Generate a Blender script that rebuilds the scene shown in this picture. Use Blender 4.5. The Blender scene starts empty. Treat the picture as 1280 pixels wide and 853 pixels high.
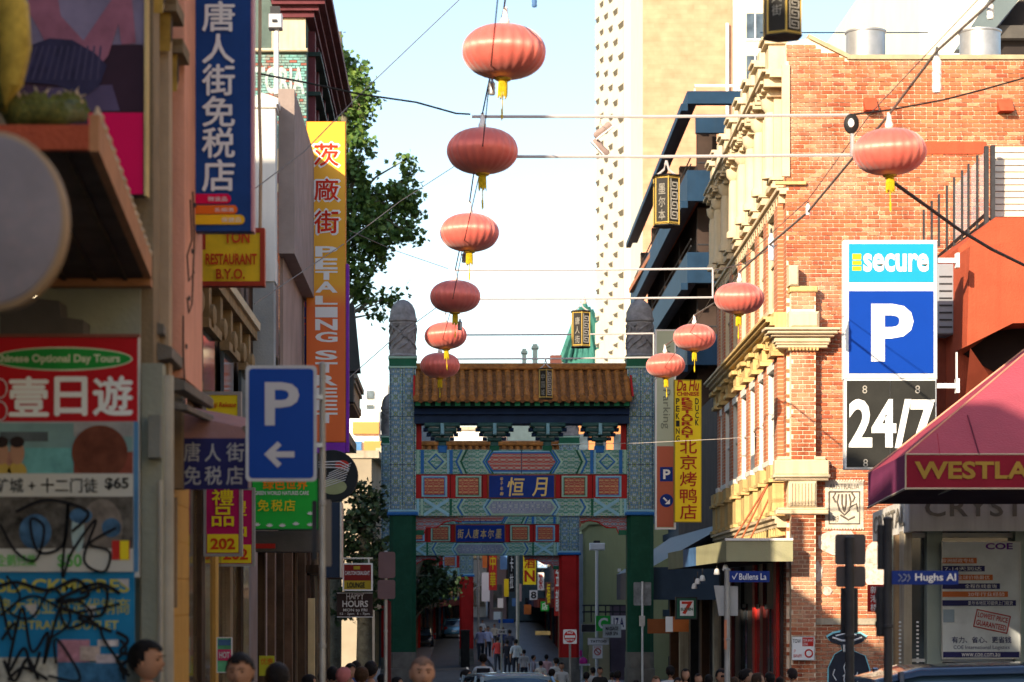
import bpy, bmesh, math, random
from mathutils import Vector, Matrix
random.seed(11)
R = random.Random(5)
C = bpy.context.scene.collection
S = bpy.context.scene
PI = math.pi
# ---------------------------------------------------------------- camera, sky, sun, exposure
F = 3022.0; CX = 560.0; CY = 750.0; CZ = 2.1
cam = bpy.data.cameras.new('camera'); cam.lens = F/1280*36; cam.sensor_width = 36
cam.shift_x = (640-CX)/1280; cam.shift_y = (CY-426.5)/1280
cam.clip_start = .2; cam.clip_end = 6000
cam.dof.use_dof = True; cam.dof.focus_distance = 46; cam.dof.aperture_fstop = 2.8
co = bpy.data.objects.new('camera', cam); C.objects.link(co)
co.location = (0, 0, CZ); co.rotation_euler = (PI/2, 0, 0)
S.camera = co
SUN = Vector((0.50, 0.80, -0.35)).normalized()      # the way the light travels
elev = math.asin(-SUN.z); azim = math.atan2(-SUN.x, -SUN.y)
w = bpy.data.worlds.new('World'); S.world = w; w.use_nodes = True
nt = w.node_tree; bg = nt.nodes['Background']
sky = nt.nodes.new('ShaderNodeTexSky'); sky.sky_type = 'NISHITA'; sky.sun_disc = False
sky.sun_elevation = elev; sky.sun_rotation = azim; sky.air_density = 1.0; sky.dust_density = 1.0; sky.ozone_density = 1.0
nt.links.new(sky.outputs[0], bg.inputs[0]); bg.inputs[1].default_value = 0.12
sl = bpy.data.lights.new('sun', 'SUN'); sl.energy = 3.8; sl.angle = math.radians(.5); sl.color = (1, .83, .60)
so = bpy.data.objects.new('sun', sl); C.objects.link(so)
so.rotation_euler = SUN.to_track_quat('-Z', 'Y').to_euler()
S.view_settings.view_transform = 'Standard'; S.view_settings.look = 'None'
S.view_settings.exposure = 1.25; S.view_settings.gamma = 1

def P(px, py, d): return Vector(((px-CX)*d/F, d, CZ+(CY-py)*d/F))
def PZ(px, py, d): return ((px-CX)*d/F, CZ+(CY-py)*d/F)
def XX(px, d): return (px-CX)*d/F
def ZZ(py, d): return CZ+(CY-py)*d/F
GP = [(-60, .2), (16, 0), (50, -1.1), (100, -1.2), (155, -1.35), (200, -1.2), (300, 1.0), (420, 6.5), (600, 8), (4000, 8)]
def gz(d):
    for (a, za), (b, zb) in zip(GP, GP[1:]):
        if d <= b: return za+(zb-za)*(d-a)/(b-a)
    return GP[-1][1]

# ---------------------------------------------------------------- materials
MC = {}
def nodes(name):
    m = bpy.data.materials.new(name); m.use_nodes = True
    return m, m.node_tree, m.node_tree.nodes['Principled BSDF']
def N(t, kind, **kw):
    n = t.nodes.new('ShaderNode'+kind)
    for k, v in kw.items():
        if k in n.inputs: n.inputs[k].default_value = v
        else: setattr(n, k, v)
    return n
def L(t, a, b): t.links.new(a, b)
def rgb(c): return (c[0], c[1], c[2], 1)
def ramp(t, fac, stops, interp='LINEAR'):
    r = t.nodes.new('ShaderNodeValToRGB'); r.color_ramp.interpolation = interp
    e = r.color_ramp.elements
    while len(e) < len(stops): e.new(.5)
    for x, (p, c) in zip(e, stops): x.position = p; x.color = rgb(c)
    L(t, fac, r.inputs[0]); return r.outputs[0]
def math_(t, op, a, b=None, c=None):
    n = t.nodes.new('ShaderNodeMath'); n.operation = op
    for i, v in enumerate((a, b, c)):
        if v is None: continue
        if isinstance(v, (int, float)): n.inputs[i].default_value = v
        else: L(t, v, n.inputs[i])
    return n.outputs[0]
def mixc(t, fac, a, b, mode='MIX'):
    n = t.nodes.new('ShaderNodeMix'); n.data_type = 'RGBA'; n.blend_type = mode
    for i, v in ((0, fac), (6, a), (7, b)):
        if isinstance(v, (int, float)): n.inputs[i].default_value = v
        elif isinstance(v, tuple): n.inputs[i].default_value = rgb(v)
        else: L(t, v, n.inputs[i])
    return n.outputs[2]
def M(name, col, rough=.65, var=.18, scale=2.5, bump=.15, metal=0, wear=0, wearcol=(.3, .27, .23), spec=.1, streak=0, sheen=0, trans=0):
    """plain surface: two scales of mottling, optional worn patches and vertical runs, fine relief"""
    if name in MC: return MC[name]
    m, t, b = nodes(name)
    tc = N(t, 'NewGeometry').outputs['Position']
    n1 = N(t, 'TexNoise', Scale=scale, Detail=6.0, Roughness=.6); L(t, tc, n1.inputs['Vector'])
    lo = tuple(max(0, x*(1-var)) for x in col); hi = tuple(min(1, x*(1+var*.8)) for x in col)
    c = ramp(t, n1.outputs[0], [(.3, lo), (.7, hi)])
    if streak:
        mp = N(t, 'Mapping'); mp.inputs['Scale'].default_value = (9, 9, .5); L(t, tc, mp.inputs['Vector'])
        n3 = N(t, 'TexNoise', Scale=1.0, Detail=5.0); L(t, mp.outputs[0], n3.inputs['Vector'])
        c = mixc(t, math_(t, 'MULTIPLY', ramp(t, n3.outputs[0], [(.48, (0, 0, 0)), (.7, (1, 1, 1))]), streak), c, wearcol)
    if wear:
        n2 = N(t, 'TexNoise', Scale=scale*2.7, Detail=9.0, Roughness=.7); L(t, tc, n2.inputs['Vector'])
        c = mixc(t, math_(t, 'MULTIPLY', ramp(t, n2.outputs[0], [(.5, (0, 0, 0)), (.62, (1, 1, 1))]), wear), c, wearcol)
    L(t, c, b.inputs['Base Color'])
    b.inputs['Roughness'].default_value = rough; b.inputs['Metallic'].default_value = metal
    b.inputs['Specular IOR Level'].default_value = spec
    if sheen: b.inputs['Sheen Weight'].default_value = sheen
    if bump:
        nb = N(t, 'TexNoise', Scale=scale*18, Detail=4.0); L(t, tc, nb.inputs['Vector'])
        bp = N(t, 'Bump', Strength=bump, Distance=.02); L(t, nb.outputs[0], bp.inputs['Height']); L(t, bp.outputs[0], b.inputs['Normal'])
    MC[name] = m; return m
def EM(name, col, s):
    if name in MC: return MC[name]
    m, t, b = nodes(name); b.inputs['Base Color'].default_value = rgb(col)
    b.inputs['Emission Color'].default_value = rgb(col); b.inputs['Emission Strength'].default_value = s
    MC[name] = m; return m
def glass_mat(name, col=(.05, .07, .09), rough=.08):
    if name in MC: return MC[name]
    m, t, b = nodes(name)
    n = N(t, 'TexNoise', Scale=1.2, Detail=2.0); L(t, N(t, 'NewGeometry').outputs['Position'], n.inputs['Vector'])
    L(t, ramp(t, n.outputs[0], [(.35, tuple(x*.6 for x in col)), (.7, tuple(x*1.7 for x in col))]), b.inputs['Base Color'])
    b.inputs['Roughness'].default_value = rough; b.inputs['Specular IOR Level'].default_value = .9
    MC[name] = m; return m
def brick_mat(name, pal, patch=(.62, .38, .26), amount=.5, scale=.9, rough=.85):
    """one colour per brick (per mesh island / per object) with blotches of pale bloom"""
    m, t, b = nodes(name)
    g = N(t, 'NewGeometry'); oi = N(t, 'ObjectInfo')
    r = math_(t, 'FRACT', math_(t, 'ADD', g.outputs['Random Per Island'], oi.outputs['Random']))
    c = ramp(t, r, [(i/len(pal), p) for i, p in enumerate(pal)], 'CONSTANT')
    n = N(t, 'TexNoise', Scale=scale, Detail=7.0, Roughness=.72); L(t, g.outputs['Position'], n.inputs['Vector'])
    c = mixc(t, math_(t, 'MULTIPLY', ramp(t, n.outputs[0], [(.5, (0, 0, 0)), (.68, (1, 1, 1))]), amount), c, patch)
    n2 = N(t, 'TexNoise', Scale=26.0, Detail=5.0); L(t, g.outputs['Position'], n2.inputs['Vector'])
    c = mixc(t, .5, c, ramp(t, n2.outputs[0], [(.3, (.55, .55, .55)), (.7, (1, 1, 1))]), 'MULTIPLY')
    mp = N(t, 'Mapping'); mp.inputs['Scale'].default_value = (2.2, 2.2, .28); L(t, g.outputs['Position'], mp.inputs['Vector'])
    n3 = N(t, 'TexNoise', Scale=1.0, Detail=6.0, Roughness=.65); L(t, mp.outputs[0], n3.inputs['Vector'])     # soot and water runs
    c = mixc(t, .75, c, ramp(t, n3.outputs[0], [(.34, (.50, .42, .38)), (.52, (1, 1, 1)), (.8, (1, 1, 1))]), 'MULTIPLY')
    L(t, c, b.inputs['Base Color']); b.inputs['Roughness'].default_value = rough; b.inputs['Specular IOR Level'].default_value = .25
    bp = N(t, 'Bump', Strength=.5, Distance=.02); L(t, n2.outputs[0], bp.inputs['Height']); L(t, bp.outputs[0], b.inputs['Normal'])
    return m
def brick_tex(name, c1, c2, mortar, bw=.24, bh=.086, axis='Y'):
    """receding or far masonry whose bricks are a few pixels: laid in the material"""
    m, t, b = nodes(name)
    s = N(t, 'SeparateXYZ'); L(t, N(t, 'NewGeometry').outputs['Position'], s.inputs[0])
    cb = N(t, 'CombineXYZ'); L(t, s.outputs[axis], cb.inputs[0]); L(t, s.outputs['Z'], cb.inputs[1])
    k = N(t, 'TexBrick', Scale=1.0); L(t, cb.outputs[0], k.inputs['Vector'])
    k.inputs['Color1'].default_value = rgb(c1); k.inputs['Color2'].default_value = rgb(c2); k.inputs['Mortar'].default_value = rgb(mortar)
    k.inputs['Mortar Size'].default_value = .008; k.inputs['Brick Width'].default_value = bw; k.inputs['Row Height'].default_value = bh; k.inputs['Bias'].default_value = -.1
    n = N(t, 'TexNoise', Scale=.8, Detail=6.0); L(t, cb.outputs[0], n.inputs['Vector'])
    c = mixc(t, .6, k.outputs[0], ramp(t, n.outputs[0], [(.3, (.6, .55, .5)), (.65, (1, 1, 1))]), 'MULTIPLY')
    L(t, c, b.inputs['Base Color']); b.inputs['Roughness'].default_value = .85
    bp = N(t, 'Bump', Strength=.4, Distance=.01); L(t, k.outputs[1], bp.inputs['Height']); bp.invert = True; L(t, bp.outputs[0], b.inputs['Normal'])
    return m
def pattern_mat(name, cols, cell, kind='rosette', grain=.35):
    """printed / glazed ornament, laid in object space: cell = (width, height) of one motif in metres"""
    m, t, b = nodes(name)
    s = N(t, 'SeparateXYZ'); L(t, N(t, 'TexCoord').outputs['Object'], s.inputs[0])
    def tri(v, size):      # mirrored cell coordinate 0..1..0
        return math_(t, 'ABSOLUTE', math_(t, 'SUBTRACT', math_(t, 'FRACT', math_(t, 'DIVIDE', v, size)), .5))
    xx = s.outputs['X']
    u = tri(xx, cell[0]); v = tri(s.outputs['Z'], cell[1])
    cb = N(t, 'CombineXYZ'); L(t, math_(t, 'MULTIPLY', u, cell[0]), cb.inputs[0]); L(t, math_(t, 'MULTIPLY', v, cell[1]), cb.inputs[1])
    if kind == 'rosette':
        r = math_(t, 'SQRT', math_(t, 'ADD', math_(t, 'POWER', math_(t, 'MULTIPLY', u, 2), 2), math_(t, 'POWER', math_(t, 'MULTIPLY', v, 2), 2)))
        a = math_(t, 'ARCTAN2', v, u)
        wv = math_(t, 'ADD', math_(t, 'MULTIPLY', r, 10.5), math_(t, 'MULTIPLY', math_(t, 'SINE', math_(t, 'MULTIPLY', a, 8.0)), 1.5))
        f = math_(t, 'MULTIPLY_ADD', math_(t, 'SINE', wv), .5, .5)
        vo = N(t, 'TexVoronoi', feature='F1', Scale=1/cell[0]*4.5); L(t, cb.outputs[0], vo.inputs['Vector'])
        f = math_(t, 'ADD', math_(t, 'MULTIPLY', f, 1-grain), math_(t, 'MULTIPLY', vo.outputs['Distance'], grain))
    else:
        vo = N(t, 'TexVoronoi', feature='F1', Scale=1/cell[0]*1.9, Randomness=.8); L(t, cb.outputs[0], vo.inputs['Vector'])
        wv = math_(t, 'SINE', math_(t, 'MULTIPLY', vo.outputs['Distance'], 14.0))
        f = math_(t, 'MULTIPLY_ADD', wv, .5, .5)
    c = ramp(t, f, [(i/len(cols), p) for i, p in enumerate(cols)], 'CONSTANT')
    n = N(t, 'TexNoise', Scale=2.0, Detail=5.0); L(t, N(t, 'NewGeometry').outputs['Position'], n.inputs['Vector'])
    c = mixc(t, .6, c, ramp(t, n.outputs[0], [(.3, (.6, .6, .6)), (.6, (1, 1, 1))]), 'MULTIPLY')
    L(t, c, b.inputs['Base Color']); b.inputs['Roughness'].default_value = .45
    return m

# ---------------------------------------------------------------- mesh building
class MB:
    def __init__(s): s.v = []; s.f = []; s.m = []
    def add(s, vs, fs, mi=0):
        o = len(s.v); s.v += [tuple(p) for p in vs]; s.f += [tuple(i+o for i in f) for f in fs]; s.m += [mi]*len(fs); return s
    def box(s, a, b, mi=0):
        x0, y0, z0 = (min(a[i], b[i]) for i in range(3)); x1, y1, z1 = (max(a[i], b[i]) for i in range(3))
        return s.add([(x0, y0, z0), (x1, y0, z0), (x1, y1, z0), (x0, y1, z0), (x0, y0, z1), (x1, y0, z1), (x1, y1, z1), (x0, y1, z1)],
            [(0, 3, 2, 1), (4, 5, 6, 7), (0, 1, 5, 4), (1, 2, 6, 5), (2, 3, 7, 6), (3, 0, 4, 7)], mi)
    def bbox(s, a, b, bev=.02, mi=0):
        """box with chamfered vertical and horizontal edges on its front (-Y) side"""
        x0, y0, z0 = (min(a[i], b[i]) for i in range(3)); x1, y1, z1 = (max(a[i], b[i]) for i in range(3)); e = min(bev, (x1-x0)*.4, (z1-z0)*.4, (y1-y0)*.5)
        vs = [(x0, y1, z0), (x1, y1, z0), (x1, y1, z1), (x0, y1, z1), (x0, y0+e, z0), (x1, y0+e, z0), (x1, y0+e, z1), (x0, y0+e, z1),
              (x0+e, y0, z0+e), (x1-e, y0, z0+e), (x1-e, y0, z1-e), (x0+e, y0, z1-e)]
        return s.add(vs, [(3, 2, 1, 0), (0, 1, 5, 4), (1, 2, 6, 5), (2, 3, 7, 6), (3, 0, 4, 7), (4, 5, 9, 8), (5, 6, 10, 9), (6, 7, 11, 10), (7, 4, 8, 11), (8, 9, 10, 11)], mi)
    def prism(s, pts, y0, y1, mi=0):
        """pts (x,z) outline, extruded in y"""
        n = len(pts); vs = [(x, y0, z) for x, z in pts]+[(x, y1, z) for x, z in pts]
        fs = [tuple(range(n)), tuple(range(2*n-1, n-1, -1))]+[(i, i+n, (i+1) % n+n, (i+1) % n) for i in range(n)]
        return s.add(vs, fs, mi)
    def prismx(s, pts, x0, x1, mi=0):
        """pts (y,z) outline, extruded in x"""
        n = len(pts); vs = [(x0, y, z) for y, z in pts]+[(x1, y, z) for y, z in pts]
        fs = [tuple(range(n-1, -1, -1)), tuple(range(n, 2*n))]+[(i, (i+1) % n, (i+1) % n+n, i+n) for i in range(n)]
        return s.add(vs, fs, mi)
    def prismz(s, pts, z0, z1, mi=0):
        n = len(pts); vs = [(x, y, z0) for x, y in pts]+[(x, y, z1) for x, y in pts]
        fs = [tuple(range(n-1, -1, -1)), tuple(range(n, 2*n))]+[(i, (i+1) % n, (i+1) % n+n, i+n) for i in range(n)]
        return s.add(vs, fs, mi)
    def lathe(s, c, prof, seg=16, mi=0, sx=1, sy=1):
        """prof [(r,z)...] around vertical axis at c"""
        vs = []; fs = []; k = len(prof)
        for r, z in prof:
            for i in range(seg):
                a = 2*PI*i/seg; vs.append((c[0]+r*math.cos(a)*sx, c[1]+r*math.sin(a)*sy, c[2]+z))
        for j in range(k-1):
            for i in range(seg):
                a, b = j*seg+i, j*seg+(i+1) % seg; fs.append((a, b, b+seg, a+seg))
        fs.append(tuple(range(seg-1, -1, -1))); fs.append(tuple(range((k-1)*seg, k*seg)))
        return s.add(vs, fs, mi)
    def tube(s, pts, r, seg=6, mi=0):
        pts = [Vector(p) for p in pts]; n = len(pts); vs = []; fs = []
        rr = r if isinstance(r, (list, tuple)) else [r]*n
        for i, p in enumerate(pts):
            d = (pts[min(i+1, n-1)]-pts[max(i-1, 0)]).normalized()
            up = Vector((0, 0, 1)) if abs(d.z) < .9 else Vector((1, 0, 0))
            a = d.cross(up).normalized(); b = d.cross(a).normalized()
            for k in range(seg):
                t = 2*PI*k/seg; vs.append(p+(a*math.cos(t)+b*math.sin(t))*rr[i])
        for i in range(n-1):
            for k in range(seg):
                q, w_ = i*seg+k, i*seg+(k+1) % seg; fs.append((q, w_, w_+seg, q+seg))
        fs.append(tuple(range(seg))); fs.append(tuple(range(n*seg-1, (n-1)*seg-1, -1)))
        return s.add(vs, fs, mi)
    def flat(s, pts, mi=0): return s.add(pts, [tuple(range(len(pts)))], mi)
    def xf(s, fn): s.v = [tuple(fn(*p)) for p in s.v]; return s
    def mesh(s, name, off=(0, 0, 0)):
        me = bpy.data.meshes.new(name)
        me.from_pydata([(x-off[0], y-off[1], z-off[2]) for x, y, z in s.v], [], s.f)
        return me
    def build(s, name, mats, parent=None, smooth=False, kind=None, label=None, loc=None):
        off = rootloc(parent) if parent else (loc or (0, 0, 0))
        me = s.mesh(name, off)
        for m in (mats if isinstance(mats, (list, tuple)) else [mats]): me.materials.append(m)
        if any(s.m): me.polygons.foreach_set('material_index', s.m)
        me.validate(); bm = bmesh.new(); bm.from_mesh(me); bmesh.ops.recalc_face_normals(bm, faces=bm.faces); bm.to_mesh(me); bm.free()
        if smooth:
            me.polygons.foreach_set('use_smooth', [True]*len(me.polygons))
            me.set_sharp_from_angle(angle=math.radians(40))
        o = bpy.data.objects.new(name, me); C.objects.link(o)
        if parent: o.parent = parent
        else: o.location = off
        if kind: o['kind'] = kind
        if label: o['label'] = label
        return o
def rootloc(o):
    v = Vector((0, 0, 0))
    while o: v += Vector(o.location); o = o.parent
    return v
def tag(o, label, cat, group=None):
    o['label'] = label; o['category'] = cat
    if group: o['group'] = group
    return o
def thing(name, label, cat, loc, group=None):
    o = bpy.data.objects.new(name, None); o.empty_display_size = .1; C.objects.link(o); o.location = loc
    return tag(o, label, cat, group)
def copy_tree(o, parent=None, swap=None):
    c = o.copy(); C.objects.link(c); c.parent = parent
    for ch in list(o.children):
        copy_tree(ch, c)
    return c
def box(name, a, b, m, parent=None, **k): return MB().box(a, b).build(name, m, parent, **k)
# flat lettering --------------------------------------------------
def text_mesh(txt, bold=0.0, spacing=1.0, shear=0.0):
    cu = bpy.data.curves.new('t', 'FONT'); cu.body = txt; cu.size = 1; cu.offset = bold; cu.resolution_u = 3; cu.space_character = spacing; cu.shear = shear
    o = bpy.data.objects.new('t', cu); C.objects.link(o)
    dg = bpy.context.evaluated_depsgraph_get(); me = bpy.data.meshes.new_from_object(o.evaluated_get(dg))
    bpy.data.objects.remove(o); bpy.data.curves.remove(cu)
    vs = [(v.co.x, v.co.y) for v in me.vertices]; fs = [tuple(p.vertices) for p in me.polygons]; bpy.data.meshes.remove(me)
    return vs, fs
def letters(mb, txt, rect, d, bold=0.0, rot=0, spacing=1.0, shear=0.0, mi=0, warp=None):
    """fit txt into the rectangle rect=(x0,y0,x1,y1) (metres x0..x1, z-bottom..z-top) in the plane y=d"""
    cjk = any(ord(c) > 0x2e00 for c in txt)
    vs, fs = text_mesh(txt, 0 if cjk else min(bold, .03), spacing, shear)
    if not vs: return mb
    if rot == 90: vs = [(y, -x) for x, y in vs]
    if rot == -90: vs = [(-y, x) for x, y in vs]
    a, b = min(v[0] for v in vs), max(v[0] for v in vs); c, e = min(v[1] for v in vs), max(v[1] for v in vs)
    x0, z0, x1, z1 = rect
    out = []
    for x, y in vs:
        u = (x-a)/max(b-a, 1e-6); v = (y-c)/max(e-c, 1e-6)
        if warp: v = v+warp*4*u*(1-u)
        out.append((x0+u*(x1-x0), d, z0+v*(z1-z0)))
    if cjk and bold:       # heavier strokes: the glyph laid over itself, nudged
        e = bold*.55*min(abs(x1-x0)/max(1, len(txt)) if rot == 0 and '\n' not in txt else 9, abs(z1-z0))
        for i, (a_, b_) in enumerate(((1, 0), (-1, 0), (0, 1), (0, -1))): mb.add([(x+a_*e, y-.0004*(i+1), z+b_*e) for x, y, z in out], fs, mi)
    return mb.add(out, fs, mi)
def rp(x0, y0, x1, y1, d): return (XX(x0, d), ZZ(y1, d), XX(x1, d), ZZ(y0, d))
def word(root, txt, r, d, m, bold=0.0, name='lettering', **k):
    """lettering part in pixel rectangle r on plane d"""
    return letters(MB(), txt, rp(*r, d), d, bold, **k).build(name, m, root)
def column(root, txt, x0, x1, ys, d, m, bold=0.0):
    mb = MB()
    for ch, (a, b) in zip(txt, ys): letters(mb, ch, rp(x0, a, x1, b, d), d, bold)
    return mb.build('lettering', m, root)
def panel(root, name, r, d, m, t=.01, **k):
    x0, z0, x1, z1 = rp(*r, d)
    return MB().box((x0, d, z0), (x1, d+t, z1)).build(name, m, root, **k)
def board(name, label, r, d, face, frame=None, t=.08, fw=.02, cat='sign', group=None, bracket=None):
    """a hanging / standing sign: board, proud rim and optional arm to the wall on the left or right"""
    x0, z0, x1, z1 = rp(*r, d)
    th = thing(name, label, cat, ((x0+x1)/2, d, z0), group)
    MB().box((x0, d, z0), (x1, d+t, z1)).build('board', face, th)
    if frame:
        f = MB(); e = .012
        f.box((x0-fw, d-e, z1), (x1+fw, d+t+.003, z1+fw)); f.box((x0-fw, d-e, z0-fw), (x1+fw, d+t+.003, z0))
        f.box((x0-fw, d-e, z0), (x0, d+t+.003, z1)); f.box((x1, d-e, z0), (x1+fw, d+t+.003, z1))
        f.build('frame', frame, th)
    if bracket:
        side, length, zs = bracket
        for z in zs:
            a = (x0 if side < 0 else x1)
            MB().box((a, d+t*.3, z-.02), (a+side*length, d+t*.6, z+.02)).build('bracket', MC.get('dark steel') or M('dark steel', (.05, .05, .055), .5), th)
    return th
def cable(name, label, a, b, r=.01, sag=.02, m=None, n=14, cat='cable', group=None):
    a, b = Vector(a), Vector(b); ln = (b-a).length
    pts = [a.lerp(b, i/n)+Vector((0, 0, -4*sag*ln*(i/n)*(1-i/n))) for i in range(n+1)]
    o = MB().tube(pts, r, 5).build(name, m, None, loc=tuple(a)); return tag(o, label, cat, group)
# ---------------------------------------------------------------- materials in use
asphalt = M('asphalt', (.05, .055, .065), .8, .3, 1.2, .5, wear=.5, wearcol=(.085, .09, .1))
paving = M('bluestone', (.12, .13, .15), .8, .25, 1.5, .4, wear=.4, wearcol=(.19, .19, .2))
mortar = M('mortar', (.86, .70, .54), .9, .2, 3, .4)
cream = M('cream render', (.62, .51, .35), .75, .14, 1.6, .3, streak=.35, wearcol=(.40, .32, .20))
ochre = M('yellow stone', (.62, .45, .20), .8, .2, 1.6, .4, streak=.5, wearcol=(.34, .22, .1))
greycream = M('grey stone trim', (.42, .37, .29), .8, .22, 1.6, .4, streak=.5, wearcol=(.2, .17, .13))
white = M('white paint', (.78, .76, .72), .55, .08, 1.5, .1, streak=.2)
whitemetal = M('white metal', (.74, .74, .74), .4, .06, 1.5, .05)
cleanwhite = M('sign white', (.82, .82, .82), .45, .04, 1.5, 0)
steel = M('dark steel', (.045, .045, .05), .5, .25, 5, .1)
alu = M('aluminium', (.42, .42, .43), .38, .15, 4, .05, metal=.6)
greypole = M('galvanised pole', (.36, .35, .33), .5, .2, 5, .1, metal=.3)
darkglass = glass_mat('dark window glass')
bluecar = None
black = M('black paint', (.02, .02, .022), .5, .3, 4, .05)
rubber = M('cable rubber', (.03, .028, .027), .7, .2, 9, 0)
wire_tan = M('cable steel', (.20, .17, .15), .6, .2, 9, 0)
orange_render = M('red orange render', (.42, .085, .042), .8, .12, 2.2, .5, streak=.35, wearcol=(.3, .06, .03))
red = M('red paint', (.52, .03, .025), .5, .15, 2.5, .1, wear=.15, wearcol=(.3, .05, .04))
gold = M('gold paint', (.78, .50, .08), .35, .2, 6, .1, metal=.25)

# ---------------------------------------------------------------- ground
ds = [-60, -30, 0, 8, 16, 24, 32, 40, 50, 62, 75, 88, 100, 125, 155, 200, 250, 300, 360, 420, 500, 600, 1200, 4000]
def strip(name, x0, x1, h, m, kind='structure', skirt=False, d0=-60, d1=4000):
    mb = MB(); q = [d for d in ds if d0 <= d <= d1]
    for a, b in zip(q, q[1:]):
        za, zb = gz(a)+h, gz(b)+h
        mb.flat([(x0, a, za), (x1, a, za), (x1, b, zb), (x0, b, zb)])
        if skirt:
            for x in (x0, x1): mb.flat([(x, a, za), (x, b, zb), (x, b, zb-h-.01), (x, a, za-h-.01)])
    return mb.build(name, m, None, kind=kind)
strip('ground', -900, 900, -.004, M('ground', (.10, .10, .10), .9, .3, .5, .4))
strip('road', -1.0, 4.6, 0, asphalt, d1=88)
strip('road', -1.0, 2.2, 0, asphalt, d0=88)
strip('pavement', -3.6, -1.0, .13, paving, skirt=True)
strip('pavement', 4.6, 9.0, .13, paving, skirt=True, d1=62)
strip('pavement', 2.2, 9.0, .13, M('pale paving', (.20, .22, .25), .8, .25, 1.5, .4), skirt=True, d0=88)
strip('verge', 4.6, 9.0, -.002, asphalt, d0=62, d1=88)
mk = MB()
for a in range(70, 300, 9):
    mk.add([(.9, a, gz(a)+.005), (1.0, a, gz(a)+.005), (1.0, a+6, gz(a+6)+.006), (.9, a+6, gz(a+6)+.006)], [(0, 1, 2, 3)])
for x in (-.3, .5, 1.3, 2.1, 2.9, 3.7):
    mk.add([(x, 58, gz(58)+.006), (x+.4, 58, gz(58)+.006), (x+.4, 60.5, gz(60.5)+.006), (x, 60.5, gz(60.5)+.006)], [(0, 1, 2, 3)])
mk.build('road_markings', white, kind='structure')

# ---------------------------------------------------------------- brick walls whose bricks are geometry
def brickwork(root, x0, x1, z0, z1, y, m, n_single=0, single=None, skip=None, bw=.224, bh=.069, j=.017, base=None):
    """stretcher courses with a header course every sixth; bricks proud of the mortar at y"""
    mb = MB(); left = n_single; proto = {}
    row = 0; z = z0
    while z+bh < z1:
        header = row % 6 == 5; L_ = bw/2-.005 if header else bw
        x = x0-(L_/2 if row % 2 else 0)-(.03 if header else 0)
        while x < x1:
            a, b = max(x, x0), min(x+L_, x1); x += L_+j
            if b-a < .04: continue
            if skip and skip((a+b)/2, z+bh/2): continue
            e = R.uniform(0, .005)
            if left and b-a > L_*.99 and single((a+b)/2, z+bh/2):
                key = L_
                if key not in proto:
                    me = MB().bbox((-L_/2, -.012, 0), (L_/2, .004, bh), .004).mesh('brick'); me.materials.append(m); proto[key] = me
                o = bpy.data.objects.new('brick', proto[key]); C.objects.link(o); o.parent = root
                o.location = Vector(((a+b)/2, y-e, z))-rootloc(root); left -= 1
            else:
                mb.box((a, y-.012-e, z), (b, y+.004, z+bh-R.uniform(0, .003)))
        z += bh+j; row += 1
    mb.build('brickwork', m, root, kind='stuff')
red_brick = brick_mat('red bricks', [(.50, .14, .06), (.56, .17, .075), (.44, .115, .05), (.60, .23, .11), (.52, .15, .065), (.48, .14, .065), (.62, .29, .16), (.56, .18, .08), (.50, .15, .07), (.40, .10, .05)], (.72, .46, .31), .65, .45)
teal_brick = brick_mat('teal painted bricks', [(.20, .44, .42), (.24, .50, .47), (.17, .39, .38), (.21, .46, .44), (.34, .13, .10), (.22, .48, .46), (.18, .42, .39)], (.33, .12, .085), .95, .5)

# ================================================================ RIGHT: corner warehouse of red brick
def facR(u, out, z):          # along the receding street front: u metres from the corner, out = towards the street
    A = Vector((7.02, 50, 0)); D = Vector((.0265, 1, 0)).normalized(); Nn = Vector((-D.y, D.x, 0))
    p = A+D*u+Nn*out*.72; return (p.x, p.y, z)
def fbox(mb, u0, u1, o0, o1, z0, z1, mi=0):
    vs = [facR(u, o, z) for z in (z0, z1) for (u, o) in ((u0, o0), (u1, o0), (u1, o1), (u0, o1))]
    return mb.add(vs, [(0, 3, 2, 1), (4, 5, 6, 7), (0, 1, 5, 4), (1, 2, 6, 5), (2, 3, 7, 6), (3, 0, 4, 7)], mi)
wh = thing('brick_warehouse', 'red brick corner warehouse with cream pilasters and a painted stamp on its bare side wall', 'building', (7.02, 50, gz(50)))
UB = 21.0
# body
b = MB()
b.prismz([(7.0, 50), (22, 50), (22, 65.5), (7.0+.0265*15.5+.1, 65.5)], -1.3, 12.9)
b.prism([(7.0, 12.9), (7.0, 13.62), (7.5, 13.72), (8.25, 13.30), (22, 13.30), (22, 12.9)], 50, 50.35)
b.build('wall', mortar, wh)
sidebrick = brick_tex('street front brick', (.46, .13, .055), (.58, .2, .09), (.55, .42, .3))
fbox(MB(), 0, 15.5, 0, .03, -1.3, 13.0).build('street_front', sidebrick, wh)
def wskip(x, z):
    if z > 13.62-(0 if x < 7.5 else min(.42, (x-7.5)*.52)): return True
    if z > 13.26 and x > 8.25: return True
    if x > 10.35 and z < 9.4: return True
    if 7.06 < x < 7.58 and z < 8.3: return True
    return False
brickwork(wh, 7.0, 12.3, -1.2, 13.6, 49.99, red_brick, 260, lambda x, z: 7.6 < x < 10.3 and 8.3 < z < 12.6 and R.random() < .42, wskip)
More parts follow.
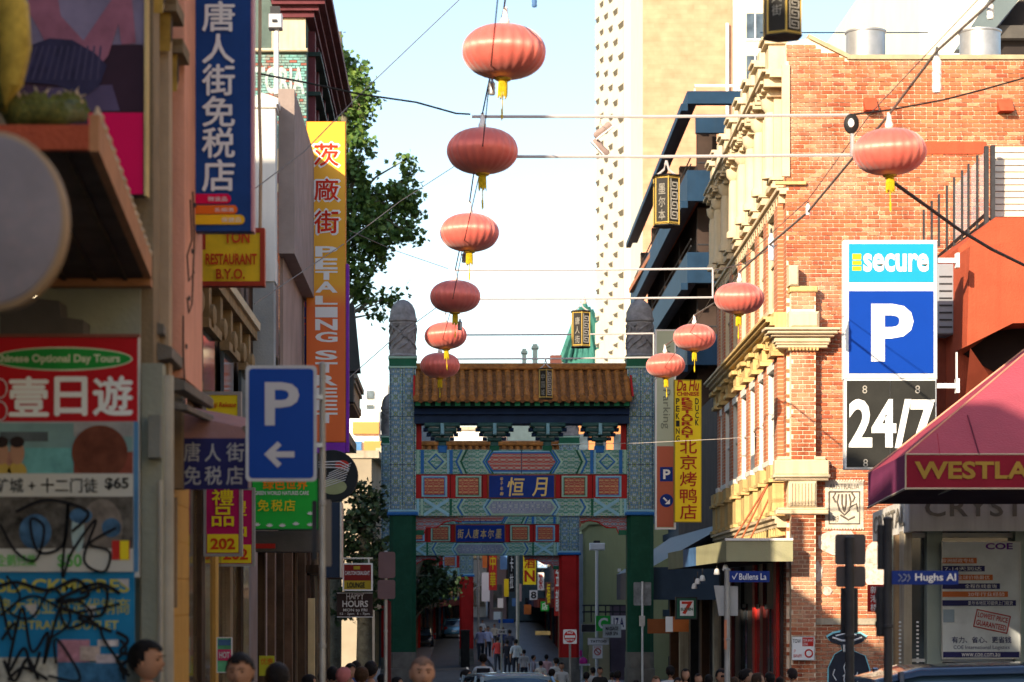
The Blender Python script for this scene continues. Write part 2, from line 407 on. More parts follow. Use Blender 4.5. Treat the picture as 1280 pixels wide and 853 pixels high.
# parapet capping
MB().box((8.25, 49.93, 13.27), (22, 50.4, 13.36)).add(*(lambda q: ([(7.45, 49.92, 13.70), (8.3, 49.92, 13.27), (8.3, 50.4, 13.27), (7.45, 50.4, 13.70), (7.45, 49.92, 13.79), (8.3, 49.92, 13.36), (8.3, 50.4, 13.36), (7.45, 50.4, 13.79)], [(0, 1, 2, 3), (4, 5, 6, 7), (0, 1, 5, 4), (2, 3, 7, 6), (0, 3, 7, 4), (1, 2, 6, 5)]))(0)).build('parapet_capping', M('cement capping', (.42, .34, .22), .9, .2, 3, .3, streak=.4), wh)
# the pier at the corner (bricks on its front)
pier_z = 8.55
MB().box((7.06, 49.72, -1.3), (7.56, 50, pier_z)).build('corner_pier', mortar, wh)
def pskip(x, z): return 3.95 < z < 4.95 or 7.62 < z < 8.05
brickwork(wh, 7.06, 7.56, -1.2, pier_z-.12, 49.715, red_brick, 40, lambda x, z: z > 5, pskip)
MB().bbox((7.03, 49.66, pier_z-.12), (7.60, 50, pier_z), .02).build('pier_cap', ochre, wh)
MB().bbox((7.0, 49.6, pier_z), (7.2, 49.98, pier_z+.42), .03).build('ball_base', cream, wh)
def moulding(name, x0, x1, z0, steps, m, y=49.98):
    """stack of projecting bands: steps [(height, projection)...] from z0 up, mitred round the left corner by length"""
    mb = MB(); z = z0
    for h, pr in steps:
        mb.bbox((x0-pr, y-pr, z), (x1+pr*.8, y, z+h), min(.02, h*.3)); z += h
    return mb.build(name, m, wh)
moulding('cornice', 7.04, 7.58, 7.28, [(.06, .28), (.05, .31), (.11, .34), (.05, .42), (.07, .50), (.05, .56)], cream, 49.95)
MB().bbox((7.0, 49.55, 7.67), (7.62, 49.98, 8.02), .06).build('cornice_block', cream, wh)
dn = MB()
for i in range(9): dn.box((6.99+i*.072, 49.60, 7.22), (7.025+i*.072, 49.72, 7.28))
dn.build('dentils', ochre, wh, kind='stuff')
moulding('pedestal', 7.04, 7.58, 3.86, [(.09, .30), (.05, .26)], cream, 49.95)
pb = MB().bbox((7.0, 49.66, 4.0), (7.58, 49.98, 4.55), .03)
for i in range(8): pb.box((7.03+i*.066, 49.63, 4.04), (7.066+i*.066, 49.67, 4.5))
pb.build('fluted_block', cream, wh)
moulding('pedestal_top', 7.02, 7.58, 4.55, [(.06, .3), (.06, .34), (.30, .31), (.08, .24)], cream, 49.95)
# quoin-like cream edge above the pier
MB().box((6.9, 49.93, 10.85), (7.06, 50.02, 13.15)).build('edge_pilaster', cream, wh)
# pilasters, capitals, stepped cornices along the street front
us = [.9, 3.1, 5.0, 7.0, 9.2, 11.4, 13.6, 15.1]
for i, u in enumerate(us):
    m_ = cream
    p = MB(); fbox(p, u-.3, u+.3, .03, .30, 10.95, 12.75)
    p.build('pilaster', m_, wh)
    q = MB(); c = facR(u, .34, 11.0)
    q.lathe((c[0], c[1], 0), [(.20, 10.95), (.20, 11.08), (.15, 11.14), (.145, 12.2), (.12, 12.35), (.2, 12.45), (.22, 12.62)], 12)
    q.build('column', m_, wh, smooth=True)
    k = MB(); k2 = MB()
    for (z, o, h, wd) in ((10.72, .38, .08, .36), (10.8, .34, .06, .34), (10.88, .42, .07, .38), (12.62, .5, .07, .40), (12.69, .42, .1, .36), (12.79, .60, .07, .44), (12.86, .72, .06, .5)):
        fbox(k if z > 12 else k2, u-wd, u+wd, .03, o, z, z+h)
    k.build('capital', m_, wh); k2.build('pilaster_foot', m_, wh)
    pp = MB(); fbox(pp, u-.34, u+.34, -.1, .46, 13.06, 13.72); fbox(pp, u-.42, u+.42, -.1, .58, 13.72, 13.80); fbox(pp, u-.38, u+.38, -.1, .66, 13.80, 13.87); fbox(pp, u-.26, u+.26, -.05, .4, 13.87, 14.1)
    pp.build('parapet_pier', m_, wh)
    # lower piers, sills and brackets
    lp = MB(); fbox(lp, u-.34, u+.34, .03, .2, 4.95, 7.2); fbox(lp, u-.34, u+.34, .03, .2, 8.0, 10.7)
    lp.build('brick_pier', sidebrick, wh)
    lc = MB(); lc2 = MB()
    for (z, o, h, wd) in ((3.86, .45, .08, .5), (3.95, .36, .6, .42), (4.56, .48, .07, .48), (4.64, .42, .28, .45), (7.2, .40, .09, .42), (7.3, .34, .26, .36), (7.58, .5, .09, .46)):
        fbox(lc if z > 6 else lc2, u-wd, u+wd, .03, o, z, z+h)
    lc2.build('pier_pedestal', ochre, wh)
    lc.build('pier_capital', ochre, wh)
for i, (ua, ub) in enumerate(zip([0]+us, us)):
    m_ = cream
    if ub-ua < 1.2: continue
    a, b_ = ua+.42, ub-.42
    # upper window: arch head, glass, sill
    g = MB(); fbox(g, a+.15, b_-.15, .031, .05, 11.1, 12.45); wn = g.build('window', darkglass, wh)
    f = MB(); fbox(f, a, a+.15, .031, .13, 11.0, 12.5); fbox(f, b_-.15, b_, .031, .13, 11.0, 12.5); fbox(f, a, b_, .031, .16, 12.45, 12.6); fbox(f, a-.05, b_+.05, .031, .24, 10.92, 11.02); fbox(f, (a+b_)/2-.03, (a+b_)/2+.03, .04, .09, 11.02, 12.45)
    f.build('frame', m_, wn)
    # balusters in the parapet
    bl = MB(); n = max(2, int((b_-a)/.3))
    for k in range(n):
        c = facR(a+(k+.5)*(b_-a)/n, .2, 0); bl.lathe((c[0], c[1], 0), [(.07, 13.06), (.1, 13.2), (.05, 13.42), (.08, 13.56)], 8)
    bl.build('balustrade', m_, wh)
    # lower tall windows
    for (z0, z1) in ((8.3, 10.3), (5.1, 7.0)):
        g = MB(); fbox(g, a+.12, b_-.12, .031, .05, z0, z1); wn = g.build('window', darkglass, wh)
        f = MB(); fbox(f, a, a+.12, .031, .16, z0-.05, z1+.05); fbox(f, b_-.12, b_, .031, .16, z0-.05, z1+.05); fbox(f, a, b_, .031, .2, z1, z1+.16); fbox(f, a-.06, b_+.06, .031, .34, z0-.14, z0-.03); fbox(f, a+.12, b_-.12, .04, .10, (z0+z1)/2-.03, (z0+z1)/2+.03)
        f.build('frame', white if z0 < 6 else m_, wn)
for z, steps in ((12.92, [(.06, .5), (.05, .62), (.05, .72)]), (10.5, [(.07, .22), (.07, .3)]), (7.68, [(.1, .36), (.07, .5), (.06, .62), (.05, .7), (.09, .4)]), (3.6, [(.08, .3), (.1, .36), (.06, .44)])):
    for (u0, u1, m_) in ((0, 10.2, cream if z != 7.68 else ochre), (10.2, 15.5, cream)):
        mb = MB(); zz = z
        for h, o in steps: fbox(mb, u0, u1, .03, o, zz, zz+h); zz += h
        mb.build('string_course', m_, wh)
    bk = MB()
    for k in range(33): fbox(bk, .2+k*.46, .34+k*.46, .03, steps[-1][1]-.08 if z > 5 else .3, z-.16, z)
    bk.build('brackets', cream if z > 10 else ochre, wh, kind='stuff')
# shop level: dark red shopfront
sf = MB(); fbox(sf, .5, 15.5, .035, .12, -1.3, 3.3); sf.build('shopfront', M('dark shopfront', (.06, .045, .045), .5, .4, 1.5, .1), wh)
for k, (u, mm) in enumerate(((.7, red), (3.4, M('maroon', (.12, .02, .02), .5)), (5.2, red), (8.5, black), (11, M('maroon', (.12, .02, .02), .5)), (14, black))):
    mb = MB(); fbox(mb, u, u+.5, .12, .22, -1.1, 2.9); mb.build('shop_pier', mm, wh)
for k in range(4):
    u = 1.4+k*3.1
    mb = MB(); fbox(mb, u, u+1.9, .121, .14, -.6, 1.9); g = mb.build('shop_window', darkglass, wh)
    mb = MB(); fbox(mb, u-.06, u+1.96, .12, .18, 1.9, 2.0); fbox(mb, u-.06, u+1.96, .12, .18, -.68, -.6); fbox(mb, u+.92, u+.98, .12, .17, -.6, 1.9); mb.build('frame', steel, g)
# things painted / stuck on the bare wall
Y = 49.965
st = MB().box((XX(1031, 50), Y-.004, ZZ(661, 50)), (XX(1079, 50), Y, ZZ(601, 50)))
for i in range(15):
    x = XX(1031, 50)+i*(XX(1079, 50)-XX(1031, 50))/14
    st.lathe((x, Y-.002, ZZ(661, 50)), [(.02, -.02), (.02, .02)], 6); st.lathe((x, Y-.002, ZZ(601, 50)), [(.02, -.02), (.02, .02)], 6)
pst = st.build('stamp_poster', M('aged poster paper', (.60, .55, .46), .9, .25, 5, .3, wear=.5, wearcol=(.34, .30, .25)), wh)
ink = M('faded ink', (.16, .14, .12), .9, .4, 12, 0)
letters(MB(), 'AUSTRALIA', rp(1036, 605, 1074, 612, 50), Y-.008).build('lettering', ink, pst)
ly = MB()
def pxl(pts, d, y, r, mb, z_=None):
    mb.tube([(XX(a, d), y, ZZ(b, d)) for a, b in pts], r, 4)
for pts in ([(1048, 618), (1046, 628), (1049, 638), (1055, 644), (1061, 638), (1063, 628), (1061, 618)], [(1052, 618), (1052, 630), (1055, 640)], [(1057, 618), (1057, 630), (1055, 640)], [(1044, 616), (1041, 622), (1044, 628)], [(1064, 616), (1068, 622), (1065, 628)], [(1050, 644), (1060, 650), (1068, 646)], [(1036, 615), (1036, 655), (1074, 655), (1074, 615), (1036, 615)], [(1062, 634), (1070, 630), (1072, 640)]):
    pxl(pts, 50, Y-.008, .02, ly)
ly.build('drawing', ink, pst)
letters(MB(), '1949', rp(1038, 645, 1048, 653, 50), Y-.008).build('lettering', ink, pst)
whitewash = M('peeling whitewash', (.60, .55, .50), .9, .15, 5, .4, wear=.6, wearcol=(.5, .25, .15))
def blob(cx, cy, rx, ry, d, y, m, name='paint_patch', n=14, root=wh):
    pts = []
    for i in range(n):
        a = 2*PI*i/n; k = R.uniform(.8, 1.1); pts.append((XX(cx+rx*k*math.cos(a), d), y, ZZ(cy+ry*k*math.sin(a), d)))
    return MB().flat(pts).build(name, m, root)
blob(1046, 678, 27, 18, 50, Y-.003, whitewash); blob(1020, 716, 9, 14, 50, Y-.003, whitewash); blob(1034, 739, 6, 6, 50, Y-.003, whitewash); blob(1094, 712, 15, 34, 50, Y-.003, whitewash)
# string of tile / pipe low on the wall
MB().box((XX(1015, 50), Y-.03, ZZ(781, 50)), (XX(1100, 50), Y, ZZ(773, 50))).build('wall_ledge', greycream, wh)
# cowboy paste-up in black and pale blue outline
cow = thing('street_art_paste_up', 'pasted figure in a wide hat with pale blue outline low on the brick wall', 'street art', (XX(1060, 50), Y-.01, ZZ(853, 50)))
halo = [(1033, 880), (1034, 835), (1042, 818), (1052, 812), (1050, 806), (1036, 801), (1032, 795), (1040, 790), (1050, 788), (1056, 779), (1062, 781), (1066, 790), (1076, 790), (1084, 795), (1078, 802), (1066, 806), (1068, 814), (1082, 820), (1088, 838), (1088, 880)]
MB().flat([(XX(a, 50), Y-.006, ZZ(b, 50)) for a, b in halo]).build('outline', M('pale blue outline', (.25, .62, .72), .7), cow)
def shrink(p, f=.93, c=(1060, 820)): return (c[0]+(p[0]-c[0])*f, c[1]+(p[1]-c[1])*f)
MB().flat([(XX(a, 50), Y-.009, ZZ(b, 50)) for a, b in map(shrink, halo)]).build('figure', M('black ink paper', (.03, .035, .05), .7), cow)
wl = MB()
for k in range(16):
    x = R.uniform(1040, 1080); y = R.uniform(824, 868); pxl([(x, y), (x+R.uniform(-4, 4), y+7), (x+R.uniform(-5, 5), y+14)], 50, Y-.012, .012, wl)
pxl([(1040, 797), (1052, 801), (1066, 801), (1077, 797)], 50, Y-.012, .02, wl); pxl([(1055, 806), (1055, 814), (1063, 814), (1063, 806)], 50, Y-.012, .03, wl); pxl([(1044, 795), (1056, 792), (1070, 794)], 50, Y-.012, .016, wl)
wl.build('highlights', M('paper white lines', (.7, .72, .75), .8), cow)
ps = board('parking_restriction_sign', 'small white no stopping and tow away zone sign low on the brick pier', (990, 796, 1018, 825), 49.6, cleanwhite, alu, .01, .008)
panel(ps, 'red_field', (1003, 797, 1017, 808), 49.595, red); word(ps, 'TOW AWAY\nZONE', (1004, 799, 1016, 807), 49.592, cleanwhite)
MB().add(*((lambda c, r1, r2: ([(c[0]+r*math.cos(a*PI/8), c[1], c[2]+r*math.sin(a*PI/8)) for r in (r1, r2) for a in range(16)], [(i, (i+1) % 16, (i+1) % 16+16, i+16) for i in range(16)]))((XX(1011, 49.6), 49.59, ZZ(817, 49.6)), .09, .06))).build('no_stopping_symbol', red, ps)
word(ps, '1P\n8AM-6PM', (992, 812, 1002, 822), 49.59, MC['red paint']); word(ps, 'TOW', (991, 799, 1001, 804), 49.59, black)
# roof ventilators
for (a, b_, t_, lab) in ((1057, 1107, 40, 'round galvanised roof ventilator drum at the left behind the brick parapet'), (1199, 1251, 40, 'round galvanised roof ventilator drum under the steel stair behind the parapet')):
    x0, x1 = XX(a, 52), XX(b_, 52); v = thing('roof_ventilator', lab, 'ventilator', ((x0+x1)/2, 52, 12.9), 'galvanised drums on the brick roof')
    r = (x1-x0)/2
    MB().lathe(((x0+x1)/2, 52, 0), [(r*.97, 12.9), (r*.97, 13.36), (r, 13.37), (r, 13.4), (r*.97, 13.41), (r*.97, ZZ(t_+3, 52)), (r*1.03, ZZ(t_+2, 52)), (r*1.03, ZZ(t_, 52)), (r*.95, ZZ(t_, 52)), (r*.93, ZZ(t_+5, 52))], 32).build('drum', alu, v, smooth=True)
for (px, py, w_) in ((1087, 132, 8), (1255, 133, 9)):
    v = tag(MB().add([(XX(px-w_, 50), 49.98, ZZ(py+9, 50)), (XX(px+w_, 50), 49.98, ZZ(py+9, 50)), (XX(px+w_, 50), 49.7, ZZ(py+9, 50)), (XX(px-w_, 50), 49.7, ZZ(py+9, 50)), (XX(px-w_, 50), 49.98, ZZ(py-9, 50)), (XX(px+w_, 50), 49.98, ZZ(py-9, 50))], [(0, 1, 2, 3), (3, 2, 5, 4), (0, 3, 4), (1, 5, 2)]).build('wall_vent_hood', orange_render, None, loc=(XX(px, 50), 49.98, ZZ(py, 50))), 'orange painted vent hood on the brick wall '+('left of' if px < 1200 else 'right of')+' the big hanging lantern', 'vent hood', 'painted vent hoods on the brick wall')
MB().box((XX(1150, 50), 49.955, ZZ(193, 50)), (XX(1232, 50), 49.975, ZZ(178, 50))).build('painted_lintel', orange_render, wh)
MB().bbox((XX(969, 50), 49.88, ZZ(232, 50)), (XX(1007, 50), 49.975, ZZ(228, 50)), .01).build('wall_ledge', ochre, wh)

# shop verandah under the pedestals
vr = thing('shop_verandah', 'green cream cantilevered verandah with rods over the corner shop of the brick warehouse', 'verandah', facR(0, 1, 2.9))
D1, D2 = 49.0, 62
vx0, vx1 = XX(908, D1), XX(985, D1)
vm = M('olive cream fascia', (.34, .33, .20), .7, .12, 1.5, .2, streak=.3)
MB().box((vx0, D1, ZZ(702, D1)), (vx1+.1, D1+.12, ZZ(676, D1))).build('front_fascia', vm, vr)
MB().box((vx0-.02, D1-.03, ZZ(676, D1)), (vx1+.1, D1+.15, ZZ(673, D1))).build('gutter', white, vr)
mb = MB(); z0, z1 = ZZ(702, D1), ZZ(676, D1)
seg = [(D1+.12, 'p'), (52.2, 'y'), (55, 'b'), (58, 'p'), (62, 'e')]
blu = M('shop fascia blue', (.07, .16, .34), .5, .2, 2)
for (a, k), (b_, _) in zip(seg, seg[1:]):
    MB().box((vx0, a, z0), (vx0+.12, b_, z1)).build('side_fascia', {'p': vm, 'y': vm, 'b': blu}[k], vr)
MB().box((vx0+.12, D1+.12, z1-.06), (vx1+.1, D2, z1-.03)).build('roof', M('verandah roof', (.3, .28, .24), .8), vr)
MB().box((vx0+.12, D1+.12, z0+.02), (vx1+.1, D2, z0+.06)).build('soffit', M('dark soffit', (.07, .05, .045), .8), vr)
for (a, b_) in (((916, 676), (952, 596)), ((926, 676), (966, 586)), ((937, 676), (975, 600))):
    MB().tube([P(a[0], a[1], 51), Vector(facR(2.2, .05, ZZ(b_[1], 51)))+Vector((XX(b_[0], 51)-XX(966, 51), 0, 0))*.3], .022, 6).build('stay_rod', M('rust rod', (.38, .13, .06), .7), vr)
# string of lamp spots below the fascia
for k, (px, py) in enumerate(((907, 709), (896, 714), (878, 722), (872, 726), (868, 732))):
    c = P(px, py, 50+k*1.6)
    s_ = thing('spot_lamp', ['spot lamp nearest the Bullens La pole, under the verandah edge', 'second spot lamp from the Bullens La pole, under the verandah', 'middle one of five spot lamps under the verandah edge', 'fourth spot lamp, left of the middle one under the verandah', 'lowest and leftmost spot lamp of the five under the verandah'][k], 'lamp', (c.x, c.y, c.z), 'spot lamps under the verandah')
    MB().lathe((c.x, c.y, c.z), [(.03, .05), (.05, .02), (.07, -.06), (.06, -.08)], 10).build('lamp_head', cleanwhite, s_, smooth=True)
    MB().box((c.x-.01, c.y-.01, c.z+.05), (c.x+.01, c.y+.01, c.z+.2)).build('stem', steel, s_)

# ================================================================ RIGHT: concrete and blue car park behind
blueband = M('blue balcony concrete', (.012, .036, .075), .55, .25, 1.2, .15, streak=.3, wearcol=(.02, .04, .07))
orangesoffit = M('terracotta soffit', (.42, .17, .09), .8, .25, 1.5, .3)
cp = thing('blue_car_park', 'dark blue banded car park block rising behind the brick warehouse', 'building', (8.6, 87, gz(87)))
def facB(u, out, z):
    A = Vector((XX(859, 87), 87, 0)); B = Vector((XX(791, 119), 119, 0)); D = (B-A).normalized(); Nn = Vector((-D.y, D.x, 0))
    p = A+D*u+Nn*out; return (p.x, p.y, z)
def bbx(mb, u0, u1, o0, o1, z0, z1):
    vs = [facB(u, o, z) for z in (z0, z1) for (u, o) in ((u0, o0), (u1, o0), (u1, o1), (u0, o1))]
    return mb.add(vs, [(0, 3, 2, 1), (4, 5, 6, 7), (0, 1, 5, 4), (1, 2, 6, 5), (2, 3, 7, 6), (3, 0, 4, 7)])
darkin = M('car park interior', (.05, .035, .03), .9, .3, 1)
zt = ZZ(114, 87)
xc = XX(859, 87)
core = MB(); core.prismz([(xc+.9, 88.5), (24, 88.5), (24, 118.8), (xc+1.2, 118.8)], -1.3, zt-1.6); core.build('core', darkin, cp)
fl = 0
z = zt
floors = []
while z > -1:
    floors.append(z); z -= 2.95
for i, z in enumerate(floors):
    if i: 
        MB().box((xc+.3, 87.1, z-.25), (24, 119, z-.02)).build('floor_slab', orangesoffit, cp)
    mb = MB(); bbx(mb, 0, 34, -.35, 0, z-(1.0 if i else .45), z+(.1 if i else 0)); mb.build('side_parapet', blueband, cp)
    mb = MB(); bbx(mb, 0, 34, -.02, .22, z-(1.25 if i else .7), z-(1.0 if i else .45)); mb.build('side_beam', blueband, cp)
    MB().box((xc+.32, 87, z-(1.0 if i else .45)), (24, 87.35, z+(.1 if i else 0))).build('front_parapet', blueband, cp)
    for k in range(5):
        u = 1.5+k*8
        if i: mb = MB(); bbx(mb, u, u+.5, -1.2, -.5, z+.1, z+1.95); mb.build('column', darkin, cp)
    if i:
        rl = MB(); 
        for zz in (z+.35, z+.6): rl.tube([facB(.2, -.15, zz), facB(33, -.15, zz)], .03, 4)
        rl.tube([(xc+.4, 87.2, z+.4), (23, 87.2, z+.4)], .03, 4)
        rl.build('railing', steel, cp)
box('front_beam', (xc+.32, 87.02, ZZ(166, 87)), (24, 87.3, ZZ(143, 87)), blueband, cp)
tr = MB(); tr.tube([(xc+.3, 87.3, zt), (xc+.3, 87.3, zt+.25), (xc+6, 87.3, zt+.25)], .05, 5); tr.build('roof_pipe', whitemetal, cp)

# ================================================================ RIGHT: tall apartment tower
tw = thing('apartment_tower', 'tall pale apartment tower with yellow brick end wall and rows of white balcony fins', 'building', (16, 200, gz(200)))
ybrick = brick_tex('yellow brick', (.56, .29, .18), (.61, .33, .21), (.50, .26, .16), 1.1, .38, 'X')
x0 = XX(803, 200); x1 = XX(915, 200); xw = XX(960, 200)
tz = 74
MB().box((x0, 200, gz(200)-1), (xw, 255, tz)).build('wall', M('tower wall paint', (.64, .60, .50), .7, .06, .5, .05), tw)
MB().box((x0+.02, 199.9, gz(200)), (x1, 199.99, tz-1)).build('end_wall', ybrick, tw)
finw = M('tower white concrete', (.60, .56, .47), .7, .06, .5, .05)
n = 0
zz = 4.0
recess = M('balcony shade', (.10, .075, .045), .9, .3, 1)
while zz < tz-3:
    mb = MB(); mb.box((x0-.45, 214, zz-.5), (x0, 255, zz+.35)); mb.build('balcony_band', finw, tw)
    if n % 1 == 0:
        for k in range(6):
            y = 215+k*6.6
            MB().prismz([(x0-.85, y+2.0), (x0-.45, y), (x0-.0, y), (x0, y+4.6), (x0-.45, y+4.6)], zz-.7, zz+1.5).build('balcony', finw, tw)
    MB().box((x0-.02, 216, zz+1.2), (x0, 254, zz+2.05)).build('recess_shade_band', recess, tw)  # flat dark band; shade of the balcony recesses is put into its colour
    zz += 2.8; n += 1
for k in range(6):
    y = 214.6+k*6.6
    MB().box((x0-.5, y-1.2, 0), (x0, y, tz)).build('fin', finw, tw)
for i in range(20):
    z0_ = 3+i*3.5
    for (a, b_) in ((933, 955),):
        w_ = box('window', (XX(a, 200), 199.93, z0_), (XX(b_, 200), 199.99, z0_+2.1), darkglass, tw)
        f = MB(); f.box((XX(a, 200)-.1, 199.88, z0_-.15), (XX(b_, 200)+.1, 199.95, z0_)); f.box((XX(943, 200), 199.88, z0_), (XX(944.5, 200), 199.93, z0_+2.1)); f.build('frame', whitemetal, w_)
MB().tube([(XX(912, 198), 199.6, ZZ(27, 199)), (XX(912, 198), 199.6, 30)], .14, 6).build('downpipe', whitemetal, tw)

# low building just behind the warehouse roof, top right
wb = thing('white_rooftop_building', 'plain white rendered building beyond the brick parapet at the top right', 'building', (XX(1180, 84), 80, gz(80)))
box('wall', (XX(1149, 80), 80, -1.2), (XX(1420, 80), 100, 25), M('warm white render', (.78, .72, .60), .8, .06, 1, .1), wb)
MB().box((XX(960, 66), 66.5, 10), (XX(1016, 66), 74, ZZ(96, 66)-1)).build('lift_room', cream, wh)
ex = thing('steel_stair', 'dark blue grey sloping steel stair enclosure above the roof ventilator', 'stair', (XX(1245, 60), 56, 13))
eg = M('blue grey steel', (.12, .155, .17), .5, .15, 1.5, .1)
D = 56
MB().prism([(XX(1196, D), ZZ(62, D)), (XX(1244, D), ZZ(-10, D)), (XX(1282, D), ZZ(-10, D)), (XX(1222, D), ZZ(62, D))], D, D+.4).build('stringer', eg, ex)
MB().prism([(XX(1222, D), ZZ(70, D)), (XX(1282, D), ZZ(-8, D)), (XX(1340, D), ZZ(-8, D)), (XX(1340, D), ZZ(70, D))], D+.6, D+3).build('enclosure', M('dark cladding', (.03, .025, .025), .6), ex)
MB().box((XX(1252, D), D+.3, ZZ(44, D)), (XX(1340, D), D+.55, ZZ(28, D))).build('landing', M('dark landing', (.08, .075, .07), .6), ex)

# ================================================================ RIGHT: red orange building with balcony
ob = thing('red_rendered_building', 'red orange rendered building with a sloping balcony rail right of the parking sign', 'building', (11, 40, gz(40)))
d = 40
def pz(px, py, dd=40): return (XX(px, dd), ZZ(py, dd))
# main angled masses
MB().prism([pz(1198, 612), pz(1198, 310), pz(1244, 272), pz(1420, 272), pz(1420, 612)], d, d+6).build('wall', orange_render, ob)
MB().prism([pz(1170, 612, 41), pz(1170, 346, 41), pz(1186, 330, 41), pz(1205, 330, 41), pz(1205, 612, 41)], 41, 46).build('side_wall', M('red brown render', (.2, .05, .03), .8, .2, 2), ob)
MB().prism([pz(1204, 443), pz(1243, 415), pz(1340, 400), pz(1340, 612), pz(1290, 560), pz(1250, 470), pz(1204, 443)][:6], d-.02, d+.3).build('dark_opening', M('dark recess', (.03, .018, .015), .9), ob)
MB().prism([pz(1194, 440), pz(1250, 412), pz(1400, 408), pz(1400, 300), pz(1198, 318)], d-.9, d+.2).build('projecting_bay', orange_render, ob)
MB().add([(*pz(1198, 442)[:1], d-.9, pz(1198, 442)[1]), (pz(1250, 490)[0], d-.03, pz(1250, 490)[1]), (pz(1198, 580)[0], d-.03, pz(1198, 580)[1])], [(0, 1, 2)]).build('wall_return', orange_render, ob)
# louvred screen
lv = MB(); x0, x1 = XX(1243, 42), XX(1420, 42)
MB().box((x0, 42.1, ZZ(272, 42)), (x1, 42.2, ZZ(184, 42))).build('screen_back', M('screen back', (.35, .30, .25), .8), ob)
slm = M('screen slat', (.62, .55, .46), .6, .06, 1.5, .05)
sm_ = MB().add([(x0, 42, 0), (x1, 42, 0), (x1, 42.09, 0), (x0, 42.09, 0), (x0, 42.02, .1), (x1, 42.02, .1), (x1, 42.09, .1), (x0, 42.09, .1)], [(0, 3, 2, 1), (4, 5, 6, 7), (0, 1, 5, 4), (1, 2, 6, 5), (2, 3, 7, 6), (3, 0, 4, 7)], 0)
proto = sm_.build('slat', slm, ob)
zb = ZZ(271, 42); proto.location.z = proto.location.z+zb; k = 1
while zb+k*.112 < ZZ(186, 42)-.05:
    c = proto.copy(); C.objects.link(c); c.location.z = proto.location.z+k*.112; k += 1
# balcony posts, glass, rail
bal = thing('balcony_rail', 'dark sloping balcony rail with upright bars and glass beside the pale louvred screen', 'railing', (XX(1200, 41), 41, ZZ(320, 41)))
posts = [(1155, 262, 302), (1165, 251, 305), (1174, 243, 308), (1184, 232, 322), (1193, 222, 318), (1203, 213, 306), (1211, 205, 296), (1222, 194, 286)]
for i, (px, t, bt) in enumerate(posts):
    dd = 45-i*.4; MB().box((XX(px-1.2, dd), dd, ZZ(bt, dd)), (XX(px+1.2, dd), dd+.05, ZZ(t, dd))).build('bar', steel, bal)
for (px, t, bt) in ((1232, 184, 282), (1240, 183, 278)):
    MB().box((XX(px-2.4, 41.7), 41.6, ZZ(bt, 41.7)), (XX(px+2.4, 41.7), 41.7, ZZ(t, 41.7))).build('post', steel, bal)
for (a, b_) in (((1172, 322), (1232, 268)), ((1172, 327), (1236, 274))):
    q = MB(); q.tube([P(a[0], a[1], 44.4), P(b_[0], b_[1], 41.8)], .04, 4); q.build('rail', steel, bal)
gl = MB().flat([P(1194, 232, 43.4), P(1231, 190, 42), P(1231, 268, 42), P(1194, 300, 43.4)])
mgl, tgl, bgl = nodes('balcony glass'); bgl.inputs['Base Color'].default_value = (.35, .55, .7, 1); bgl.inputs['Alpha'].default_value = .35; bgl.inputs['Roughness'].default_value = .05
gl.build('glass_pane', mgl, bal)
# air conditioning unit and brackets of the sign
ac = thing('air_conditioner', 'grey air conditioning box fixed between the parking sign and the red building', 'air conditioner', (XX(1182, 40.5), 40.5, ZZ(418, 40.5)))
dd = 40.4
MB().bbox((XX(1172, dd), dd, ZZ(418, dd)), (XX(1193, dd), dd+.6, ZZ(330, dd)), .02).build('case', M('grey appliance', (.27, .29, .33), .5, .08, 3), ac)
g = MB()
for k in range(8): g.box((XX(1174, dd), dd-.01, ZZ(410-k*9, dd)), (XX(1190, dd), dd-.002, ZZ(408-k*9, dd)))
g.build('grille', steel, ac)
# ---- the big parking sign
d = 38.5
bs = thing('parking_sign', 'tall white framed sign with cyan name panel, blue P and black 24/7 panel', 'sign', (XX(1113, d), d, ZZ(586, d)))
MB().bbox((XX(1055, d), d, ZZ(474, d)), (XX(1172, d), d+.22, ZZ(300, d)), .02).build('light_box', cleanwhite, bs)
MB().bbox((XX(1056, d), d+.01, ZZ(587, d)), (XX(1171, d), d+.2, ZZ(474, d)), .015).build('lower_box', whitemetal, bs)
panel(bs, 'cyan_panel', (1061, 305, 1167, 353), d-.008, M('cyan print', (.015, .30, .48), .4, .04, 2, 0), .008)
panel(bs, 'blue_panel', (1061, 364, 1167, 467), d-.008, M('blue print', (.004, .045, .32), .4, .04, 2, 0), .008)
bp_ = M('black panel', (.03, .03, .028), .5, .2, 2, .1)
panel(bs, 'black_panel', (1058.5, 476, 1112.5, 584), d-.004, bp_, .012); panel(bs, 'black_panel', (1113, 476, 1169, 584), d-.004, bp_, .012)
for (a, b_) in ((311, 319), (319.8, 325.8), (326.6, 333)): panel(bs, 'yellow_mark', (1065.5, a+6.5, 1076.5, b_+5.5), d-.012, M('sign yellow', (.80, .62, .02), .4, .04, 2, 0), .003)
word(bs, 'secure', (1079, 317, 1161, 340), d-.014, cleanwhite, .035)
word(bs, 'P', (1089, 380, 1142, 452), d-.014, cleanwhite, .045)
word(bs, '24/7', (1061, 499, 1169, 561), d-.014, cleanwhite, .05)
for (a, z) in ((1074, 487), (1140, 487), (1075, 579)): word(bs, '8', (a+4, z-5, a+10, z+5), d-.014, M('sticker', (.35, .33, .3), .6))
for py in (325, 482):
    MB().box((XX(1172, d), d+.05, ZZ(py+3, d)), (XX(1200, d), d+.14, ZZ(py-3, d))).build('arm', whitemetal, bs)
    MB().box((XX(1196, d), d+.02, ZZ(py+9, d)), (XX(1200, d), d+.17, ZZ(py-9, d))).build('arm_plate', whitemetal, bs)
MB().box((XX(1196, d), d+.06, ZZ(482, d)), (XX(1198, d), d+.1, ZZ(440, d))).build('arm_post', whitemetal, bs)
